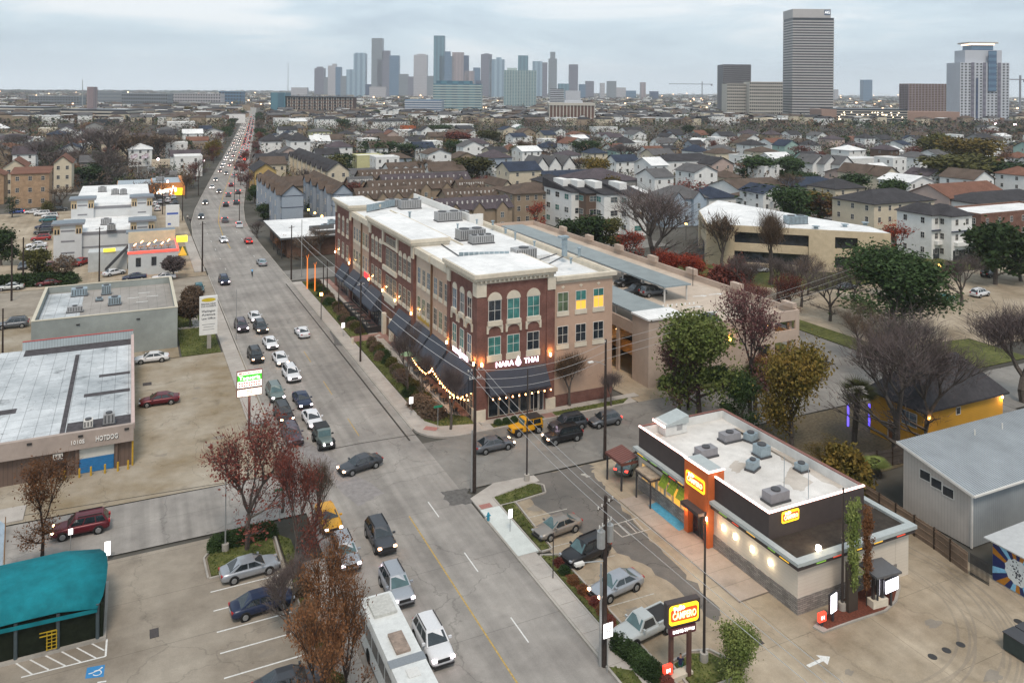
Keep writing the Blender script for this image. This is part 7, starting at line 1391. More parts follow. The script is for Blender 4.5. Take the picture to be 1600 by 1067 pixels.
def grow(rg,h,spread,levels=4,nb=3,trunk=.3,vase=False,twn=2):
 """branch skeleton; returns tubes for wood and the tip points"""
 wood=MB();tips=[]
 def br(p,d,L_,r,lv):
  q=p+d*L_;mid=p+d*L_*.5+Vector((rg.uniform(-1,1),rg.uniform(-1,1),rg.uniform(-.3,.3)))*L_*.08
  n=6 if lv==levels else 4 if lv>1 else 3
  wood.tube(p,mid,r,r*.85,n=n,cap=False);wood.tube(mid,q,r*.85,r*.68,n=n,cap=False)
  if lv==0:tips.append((q,d));return
  k=nb+(1 if rg.random()<.4 else 0)
  for i in range(k):
   a=6.283*(i+rg.uniform(-.3,.3))/k;tilt=rg.uniform(.35,.8)*spread;perp=Vector((math.cos(a),math.sin(a),0));nd=(d+perp*tilt+Vector((0,0,.12 if lv>1 else.02))).normalized()
   br(q,nd,L_*rg.uniform(.62,.86),r*.6,lv-1)
   if lv<=(2 if vase else 3):tips.append((p.lerp(q,rg.uniform(.4,1)),nd))
  if lv==levels and not vase:
   for u in(.45,.7,.85):a=rg.uniform(0,6.28);nd=Vector((math.cos(a),math.sin(a),.45)).normalized();br(p.lerp(q,u),nd,L_*rg.uniform(.45,.7),r*.4,2)
 br(Vector((0,0,0)),Vector((rg.uniform(-.05,.05),rg.uniform(-.05,.05),1)),h*(.16 if vase else.25),trunk,levels)
 return wood,tips
def leafcloud(rg,tips,n,size,rad,flat=.5,gap=.25):
 b=MB();cl=[t for t in tips if rg.random()>gap]or tips
 for _ in range(n):
  p,d=rg.choice(cl);p=p+Vector((rg.gauss(0,1),rg.gauss(0,1),rg.gauss(0,.8)))*rad;s=size*rg.uniform(.6,1.3)
  u=Vector((rg.uniform(-1,1),rg.uniform(-1,1),rg.uniform(-.7,.7))).normalized();w_=u.cross(Vector((rg.uniform(-1,1),rg.uniform(-1,1),rg.uniform(-1,1)))).normalized()
  b.v+=[tuple(p-u*s),tuple(p+w_*s*.55),tuple(p+u*s),tuple(p-w_*s*.55)];o=len(b.v)-4;b.f.append((o,o+1,o+2,o+3));b.m.append(0)
 return b
def twigcloud(rg,tips,n,L_,wd):
 b=MB()
 for _ in range(n):
  p,d=rg.choice(tips);p=p+Vector((rg.gauss(0,1),rg.gauss(0,1),rg.gauss(0,1)))*L_*.35;u=(d+Vector((rg.uniform(-1,1),rg.uniform(-1,1),rg.uniform(-.3,.9)))*.8).normalized();s=L_*rg.uniform(.5,1.3);w_=u.cross(Vector((rg.uniform(-1,1),rg.uniform(-1,1),rg.uniform(-1,1)))).normalized()*wd
  b.v+=[tuple(p-w_),tuple(p+w_),tuple(p+u*s)];o=len(b.v)-3;b.f.append((o,o+1,o+2));b.m.append(0)
 return b
TP={}
def tproto(kind,hd,i):
 rg=random.Random('%s%d%d'%(kind,hd,i));f=1 if hd else.22;H_=10.0
 if kind=='bare':w_,tips=grow(rg,H_,.85,5 if hd else 4,3,.26);c=twigcloud(rg,tips,int(3600*f),.8,.014 if hd else.045)
 elif kind=='vase':w_,tips=grow(rg,H_,.6,5 if hd else 4,3 if not hd else 2,.2,True);c=twigcloud(rg,tips,int(3200*f),.9,.013 if hd else.04)
 elif kind=='sparse':w_,tips=grow(rg,H_,.75,4,3,.18);c=leafcloud(rg,tips,int(2600*f),.115 if hd else.27,.42,gap=.52);q_=twigcloud(rg,tips,int(2200*f),.8,.013 if hd else.03);n_=len(c.v);c.v+=q_.v;c.f+=[tuple(i_+n_ for i_ in f_)for f_ in q_.f];c.m+=q_.m
 elif kind=='full':w_,tips=grow(rg,H_,.9,4,3,.28);c=leafcloud(rg,tips,int(15000*f),.16 if hd else.34,.6,gap=.22)
 elif kind=='oval':w_,tips=grow(rg,H_,.6,4,3,.22);c=leafcloud(rg,tips,int(11000*f),.15 if hd else.34,.6,gap=.1)
 elif kind=='column':
  w_=MB().tube((0,0,0),(0,0,9),.12,.04,n=6);tips=[(Vector((rg.gauss(0,.45),rg.gauss(0,.45),z))*1,Vector((0,0,1)))for z in[2.2+7.6*rg.random()**1.1 for _ in range(120)]];c=leafcloud(rg,tips,int(5200*f),.16,.3,gap=0)
 elif kind=='ball':
  w_=MB().tube((0,0,0),(0,0,6),.3,.2,n=6);tips=[(Vector((rg.gauss(0,1),rg.gauss(0,1),rg.gauss(0,.8))).normalized()*3.1+Vector((0,0,7)),Vector((0,0,1)))for _ in range(200)];c=leafcloud(rg,tips,int(6000*f),.33,.45,gap=0)
 elif kind=='bush':
  w_=MB().tube((0,0,0),(0,0,4),.3,.1,n=5);tips=[(Vector((v.x*5,v.y*5,abs(v.z)*8)),Vector((0,0,1)))for v in[Vector((rg.gauss(0,1),rg.gauss(0,1),rg.gauss(0,1))).normalized()*rg.uniform(.6,1)for _ in range(160)]];c=leafcloud(rg,tips,int(6000*f),.5,.7,gap=0)
 else:
  w_=MB();pr=Vector((0,0,0))
  for k in range(6):q=Vector((.1*k,.05*k,1.25*(k+1)));w_.tube(pr,q,.3,.28,n=8,cap=False);pr=q
  c=MB();tips=[]
  for k in range(46):
   a=6.283*rg.random();el=rg.uniform(-1.1,1.2);L_=rg.uniform(1.6,2.3);d=Vector((math.cos(a)*math.cos(el),math.sin(a)*math.cos(el),math.sin(el)));e=pr+d*L_*.5;sd=d.cross(Vector((0,0,1))).normalized();up=sd.cross(d)
   c.tube(pr,e,.03,n=3,cap=False)
   for j in range(13):an=-1.25+2.5*j/12;fd=(d*math.cos(an)+(sd*math.sin(an))+Vector((0,0,-.25))).normalized();tip=e+fd*L_*.62;sw=up.cross(fd).normalized()*.06;c.add([tuple(e-sw),tuple(e+sw),tuple(tip)],[(0,1,2)])
 zs=[v[2]for v in c.v];zm=sorted(zs)[int(len(zs)*.985)];s=10/zm
 for q in(w_,c):q.v=[(x*s,y*s,z*s)for x,y,z in q.v]
 rr=sorted(math.hypot(v[0],v[1])for v in c.v)[int(len(c.v)*.95)]
 return w_.mesh('trunk',m_bark),c.mesh('crown',LM['oak']),rr
def tree(px,py,h,wid,kind,leaf,label=None,hd=None,xy=None,z=0,name='tree',cat='tree',group='street and garden trees',desc=None,rz=None,bark=None):
 """one tree: height h and crown width wid in metres; trunk and crown are its parts"""
 x,y=xy or at(px,py);hd=(math.hypot(x,y)<190)if hd is None else hd;i=int((x*7+y*3))%(2 if hd else 3);k=(kind,hd,i)
 if k not in TP:TP[k]=tproto(kind,hd,i)
 a,b,rr=TP[k];t=thing(name,label or 'x',cat,(x,y,z),(x*1.7+y)%6.28 if rz is None else rz,group);sc=Vector((wid/2/rr,wid/2/rr,h/10))
 for nm,me in(('trunk',a),('crown',b)):
  o=link(nm,me,t);o.scale=sc;setslot(o,LM[leaf]if nm=='crown' else(bark or m_bark))
 if label is None:auto(t,desc or 'tree',x,y)
 return t
TR=[(386,860,11.2,8.0,'sparse','red','sparse dark red leafed tree on the left car park island'),(66,868,8.0,5.2,'sparse','rust','thin orange brown tree before the low shop, behind the teal canopy'),(462,905,10.5,4.2,'sparse','red','red leafed kerb tree beside the yellow car'),(492,870,8.6,3.6,'bare','barebrown','thin leafless kerb tree in front of the yellow car'),(508,1050,9.0,4.0,'sparse','rust','rust brown kerb tree beside the rear end of the bus'),(540,1130,9.2,3.8,'sparse','rust','rust coloured kerb tree at the bottom edge beside the bus'),(500,1180,9.4,4.0,'sparse','rust','nearest rust coloured kerb tree partly below the frame'),(450,990,5.5,4.2,'bare','bare','small bare shrub like tree between parking bays and the kerb trees'),(441,800,5.5,3.0,'vase','bare','small bare tree at the corner of the left side street'),(1062,648,10.2,6.5,'sparse','plum','plum leafed tree against the blank peach garage wall'),(1093,655,13.0,9.4,'full','green','big green tree in front of the garage stair tower'),(1172,645,15.5,8.6,'sparse','plum','tall plum leafed tree before the garage lamps'),(1236,705,12.0,7.6,'full','autumn','broad ochre and green tree between restaurant and garage'),(1160,668,6.5,4.6,'oval','oak','dark green tree behind the green garage tree'),(1196,612,4.6,4.6,'oval','rust','small orange leafed tree at the garage corner'),(1392,522,14.0,16.0,'full','oak','large dark evergreen oak beyond the back street'),(1400,722,16.0,13.0,'bare','bare','huge bare grey tree with forked trunk in front of the yellow house'),(1446,712,14.5,10.0,'bare','bare','second big bare tree over the charcoal roof'),(1380,600,9.0,8.5,'bare','barebrown','bare brown tree left of the charcoal roof'),(1600,628,12.5,11.0,'vase','bare','wide bare tree at the right edge above the yellow house'),(1502,478,9.8,9.0,'bare','bare','leafless tree in the tan car park'),(1427,470,8.0,13.0,'vase','barebrown','low rounded brown bare tree at the tan car park'),(1401,408,9.5,7.6,'sparse','crimson','dark red tree at the right end of the beige office'),(1555,445,13.0,12.0,'full','oak','dark green tree before the red brick row at the right'),(1595,440,10.0,10.0,'full','oak','green tree at the right edge before the brick row'),(1520,405,7.0,4.6,'column','oak','conical green tree before the white twin houses'),(1486,400,4.6,5.6,'bush','oak','green bushes between the white twin garages'),(1021,440,20.0,22.0,'bare','bare','spreading bare tree between garage and beige office'),(1130,420,13.0,8.6,'vase','barebrown','bare vase shaped tree at the left end of the beige office'),(1204,445,15.5,9.5,'vase','barebrown','bare vase shaped tree before the office bays'),(1165,470,9,8,'bare','bare','pale bare tree on the lawn left of the office'),(1297,502,9.8,9.2,'bare','bare','bare open tree between office and back street'),(1230,515,9.5,6.8,'sparse','red','reddish tree just behind the garage corner'),(1252,480,9.5,8,'bare','bare','pale grey bare tree behind the garage corner'),(1045,448,7.2,6.4,'oval','crimson','bright orange red tree behind the garage wall'),(1080,452,7.0,7.0,'oval','crimson','crimson tree right of the bright orange red one'),(982,415,8.0,7.0,'sparse','crimson','dark red tree behind the left garage wall'),(1130,462,5.5,7.5,'bush','red','low red shrubbery below the office lawn'),(1152,440,5,6,'bush','red','second low red shrubbery below the office lawn'),(742,292,12.0,17.0,'full','olive','round dark olive tree right of the white gabled long house'),(890,395,8,8,'full','oak','green bush like tree before the tan townhouse'),(925,392,8.5,9,'full','oak','green tree before the white modern townhouses'),(955,392,8,7,'oval','olive','olive tree right of the white modern townhouses'),(838,358,8,6.5,'sparse','crimson','dark red tree before the tan block'),(993,398,5.5,4.5,'sparse','crimson','small crimson tree at the bare giant'),(1490,300,15,30,'full','olive','very large olive green tree right of the cream gables'),(1462,262,18,20,'full','olive','large dark green tree under the brick apartments'),(1520,275,18,26,'full','autumn','large golden brown tree beside the olive giant'),(1580,300,12,24,'full','oak','dark green tree mass at the right edge'),(1330,315,10,14,'full','oak','green tree left of the cream gables'),(1185,288,12,18,'full','oak','very dark green tree beyond the charcoal roofs'),(1225,340,10,22,'full','oak','dark green hedge of trees behind the beige office'),(1280,345,9,14,'bare','bare','bare tree left of the cream townhouses'),(1250,300,8,14,'full','oak','dark tree before the charcoal hip roofs'),(975,260,12,20,'bare','bare','big bare tree beyond the modern townhouses'),(916,250,11,18,'full','oak','dark green tree behind the white gable row'),(870,232,9,16,'sparse','red','reddish brown tree behind the white gable row'),(1020,262,11,12,'bare','barebrown','bare brown tree standing before the pale far roofs'),(590,255,12,20,'full','oak','rounded dark green tree behind the yellow row'),(640,250,9,18,'full','oak','low dark trees behind the white gables'),(715,235,12,20,'full','red','domed maroon tree beyond the white gables'),(705,240,9,8,'oval','autumn','golden tree in front of the maroon dome'),(765,232,12,18,'full','olive','green brown tree right of the maroon dome'),(690,214,10,20,'full','oak','dark green tree beneath the white slab houses'),(297,512,5.0,4.0,'ball','barebrown','clipped round tree nearest the white pylon sign'),(300,492,5.0,3.6,'ball','barebrown','clipped round tree behind the first one by the grey block'),(271,435,4.5,4.6,'ball','bare','grey clipped tree before the diner'),(55,440,6.5,6.0,'full','olive','small round tree left by the hedge'),(101,441,5.5,4.6,'ball','barebrown','small round brown tree right by the hedge'),(2,415,8,6,'full','oak','dark leafy tree cut by the left edge'),(19,340,6.5,4.4,'column','oak','conical evergreen by the tan brick townhouse'),(74,335,4,4.5,'bush','olive','olive bush by the tan brick townhouse'),(125,262,20,26,'bare','bare','wide dark bare tree beyond the cream gable house'),(165,272,23,28,'bare','bare','largest dark bare tree on the left'),(200,258,17,24,'vase','barebrown','broad bare tree left of the flags'),(245,252,15,22,'vase','barebrown','broad bare tree right of the flags'),(275,258,7,9,'vase','barebrown','low bare tree in the tan walled yard'),(285,245,9,11,'full','oak','round dark green tree before the tan house'),(80,258,9,20,'full','oak','dark green trees behind the cream townhouses'),(140,288,7,14,'full','oak','dark shrubbery by the flag poles'),(135,215,12,12,'sparse','rust','rusty tree by the pale flat hall'),(30,262,8,16,'vase','barebrown','bare tree behind the left townhouses'),(376,290,11,7,'sparse','red','red leafed tree on the right kerb, nearest'),(382,268,10,7,'sparse','red','red leafed tree on the right kerb, second'),(388,305,9,6,'sparse','plum','plum tree beside the grey blue row'),(398,318,6,5,'full','oak','dark bush tree beside the grey blue row'),(412,345,5,5,'full','oak','green bush tree at the front of the grey blue row'),(402,372,4.5,5,'bare','bare','low bare tree by the cafe drive'),(440,400,5,4,'sparse','rust','small rusty tree at the cafe forecourt'),(478,415,7,7,'bare','barebrown','bare tree behind the orange lit trunks'),(500,400,7,7,'bare','barebrown','second bare tree before the cafe'),(487,330,5,5,'bush','oak','dark hedge tree between townhouse rows'),(637,618,9.6,4.6,'bare','bare','slim bare tree in the verge before the navy awnings'),(659,632,7.5,3.2,'bare','bare','small bare tree by the patio railing'),(704,672,8.0,3.0,'vase','bare','slim bare tree on the corner lawn'),(890,635,7.0,4.0,'vase','barebrown','slim bare tree before the blank peach wall'),(955,635,4.5,2.6,'vase','bare','tiny bare tree by the driveway pole'),(1215,470,8.5,7,'bare','bare','bare tree at the left side of the small tan lot'),(1262,462,8,7,'bare','barebrown','brownish bare tree between the office bays and the street'),(1180,500,6.5,6,'sparse','red','small reddish tree hugging the garage parapet'),(1335,470,7,7,'bare','bare','bare tree right before the second office bay'),(1340,560,8,7,'bare','barebrown','thin bare tree on the back street lawn'),(1158,1085,4.6,3.4,'oval','green','small bright green tree at the bottom edge'),(1333,957,8.8,1.1,'column','green','tall thin green cypress on the menu island'),(1354,950,7.8,.85,'column','rust','tall thin brown cypress beside the green one'),(1322,770,4.5,5.0,'bush','autumn','ochre bush behind the restaurant'),(1288,742,3.5,4.5,'sparse','autumn','low ochre bush by the alley'),(1310,870,0.1,0.1,'bush','oak',None)]
for r in TR:
 if r[6]:tree(r[0],r[1],r[2],r[3],r[4],r[5],r[6],bark=m_barkd if r[5]in('rust','green')and r[1]>600 else None)
tree(1335,690,7.6,5.2,'palm','olive','tall fan palm with a skirt of fronds left of the yellow house',name='palm_tree');tree(1180,640,6.0,4.0,'palm','olive','fan palm behind the green garage tree',name='palm_tree');tree(1375,745,1.8,3.6,'palm','green','low green palm clump beside the dark fence',name='palm_tree')
def shrub(x,y,r,h,leaf,desc,group='shrubs in the planting beds'):
 k=('bush',True,0)
 if k not in TP:TP[k]=tproto('bush',True,0)
 t=link('shrub',TP[k][1]);t.location=(x,y,.1);t.scale=(r/4.6,r/4.6,h/10*1.15);t.rotation_euler=(0,0,x*3+y);setslot(t,LM[leaf]);tag(t,'x','shrub',group);auto(t,desc,x,y)
rg=random.Random(8);y=96.4
while y<171:
 if not 126.5<y<131.2:r=rg.uniform(.5,.85);shrub(rg.choice((34.9,35.1,34.2)),y,r,rg.uniform(.7,1.1),rg.choice(('barebrown','barebrown','oak','olive')),'rounded shrub in the long bed before the brick building')
 y+=rg.uniform(1.3,2.2)
for px,py in((655,636),(668,645),(678,652)):x,y=at(px,py);shrub(x,y,.95,1.2,'barebrown','dense clipped shrub at the corner end of the long bed')
for i in range(22):x,y=33.6+rg.uniform(-.12,.12),31+i*1.4+rg.uniform(-.3,.3);shrub(x,y,.32,.5,rg.choice(('red','rust','oak')),'tiny reddish shrub in the mulch strip','small shrubs in the mulch strip')
for i in range(7):x,y=at(968+i*9,1012+i*8);shrub(x,y,.5,.8,'oak','low green hedge shrub beside the pickup','hedge by the pickup')
for i in range(9):shrub(7.2+i*.55,75.3+.06*i,.55,.9,'oak','low hedge shrub on the left car park island','hedge on the car park island')
for i in range(11):shrub(67.3+i*.95,90.6,.8,1.3,'oak','dark hedge shrub along the garage wall','hedge along the garage wall')
for i in range(9):x,y=at(8+i*12,445-i*.6);shrub(x,y-1,1.6,1.7,'oak','clipped hedge shrub by the cross street','hedge by the cross street')
for i in range(12):shrub(49.5+i*.75,70.2+rg.uniform(-.3,.3),.55,1.0,rg.choice(('barebrown','oak')),'straggly shrub behind the restaurant','shrubs behind the restaurant')
for i in range(5):shrub(40.9+i*1.1,89.0,.35,.5,'oak','little ground shrub before the navy awning','shrubs before the navy awning')
for i in range(14):shrub(12.8,31+i*2.9,.55,.8,rg.choice(('olive','barebrown')),'low brown shrub in the left kerb strip','shrubs in the left kerb strip')
# houses and blocks of the middle distance
WM=dict(white=mat('wall_white',(.72,.72,.70),.85,.07,.8),cream=mat('wall_cream',(.58,.51,.39),.85,.08,.8),tan=mat('wall_tan',(.30,.235,.17),.88,.1,.8),greyblue=mat('wall_grey_blue',(.30,.345,.40),.85,.05,.8),yellow=mat('wall_yellow',(.46,.33,.13),.85,.08,.8),lime=mat('wall_pale_yellow',(.52,.50,.28),.85,.08,.8),tbrick=brickmat('tan_brick',(.33,.20,.115),(.42,.28,.17),(.3,.24,.18)),rbrick=brickmat('red_brick',(.14,.06,.045),(.19,.085,.06),(.2,.15,.12)),mint=mat('wall_mint',(.30,.42,.38),.85,.08,.8),blue=mat('wall_pale_blue',(.36,.43,.50),.85,.05,.8),grey=mat('wall_grey',(.28,.275,.265),.88,.1,.8),brown=mat('wall_brown',(.13,.09,.07),.88,.1,.8),orange=mat('wall_orange',(.42,.12,.05),.85,.08,.8),pink=mat('wall_pinkish',(.46,.36,.32),.85,.08,.8),dark=mat('wall_dark',(.05,.055,.065),.8,.1,.8))
RM=dict(brown=m_shb,char=m_shd,grey=m_shg,red=m_shr,white=m_roofw,blue=m_shblue,mauve=m_shmau)
m_trimd=mat('trim_navy',(.03,.04,.07),.7,.05,1)
def H(pl,py,pr,h,dp,wall,roof,kind='hip',fl=3,nf=3,ns=3,label='',rise=2.4,nm='house',group='houses beyond the brick building',**k):
 x0,y0=at(pl,py,h);x1=on_y(pr,py,y0)[0];return house(nm,'',x0,y0,max(3,x1-x0),dp,h,WM[wall],RM[roof],kind,rise,fl,nf,ns,label=label,group=group,**k)
def gabled(t,side,n,x0,x1,y0,y1,h,w_,rise,wall,roofm,depth=1.2):
 """cross gables standing on a long eave"""
 for i in range(n):
  b=MB();r=MB()
  if side=='W':
   c=y0+(y1-y0)*(i+.5)/n;b.box(x0-depth,x0,c-w_/2,c+w_/2,0,h);b.add([(x0-depth,c-w_/2,h),(x0-depth,c+w_/2,h),(x0-depth,c,h+rise)],[(0,2,1)]);X0,X1=x0-depth-.3,x0+3
   r.add([(X0,c-w_/2-.3,h-.2),(X0,c,h+rise+.08),(X1,c,h+rise+.08),(X1,c-w_/2-.3,h-.2),(X0,c+w_/2+.3,h-.2),(X1,c+w_/2+.3,h-.2)],[(0,3,2,1),(1,2,5,4)])
  else:
   c=x0+(x1-x0)*(i+.5)/n;b.box(c-w_/2,c+w_/2,y0-depth,y0,0,h);b.add([(c-w_/2,y0-depth,h),(c+w_/2,y0-depth,h),(c,y0-depth,h+rise)],[(0,1,2)]);X0,X1=y0-depth-.3,y0+3
   r.add([(c-w_/2-.3,X0,h-.2),(c,X0,h+rise+.08),(c,X1,h+rise+.08),(c-w_/2-.3,X1,h-.2),(c+w_/2+.3,X0,h-.2),(c+w_/2+.3,X1,h-.2)],[(0,1,2,3),(1,4,5,2)])
  b.build('gable',wall,t);r.build('gable_roof',roofm,t)
  for z in(h*.3,h*.72):
   if side=='W':win(t,'W',x0-depth,c,z,1.1,1.6,2,2,m_frame_w,g_grey)
   else:win(t,'S',y0-depth,c,z,1.1,1.6,2,2,m_frame_w,g_grey)
def HG(n,side,w_,*a,**k):
 t=H(*a,**k);x0,y0,x1,y1=HOUSES[-1];h=a[3];gabled(t,side,n,x0,x1,y0,y1,h,w_,2.0,WM[a[5]],RM[a[6]]);return t
HG(5,'W',5,441,305,474,10,46,'greyblue','brown','gy',3,0,10,'front grey blue townhouse row with brown gables beside the road',rise=3.0,band=m_trimd)
HG(4,'W',5,521,303,551,10,42,'greyblue','brown','gy',3,2,8,'second grey blue townhouse row behind the cafe',rise=3.0,band=m_trimd)
H(398,268,432,9,16,'yellow','char','gy',3,2,2,'mustard yellow gabled townhouse behind the grey blue row',rise=3)
HG(8,'W',3.6,512,268,545,10,78,'cream','char','gy',3,2,8,'long cream and yellow townhouse row with dark roof',rise=3.4)
H(402,250,452,7.5,14,'grey','char','gx',2,5,2,'low charcoal roofed row behind the yellow townhouse');H(409,221,440,11,12,'white','char','hip',3,2,2,'white cube house with dark hip roof, left of a pair',rise=4);H(454,220,485,12,15,'white','char','hip',3,2,3,'white cube house with dark hip roof, right of a pair',rise=4)
H(487,206,519,10,14,'lime','grey','hip',3,5,2,'pale olive three storey house behind the white cubes');H(534,210,556,9,12,'cream','char','hip',2,4,2,'cream house right of the olive one');H(558,245,600,9,10,'lime','white','flat',2,1,2,'pale yellow box house before the dark tree');H(540,218,574,6,12,'cream','grey','hip',1,2,2,'low cream house left of the dark tree')
H(495,186,534,10,14,'white','char','hip',3,5,2,'white house under the long apartment block');H(430,186,455,9,14,'white','grey','flat',2,2,2,'white modern villa near the road, left');H(455,190,480,8,14,'cream','white','mono',2,3,2,'cream modern villa with slanted roof');H(572,190,640,8,16,'white','char','hip',2,8,2,'long white row with dark hip roof');H(606,205,655,7,12,'white','white','flat',1,0,0,'plain white warehouse strip behind the purple trees');H(574,208,604,9,12,'pink','mauve','hip',2,3,2,'pinkish house at the left of the white strip')
HG(3,'S',6,610,268,655,8,12,'white','brown','gx',2,0,2,'white row with three steep gables before the long white house',rise=3);HG(2,'W',4,677,268,727,8,15,'white','brown','gx',2,4,2,'long white house with brown roof and tiny dormers',rise=3.2)
for i,(pl,py,pr,lab)in enumerate(((560,312,655,'nearest'),(580,299,712,'second'),(600,288,735,'third'),(565,280,665,'fourth'),(700,313,790,'right hand near'),(690,330,800,'right hand front'),(548,292,585,'left small'),(720,297,770,'right small'))):
 t=HG(4 if i<4 else 3,'S',3.4,pl,py,pr,6.8,9,'tan',('brown','brown','mauve','brown','brown','mauve','grey','brown')[i],'gx',2,0,1,lab+' brown roofed townhouse row with small gables behind the brick building',rise=3.0,group='brown roofed townhouse rows');x0,y0,x1,y1=HOUSES[-1];b=MB()
 for q in range(14):x=x0+(x1-x0)*(q+.5)/14;y=y0+2+(q*5%5);b.box(x-.18,x+.18,y-.18,y+.18,7.5,10.2-abs(y-y0-4.5)*.5)
 b.build('flue_vents',m_frame_w,t)['kind']='stuff'
H(804,303,883,9.5,14,'tan','brown','hip',3,6,3,'tan townhouse block with brown hip roof left of the white modern houses');H(785,293,800,9,14,'cream','brown','gy',3,1,3,'narrow cream house at the left of the tan block');H(842,310,872,7.4,8,'blue','grey','gy',2,2,2,'small pale blue gabled house below the tan block')
for i,(pl,pr,w_,lab)in enumerate(((893,915,'white','white modern house with dark slanted roof, leftmost'),(916,938,'brown','brown clad modern house between white ones'),(944,975,'white','white modern house with big window, middle'),(984,1010,'white','white modern house with roof box, rightmost'))):
 t=H(pl,300+2*i,pr,11.5,17,w_,'char','mono',3,1,3,lab,rise=2.6,fw=2.4,fh=1.6,gm=[g_teal,g_dark,g_grey]);x0,y0,x1,y1=HOUSES[-1]
 MB().box(x0+.5,x0+3,y0+6,y1-5,11.6,14.4).build('roof_box',WM['white'],t)
HG(2,'S',4,1040,312,1104,8.4,11,'blue','grey','hip',2,3,3,'pale blue house with grey hip roof and two front gables',rise=3.4)
for i,pl in enumerate((838,858,880)):H(pl,262-i,pl+19,8,13,'white','grey','gy',2,1,2,('left','middle','right')[i]+' white gabled house of a row of three above the charcoal roofs',rise=4.4)
H(852,280,935,5.6,16,'cream','blue','gx',1,3,1,'low cream house with long blue black roof');H(912,285,1000,6,22,'grey','mauve','hip',1,2,1,'broad mauve brown roofed house behind the modern townhouses',rise=4)
t=H(1036,252,1122,9.4,12,'white','char','hip',2,7,2,'white house with dark hip roof and two roof boxes',rise=2.6);H(1136,278,1158,6,10,'cream','brown','hip',1,0,1,'cream garage like house with brown roof');H(1118,240,1150,9,10,'cream','brown','hip',2,2,1,'cream house behind the white balcony house');H(1108,310,1150,5,14,'white','blue','hip',1,2,1,'black roofed house right of the pale blue one',rise=3);H(1160,300,1235,5.5,20,'white','brown','gx',1,2,1,'long brown roofed house right of the pale blue one',rise=3.4);H(1160,245,1175,9,10,'white','char','flat',2,1,1,'white cube house before the dark green tree')
H(1366,319,1460,9.6,15,'cream','char','hip',3,6,3,'cream three storey townhouse block with charcoal roof',rise=3);H(1484,310,1575,8.5,15,'pink','red','gx',2,4,1,'pale house with long red brown tiled roof',rise=3.6);H(1527,318,1640,8,12,'white','char','hip',2,4,2,'white house with balconies and dark roof at the right edge')
for i,(pl,pr)in enumerate(((1456,1484),(1487,1519))):
 t=H(pl,336+i*2,pr,11,10,'white','char','hip',3,2,2,('left','right')[i]+' white stucco house of twins with dark roof and black shutters',rise=2.2,gm=[g_dark]);x0,y0,x1,y1=HOUSES[-1];MB().box(x0+1,x1-1,y0-.9,y0-.01,3.6,4.5).build('balcony',WM['white'],t);MB().box(x0+.6,x1-.6,y0-.05,y0-.002,0,2.5).build('garage_door',g_dark,t);MB().box(x0-.1,x1+.1,y0-.5,y0-.01,7.0,7.25).build('awning',m_trimd,t)
H(1533,338,1660,9.6,12,'rbrick','white','flat',3,7,3,'red brick flat roofed townhouse row at the right edge');H(1353,273,1375,8.5,14,'cream','brown','gy',2,1,2,'left cream gabled house of two by the big trees',rise=3.6);H(1378,276,1408,8.5,12,'cream','brown','gy',2,1,1,'right cream gabled house of two by the big trees',rise=3.6)
for i,pl in enumerate((1270,1288,1312)):H(pl,256+i,pl+22,7,12,'white','grey','gy',2,1,1,('left','middle','right')[i]+' white gabled house of three by the white flat roof',rise=4)
H(1330,250,1376,6,12,'white','white','flat',1,0,0,'bright white flat roofed shed behind the cream gables');H(1225,292,1320,5,14,'grey','blue','hip',1,3,1,'low charcoal hip roofed house behind the beige office');H(1180,310,1250,5,12,'white','brown','hip',1,3,1,'low brown hip roofed house behind the beige office');H(1540,200,1562,8,12,'white','char','gy',2,1,1,'white gabled house far right')
H(-12,218,47,8.5,16,'white','mauve','hip',2,6,3,'long white house with dark hip roof at the left edge',rise=3);H(60,202,110,7,18,'cream','white','flat',1,0,0,'long pale flat hall behind the white house on the left')
t=H(17,272,77,11.5,12,'tbrick','red','mono',3,3,1,'tan brick townhouse with maroon lean to roof',rise=1.2);t=H(84,256,112,11,16,'cream','red','gy',3,2,2,'cream gabled townhouse with brick side',rise=3,nm='townhouse');H(5,262,40,11,14,'cream','red','gy',3,2,1,'cream townhouse behind the tan brick one',rise=3);H(-30,275,6,10,10,'tbrick','red','gy',3,2,1,'tan brick townhouse at the left edge',rise=2)
H(125,254,160,4.5,12,'grey','grey','gx',1,2,1,'small grey roofed bungalow behind the bare tree',rise=3);H(175,215,212,6,20,'tan','brown','hip',1,2,2,'large brown hip roofed house left of the bare trees',rise=6);H(262,192,305,8,20,'white','white','flat',2,5,2,'white flat roofed building with dark windows left of the road');H(298,226,324,7,12,'tan','grey','flat',2,4,2,'tan building by the road beyond the orange restaurant');H(237,252,308,3.4,3,'cream','white','flat',1,0,0,'long low tan wall behind the orange restaurant',nm='boundary_wall',cat='wall')
H(316,182,358,9,14,'rbrick','grey','flat',3,5,2,'dark brick block beside the road on the left');H(150,188,186,6,16,'dark','grey','flat',1,3,1,'dark flat block left of the white building');H(630,198,650,8,9,'orange','grey','flat',2,1,1,'bright orange red house behind the white strip')
H(700,196,740,8,16,'white','white','flat',2,2,1,'large white slab house in the centre');H(720,202,742,9,12,'white','char','mono',2,1,1,'white slab house with slanted roof');H(932,200,965,8,12,'white','char','flat',2,3,2,'white house with dark porch in the middle distance');H(978,205,1006,6,12,'white','char','gx',1,2,1,'white gabled house right of the porch house',rise=3);H(1090,183,1112,9,14,'dark','grey','flat',2,4,2,'dark modern building left of the white one');H(1118,185,1150,9,14,'white','grey','flat',2,3,2,'white modern building beside the dark one');H(805,200,822,6,10,'mint','white','gy',1,1,1,'mint green gabled house in the middle distance',rise=3)
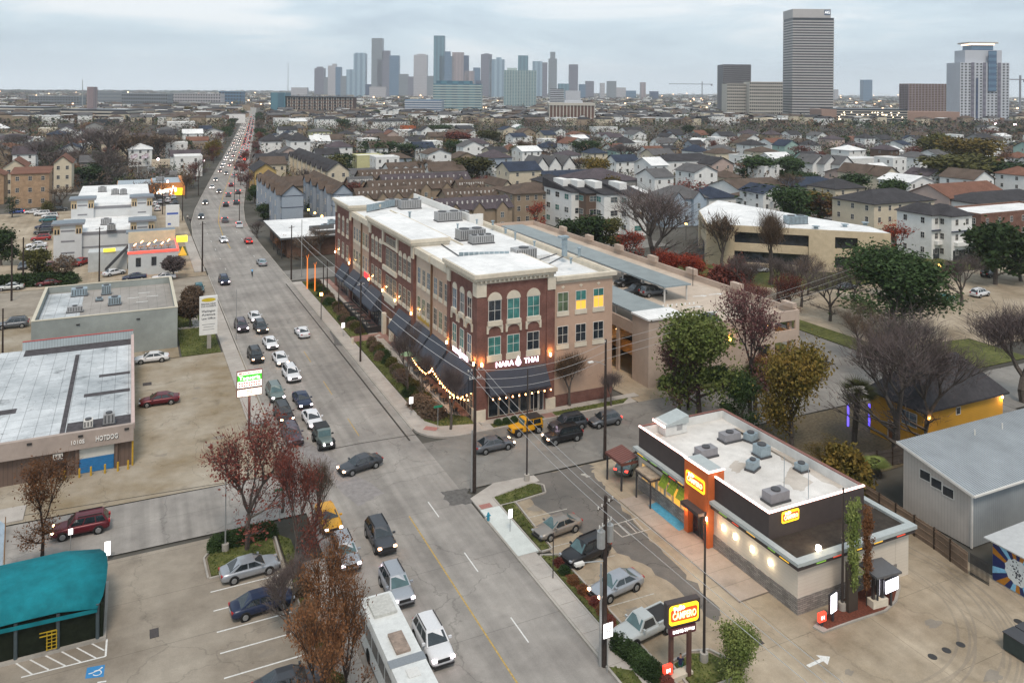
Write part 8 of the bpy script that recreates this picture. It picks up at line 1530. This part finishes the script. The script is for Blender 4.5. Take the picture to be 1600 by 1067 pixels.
for pxf,lab in((215,'left'),(232,'right')):
 x,y=at(pxf,275);t=thing('flag_pole',lab+' flag pole behind the white hall roof','flag',(x,y,0));MB().tube((x,y,0),(x,y,11),.08).build('pole',m_frame_w,t);b=MB();b.quad((x,y,8.5),(x-3,y+.3,7.6),(x-3.1,y+.4,9.2),(x,y,10.6));b.build('flag',mat('flag_red_white',(.5,.2,.22),.8,.5,1.2,hue=(.6,.6,.65)),t)
rg=random.Random(77);n_h=len(HOUSES);wk=['white']*12+['cream','cream','cream','tan','pink','grey','greyblue','white','brown','mint'];rk=['brown','brown','char','char','grey','grey','mauve','red','blue','white']
def roadx(y):return road_pt(max(252,min(y,1500)))[0]if y>252 else 23.2
cands=[]
for i in range(60):
 for j in range(70):
  x=-330+16.5*i+rg.uniform(-2,2)+(60 if False else 0);y=150+14.5*j+rg.uniform(-2,2)
  if-22<x-roadx(y)<11:continue
  D=x*sA+y*cA;px,py=pix(x,y,5)
  if not(-30<px<1620)or D<190:continue
  cands.append((D,x,y))
for D,x,y,in sorted(cands):
 if len(HOUSES)-n_h>=205:break
 if x<16 and y<430:continue
 if x>66 and y<190 and x<200 and y<180:continue
 if rg.random()<.28 or not free(x,y,8)or not free(x+8,y+6,5):continue
 wl,rf=rg.choice(wk),rg.choice(rk);k=rg.choice(('hip','gx','gy','gy','gx','flat' if wl=='white' else 'hip'));h=rg.choice((5.6,7.2,8.2,8.8,9.6));wd,dp=rg.uniform(8,14),rg.uniform(9,14);near=D<420
 rf2='white' if k=='flat' else rf;fl=2 if h<8.5 else 3
 house('house','%s house with %s %s roof'%({'greyblue':'bluish','pink':'pinkish'}.get(wl,wl),{'char':'charcoal','blue':'bluish','red':'reddish'}.get(rf2,rf2),{'hip':'hip','gx':'gabled','gy':'gable fronted','flat':'flat'}[k]),x,y,wd,dp,h,WM[wl],RM[rf2],k,rg.uniform(2,3.6),fl,rg.choice((2,3))if near else 2,2 if near else 1,group='houses in the middle distance')
n_t=0;cands=[]
for _ in range(2600):
 py=165+200*rg.random()**1.6;px=rg.uniform(-20,1620);cands.append(at(px,py))
for x,y in cands:
 if n_t>=120:break
 if abs(x-roadx(y))<11 or not free(x,y,1.5)or(y<190 and x>60 and x<100)or(x>28 and y<180 and x<70)or(y<300 and-60<x<16)or(96<x<106):continue
 if 127<x<200 and 80<y<122:continue
 n_t+=1;k,l,d_=rg.choice((('bare','bare','bare grey tree'),('bare','barebrown','bare brown tree'),('vase','barebrown','bare vase shaped tree'),('full','oak','dark green tree'),('full','olive','olive green tree'),('sparse','red','red leafed tree'),('full','autumn','golden brown tree'),('sparse','rust','rusty leafed tree')))
 tree(0,0,rg.uniform(7,12.5),rg.uniform(7,14),k,l,None,xy=(x,y),desc=d_,group='trees among the houses',hd=False)
for k in range(52):
 y=300+17.5*k;s=-1 if k%2 else 1;x=roadx(y)+s*rg.uniform(10.5,15);kk,l,d_=rg.choice((('sparse','red','red leafed kerb tree'),('full','oak','dark green kerb tree'),('vase','barebrown','bare brown kerb tree'),('sparse','plum','plum leafed kerb tree'),('bare','bare','bare grey kerb tree')))
 tree(0,0,rg.uniform(6,10),rg.uniform(5,9),kk,l,None,xy=(x,y),desc=d_+' in the avenue',group='kerb trees of the far avenue',hd=False)
for k in range(16):x,y=rg.uniform(-95,0),rg.uniform(325,520);tree(0,0,rg.uniform(10,16),rg.uniform(13,20),'bare',rg.choice(('bare','barebrown')),None,xy=(x,y),desc='tall leafless tree',group='trees among the houses',hd=False)
fh={c:MB()for c in('white','cream','tan','brown')};fr={c:MB()for c in('brown','char','grey','white')}
for _ in range(2600):
 py=147+50*rg.random()**1.25;px=rg.uniform(-40,1640);x,y=at(px,py)
 if abs(x-roadx(y))<16+y*.004 or not free(x,y,9):continue
 D=math.hypot(x,y)
 if D<560:continue
 w_,d_,h=rg.uniform(8,18)*(1+D/3000),rg.uniform(8,15),rg.uniform(6,11);a=fh[rg.choice(('white','white','white','cream','cream','tan','brown'))];r=rg.choice(('brown','char','grey','white'));a.box(x,x+w_,y,y+d_,-.1,h)
 hiproof(fr[r],x,x+w_,y,y+d_,h,.4 if r=='white' else rg.uniform(1.5,3.2),.4,rg.choice(('hip','gx','gy')))
t=thing('distant_houses','carpet of small distant houses thinning toward the horizon','houses',(300,900,0));t['kind']='stuff'
for k,b in fh.items():b.build('walls',WM[k],t)['kind']='stuff'
for k,b in fr.items():b.build('roofs',RM[k],t)['kind']='stuff'
fc={c:MB()for c in('bare','barebrown','oak','olive','rust')}
for _ in range(9800):
 py=143.5+110*rg.random()**2.0;px=rg.uniform(-40,1640);x,y=at(px,py);D=math.hypot(x,y)
 if D<300 or abs(x-roadx(y))<10+D*.004 or not free(x,y,1)or D>9300:continue
 b=fc[rg.choices(('bare','barebrown','oak','olive','rust'),(4,5,5,2,1.2))[0]];s=1+D/1500;W_,h=rg.uniform(3.5,6.5)*s**.8,rg.uniform(6,11)*s**.25;n=34 if D<900 else 16;q=(.75 if D<900 else 1.5)*s
 for _k in range(n):
  u,v,w2=rg.gauss(0,.5),rg.gauss(0,.5),rg.random();cx,cy,cz=x+u*W_,y+v*W_,h*(.35+.65*w2*max(.2,1-(u*u+v*v)*.5));o=len(b.v);a1,a2,a3=rg.uniform(-1,1)*q,rg.uniform(-1,1)*q,rg.uniform(.3,1)*q*.7
  b.v+=[(cx-a1,cy-a2,cz-a3),(cx+a2,cy-a1,cz-a3*.2),(cx+a1,cy+a2,cz+a3)];b.f.append((o,o+1,o+2));b.m.append(0)
for _ in range(3200):
 x,y=at(rg.uniform(-40,1640),165+135*rg.random());
 if abs(x-roadx(y))<12 or(x<16 and y<300)or not free(x,y,.4)or y<185 or(96<x<106 and y<420):continue
 b=fc[rg.choices(('bare','barebrown','oak','olive','rust'),(5,5,4,2,1))[0]];W_,h=rg.uniform(1.5,3.6),rg.uniform(3.5,8)
 for _k in range(38):
  u,v=rg.gauss(0,.5),rg.gauss(0,.5);cx,cy,cz=x+u*W_,y+v*W_,h*(.25+.75*rg.random()*max(.2,1-(u*u+v*v)*.5));o=len(b.v);a1,a2,a3=rg.uniform(-.6,.6),rg.uniform(-.6,.6),rg.uniform(.2,.6)
  b.v+=[(cx-a1,cy-a2,cz-a3),(cx+a2,cy-a1,cz),(cx+a1,cy+a2,cz+a3)];b.f.append((o,o+1,o+2));b.m.append(0)
t=thing('distant_trees','mass of distant bare and evergreen treetops fading to the horizon','trees',(300,900,0));t['kind']='stuff'
for k,b in fc.items():b.build('crowns',LM[k],t)['kind']='stuff'
# skyline
def tower(label,p0,p1,pt,D,dep,m,nm='tower',cap=None,group='skyscrapers of the distant downtown',base=0,cat='skyscraper',fin=None):
 D=D*.8 if group[:5]=='large' and cat=='skyscraper' else D;x,y=far_at(p0,D);hor=YHOR+(p0-800)*math.tan(ROLL);h=CAMH+(hor-pt)*D/FPX;wd=(p1-p0)*D/FPX;t=thing(nm,label,cat,(x,y,0),-YAW,group)
 MB().box(0,wd,0,dep,base,h).build('shaft',m,t,world=False)
 if cap:MB().box(wd*cap[0],wd*cap[1],dep*.2,dep*.8,h,h+cap[2]).build('crown_block',cap[3]if len(cap)>3 else m,t,world=False)
 return t,wd,h
def fac(name,c1,c2,per,ax='Z',fr=.5):return striped('facade_'+name,c1,c2,per,ax,fr,.35,0,0,.06)
F_=dict(mauve=fac('mauve',(.17,.16,.20),(.12,.115,.15),8),blue=fac('blue',(.10,.18,.27),(.06,.11,.19),8),pale=fac('pale',(.42,.40,.41),(.32,.31,.33),8),teal=fac('teal',(.09,.20,.25),(.06,.13,.18),9,'H'),sky=fac('sky',(.28,.38,.45),(.16,.24,.32),12,'H'),navy=fac('navy',(.04,.06,.13),(.03,.05,.10),8),pink=fac('pink',(.30,.24,.24),(.24,.19,.20),8,'H'),grey=fac('grey',(.20,.22,.24),(.15,.165,.185),7))
for lab,p0,p1,pt,dep,m,cap in(('striped mauve tower at the left end of the skyline',491,506,107,40,'mauve',(.2,.8,8)),('low grey slab right of the striped tower',506,512,121,40,'grey',None),('stepped pale tower with dark glass top',512,524,103,40,'pale',(.5,1,10)),('blue flank tower beside the stepped pale one',524,532,105,40,'blue',None),('small grey tower left of the pale blue pair',532,541,119,40,'grey',None),('low pale blue tower of the left pair',541,553,109,40,'sky',None),('light glass tower with blue right half',552,571,84,45,'sky',(.1,.9,4)),('small dark blue block before the tallest left tower',571,580,132,40,'navy',None),('tall grey slab tower, highest on the left',580,597,60,50,'grey',None),('stepped mauve tower in front of the grey slab',589,608,93,50,'mauve',(.45,1,44)),('slanted deep blue tower',608,623,87,45,'blue',None),('grey block right of the slanted blue tower',623,637,116,40,'grey',None),('small grey block beside the pale tower',637,646,120,40,'mauve',None),('broad pale beige tower',646,667,86,50,'pale',(.25,.8,5)),('low grey block under the teal tower',667,677,119,40,'grey',None),('tallest teal blue glass tower of the skyline',677,694,56,50,'teal',None),('gabled blue green glass tower before the tallest',686,709,88,45,'blue',(.15,.75,24)),('pinkish granite tower right of the gabled one',706,724,82,50,'pink',None),('slim dark blue tower with notch',724,732,87,35,'navy',None),('short beige pink tower',725,741,111,40,'pink',None),('small blue tower between pink and purple ones',739,750,106,35,'blue',None),('purple grey tower with pink lit top',751,768,85,45,'mauve',(.3,.75,4)),('white and blue striped tower',764,788,93,45,'sky',(.45,.8,10)),('dark blue low slab',743,752,126,35,'navy',None),('blue glass tower behind the green residential slab',809,825,87,45,'teal',None),('blue striped tower right of the green slab',832,847,96,45,'sky',None),('purple flank of the striped pair',847,855,98,45,'mauve',None),('grey tower with pointed stepped crown',857,870,92,40,'grey',(.2,.8,34)),('teal low block behind the white slab',872,889,131,40,'teal',None),('mauve slab tower standing alone',889,903,101,40,'mauve',None),('low blue grey tower',905,915,132,40,'blue',None),('grey tower with dark top',915,928,127,40,'mauve',None),('slender cream tower right of centre',938,945,130,30,'pale',None),('rounded teal grey tower',949,963,127,40,'grey',None),('pale low tower right of the rounded one',963,978,137,40,'pale',None),('blue low tower right of the pale one',978,994,142,40,'blue',None),('tan tower with dark top',1001,1009,129,30,'pink',None),('small dark tower right of the tan one',1016,1029,143,30,'navy',None),('grey glass tower far right of centre',1349,1363,125,40,'blue',None),('tiny pale tower beside the great striped tower',1304,1310,140,40,'pale',None)):
 tower(lab,p0,p1,pt,4000,dep,F_[m],cap=cap)
x,y=far_at(450,3000);tag(MB().tube((x,y,0),(x,y,135),1.6,.6,n=5).build('radio_mast',m_alum),'thin radio mast left of the skyline','mast')
def floors(t,wd,dep,h,n,m,z0=4,frac=.5,name='floor_bands',proud=.5):
 b=MB()
 for i in range(n):z=z0+(h-z0)*i/n;b.box(-proud,wd+proud,-proud,dep+proud,z,z+(h-z0)/n*frac)
 b.build(name,m,t,world=False)['kind']='stuff'
def fins(t,wd,dep,h,n,m,frac=.3,z0=0,name='vertical_piers',proud=.6):
 b=MB()
 for i in range(n+1):x=wd*i/n;b.box(x-wd/n*frac/2,x+wd/n*frac/2,-proud,-.01,z0,h)
 for i in range(max(2,int(n*dep/wd))):y=dep*(i+.5)/max(2,int(n*dep/wd));b.box(-proud,-.01,y-.8,y+.8,z0,h)
 b.build(name,m,t,world=False)['kind']='stuff'
G_='large blocks before the skyline';dkg=mat('far_glass',(.018,.02,.026),.3,.2,.1);cr_=mat('far_cream',(.46,.43,.38),.8,.06,.1);wt_=mat('far_white',(.47,.49,.53),.8,.05,.1);brn=mat('far_brown',(.13,.075,.06),.8,.1,.1)
t,wd,h=tower('tallest striped tower with white letters at its top right',1238,1302,28,1500,42,dkg,group=G_);floors(t,wd,42,h-2,37,mat('far_band_tan',(.42,.40,.39),.7,.05,.1),frac=.5);MB().box(-.6,wd*.92,-.6,42,h,h+13).build('parapet_block',MATS['far_band_tan'],t,world=False);MB().box(wd*.76,wd*.91,-.9,-.62,h+4,h+12).build('sign_panel',mat('sign_panel_blue',(.06,.10,.16),.5,.1,1),t,world=False);letters('AIG',6,'sign_letters',glow('sign_plain_white',(1,1,1),.6),t,(wd*.835,-1.0,h+8),RX,.2,.01,world=False,width=7.5)
t,wd,h=tower('cross shaped white tower with blue glass centre',1500,1577,98,1350,34,wt_,group=G_)
def holes(t,wd,h,nx,nz,x0=0,z0=3,y=-.05,m=dkg,dz=None,fx=.5,fz=.5):
 b=MB()
 for i in range(nx):
  for j in range(nz):x=x0+wd*(i+.5)/nx;z=z0+(h-z0)*(j+.5)/nz;b.box(x-wd/nx*fx/2,x+wd/nx*fx/2,y-.35,y,z-(h-z0)/nz*fz/2,z+(h-z0)/nz*fz/2)
 b.build('window_grid',m,t,world=False)['kind']='stuff'
holes(t,wd,h,13,21,fx=.45,fz=.42);MB().box(wd*.13,wd*.88,4,30,h,h+17).build('upper_block',wt_,t,world=False);MB().box(wd*.28,wd*.72,6,28,h+17,h+24).build('glass_top',F_['blue'],t,world=False);MB().box(wd*.2,wd*.8,3,31,h+26,h+28).build('crown_disc',cr_,t,world=False);MB().box(wd*.26,wd*.74,5,29,h+24,h+26).build('lit_crown',glow('crown_lights',(1,.72,.5),1.8),t,world=False)
MB().box(wd*.56,wd*.72,-2.2,-.5,45,h+16).build('glass_bay',F_['blue'],t,world=False);MB().box(wd*.32,wd*.36,-.9,-.5,0,h*.75).build('glass_strip',F_['navy'],t,world=False)
for a,b_ in((.22,.28),(.46,.52),(.76,.82)):MB().box(wd*a,wd*b_,-.8,-.5,0,h).build('dark_pier',F_['mauve'],t,world=False)
t,wd,h=tower('wide brick and cream apartment tower beside the white cross tower',1420,1500,131,1500,30,brn,group=G_);fins(t,wd,30,h,16,mat('far_mauve',(.27,.22,.24),.8,.05,.1));floors(t,wd,30,h,20,cr_,frac=.18,proud=.4)
t,wd,h=tower('dark grey banded office tower',1130,1173,101,1750,40,dkg,group=G_);floors(t,wd,40,h,24,mat('far_grey',(.20,.19,.20),.7,.05,.1),frac=.45)
t,wd,h=tower('cream gridded hospital like block',1136,1171,131,1500,30,cr_,group=G_);holes(t,wd,h,12,11,fx=.7);t,wd,h=tower('wider cream gridded block, right wing',1171,1223,128,1480,30,cr_,group=G_);holes(t,wd,h,16,11,fx=.7)
t,wd,h=tower('greenish white residential slab in front of the skyline',787,838,110,2100,30,mat('far_mint',(.36,.43,.42),.7,.05,.1),group=G_,cap=(.1,.4,5));holes(t,wd,h,12,26,fx=.6,m=F_['teal'])
t,wd,h=tower('long green glass banded block',677,752,131,1650,50,F_['teal'],group=G_,cap=(.05,.8,5));floors(t,wd,50,h,11,mat('far_green_white',(.38,.44,.42),.7,.05,.1),frac=.5);t,wd,h=tower('white banded stepped block left of the green glass one',633,690,156,1500,40,F_['blue'],group=G_);floors(t,wd,40,h,6,wt_,frac=.5)
t,wd,h=tower('brown block with pale vertical piers',859,929,165,1200,36,brn,group=G_,cap=(.35,.75,6,wt_));fins(t,wd,36,h,13,cr_,.28);MB().box(-1,wd+1,-1.2,37,h,h+3).build('roof_band',cr_,t,world=False)
t,wd,h=tower('white banded small office slab',860,881,139,2000,25,dkg,group=G_);floors(t,wd,25,h,11,wt_,frac=.5);t,wd,h=tower('plain white low block right of the banded slab',884,907,142,2200,40,wt_,group=G_)
t,wd,h=tower('small glass office at the left of the brick apartments',423,446,145,1500,30,F_['teal'],group=G_);t,wd,h=tower('long brick and white apartment block',448,552,152,1500,26,brn,group=G_);holes(t,wd,h,26,5,m=cr_,fx=.5,fz=.75,y=-.1);holes(t,wd,h,13,5,m=dkg,fx=.5,fz=.5,y=-.5);MB().box(-2,wd+2,-2,28,h,h+1.2).build('roof_slab',dkg,t,world=False)
t,wd,h=tower('open parking garage full of lights',1300,1418,170,1050,40,dkg,group=G_,cat='building');floors(t,wd,40,h,5,cr_,frac=.3);b=MB();rg=random.Random(6)
for i in range(46):b.box(*(lambda x,z:(x-.5,x+.5,-1.2,-.7,z,z+.7))(rg.uniform(8,wd-4),3+(h-5)/5*rg.randrange(5)))
b.build('garage_lights',glow('garage_lights',(1,.8,.55),6),t,world=False)['kind']='stuff';MB().box(-14,6,-1,40,0,h-1).build('end_wall',mat('far_brick',(.30,.20,.16),.8,.1,.1),t,world=False);MB().box(wd-6,wd+70,2,40,0,h-3).build('brick_wing',MATS['far_brick'],t,world=False)
for lab,p0,p1,pt,D,m,n in(('grey white apartment row far left',45,124,150,1500,'grey',18),('long grey apartment row left of the road',190,262,146,1500,'grey',20),('second long apartment row left of the road',265,345,146,1700,'pale',20),('grey hotel block near the road',342,378,143,1900,'blue',8),('grey warehouse left of the road',148,190,143,1700,'grey',0),('low pale block under the mast',455,480,137,3500,'pale',0),('white stepped hall before the stepped mauve tower',577,603,136,3200,'pale',0)):
 t,wd,h=tower(lab,p0,p1,pt,D,24,F_[m],group=G_,cat='building')
 if n:holes(t,wd,h,n,4)
for lab,p0,p1,pt,D in(('two level garage at the left edge',-20,68,167,1000),('long two level garage behind the bare trees',96,198,171,900)):t,wd,h=tower(lab,p0,p1,pt,D,40,dkg,nm='garage',group=G_,cat='building');floors(t,wd,40,h,3,cr_,frac=.5)
for lab,px,pt,D,j in(('tower crane with long jib right of the skyline',1097,128,2600,(-52,16)),('tower crane at the right edge',1594,118,1500,(-20,10))):
 x,y=far_at(px,D);h=CAMH+(YHOR+(px-800)*math.tan(ROLL)-pt)*D/FPX;t=thing('tower_crane',lab,'crane',(x,y,0),-YAW,'construction cranes');c=mat('crane_grey',(.22,.22,.25),.6,.1,1);MB().box(-1.3,1.3,-1.3,1.3,0,h).build('mast',c,t,world=False);MB().box(j[0]*D/FPX,j[1]*D/FPX,-.8,.8,h-9,h-7).build('jib',c,t,world=False);MB().box(j[1]*D/FPX-5,j[1]*D/FPX,-2,2,h-13,h-7).build('counterweight',c,t,world=False)
x,y=far_at(129,1300);tag(MB().tube((x,y,0),(x,y,52),1.0,.5,n=5).build('cell_tower',m_alum),'thin lattice tower beside the brick chimney block at far left','tower');tower('small brick tower with white base at far left',136,146,136,1250,10,F_['pink'],group=G_)
b=MB();rg=random.Random(31)
for _ in range(170):
 py=rg.uniform(146,176);px=rg.uniform(0,1600);x,y=at(px,py);s=.0007*math.hypot(x,y)*rg.uniform(.5,1.1);b.box(x-s,x+s,y-s,y+s,7,7+2*s)
tag(b.build('city_lights',glow('city_lights',(1,.62,.36),3.0)),'scattered points of street and window light over the far plain','lights',kind='stuff')
# air
hm=bpy.data.materials.new('haze');hm.use_nodes=True;hm.node_tree.nodes.clear();ho=hm.node_tree.nodes.new('ShaderNodeOutputMaterial');pv=hm.node_tree.nodes.new('ShaderNodeVolumePrincipled');pv.inputs['Density'].default_value=HAZE;pv.inputs['Color'].default_value=(.88,.94,1.0,1);pv.inputs['Anisotropy'].default_value=.1;hm.node_tree.links.new(pv.outputs[0],ho.inputs['Volume'])
hz_=MB().box(-5020,10020,-220,9520,-1.2,330).build('haze',hm);hz_['kind']='stuff'
# labels that need their place
LMK=[('the brick building',45,110),('the neon roofed restaurant',53,58),('the beige office block',140,140),('the yellow house',82,68),('the white modern townhouses',150,250),('the tallest striped tower',*far_at(1270,900)),('the white cross shaped tower',*far_at(1540,800)),('the pale blue house',*at(1070,345)),('the tan brick townhouse',*at(50,330)),('the orange restaurant',*at(262,310)),('the white hall',*at(160,400)),('the long cream row',*at(500,300)),('the white twin houses',*at(1487,390)),('the three gabled row',*at(870,290)),('the golden brown giant tree',*at(1520,275)),('the brown piered block',*far_at(895,800)),('the green glass banded block',*far_at(715,800)),('the long brick apartment block',*far_at(500,800)),('the blue shuttered shop',-5,105),('the garage canopies',75,130),('the long white house',*at(700,290)),('the white balcony house',*at(1080,280)),('the big brown roof',*at(195,240)),('the cream townhouse block',*at(1410,350)),('the grey banded tower',*far_at(1160,800)),('the giant bare tree',*at(1021,440))]
def ordi(n):
 w1=['','first','second','third','fourth','fifth','sixth','seventh','eighth','ninth','tenth','eleventh','twelfth','thirteenth','fourteenth','fifteenth','sixteenth','seventeenth','eighteenth','nineteenth']
 if n<20:return w1[n]
 tn={2:'twenty',3:'thirty',4:'forty',5:'fifty'}[n//10];return tn+('-'+w1[n%10]if n%10 else 'th').replace('tyth','tieth')if n%10 else tn[:-1]+'ieth'
grp={}
for o,d,x,y in AUTO:
 if 'lane' in d or 'shrub' in d:k=(d,'the junction','up')
 else:
  nm,lx,ly=min(LMK,key=lambda q:(q[1]-x)**2+(q[2]-y)**2);p,q=pix(x,y),pix(lx,ly)
  rel='left of' if p[0]<q[0]-abs(p[1]-q[1])else 'right of' if p[0]>q[0]+abs(p[1]-q[1])else 'beyond' if p[1]<q[1]else 'in front of';k=(d,nm,rel)
 grp.setdefault(k,[]).append((math.hypot(x-45 if k[2][:2]=='up' else x-lx,y-110 if k[2][:2]=='up' else y-ly),o))
for(d,nm,rel),L_ in grp.items():
 L_.sort(key=lambda q:q[0])
 for i,(_,o)in enumerate(L_):
  if rel=='up':o['label']='%s, %s from the junction'%(d,ordi(i+1));continue
  pre='' if len(L_)==1 else 'nearest ' if i==0 else ordi(i+1)+' nearest '
  o['label']=(pre+d+' '+rel+' '+nm)
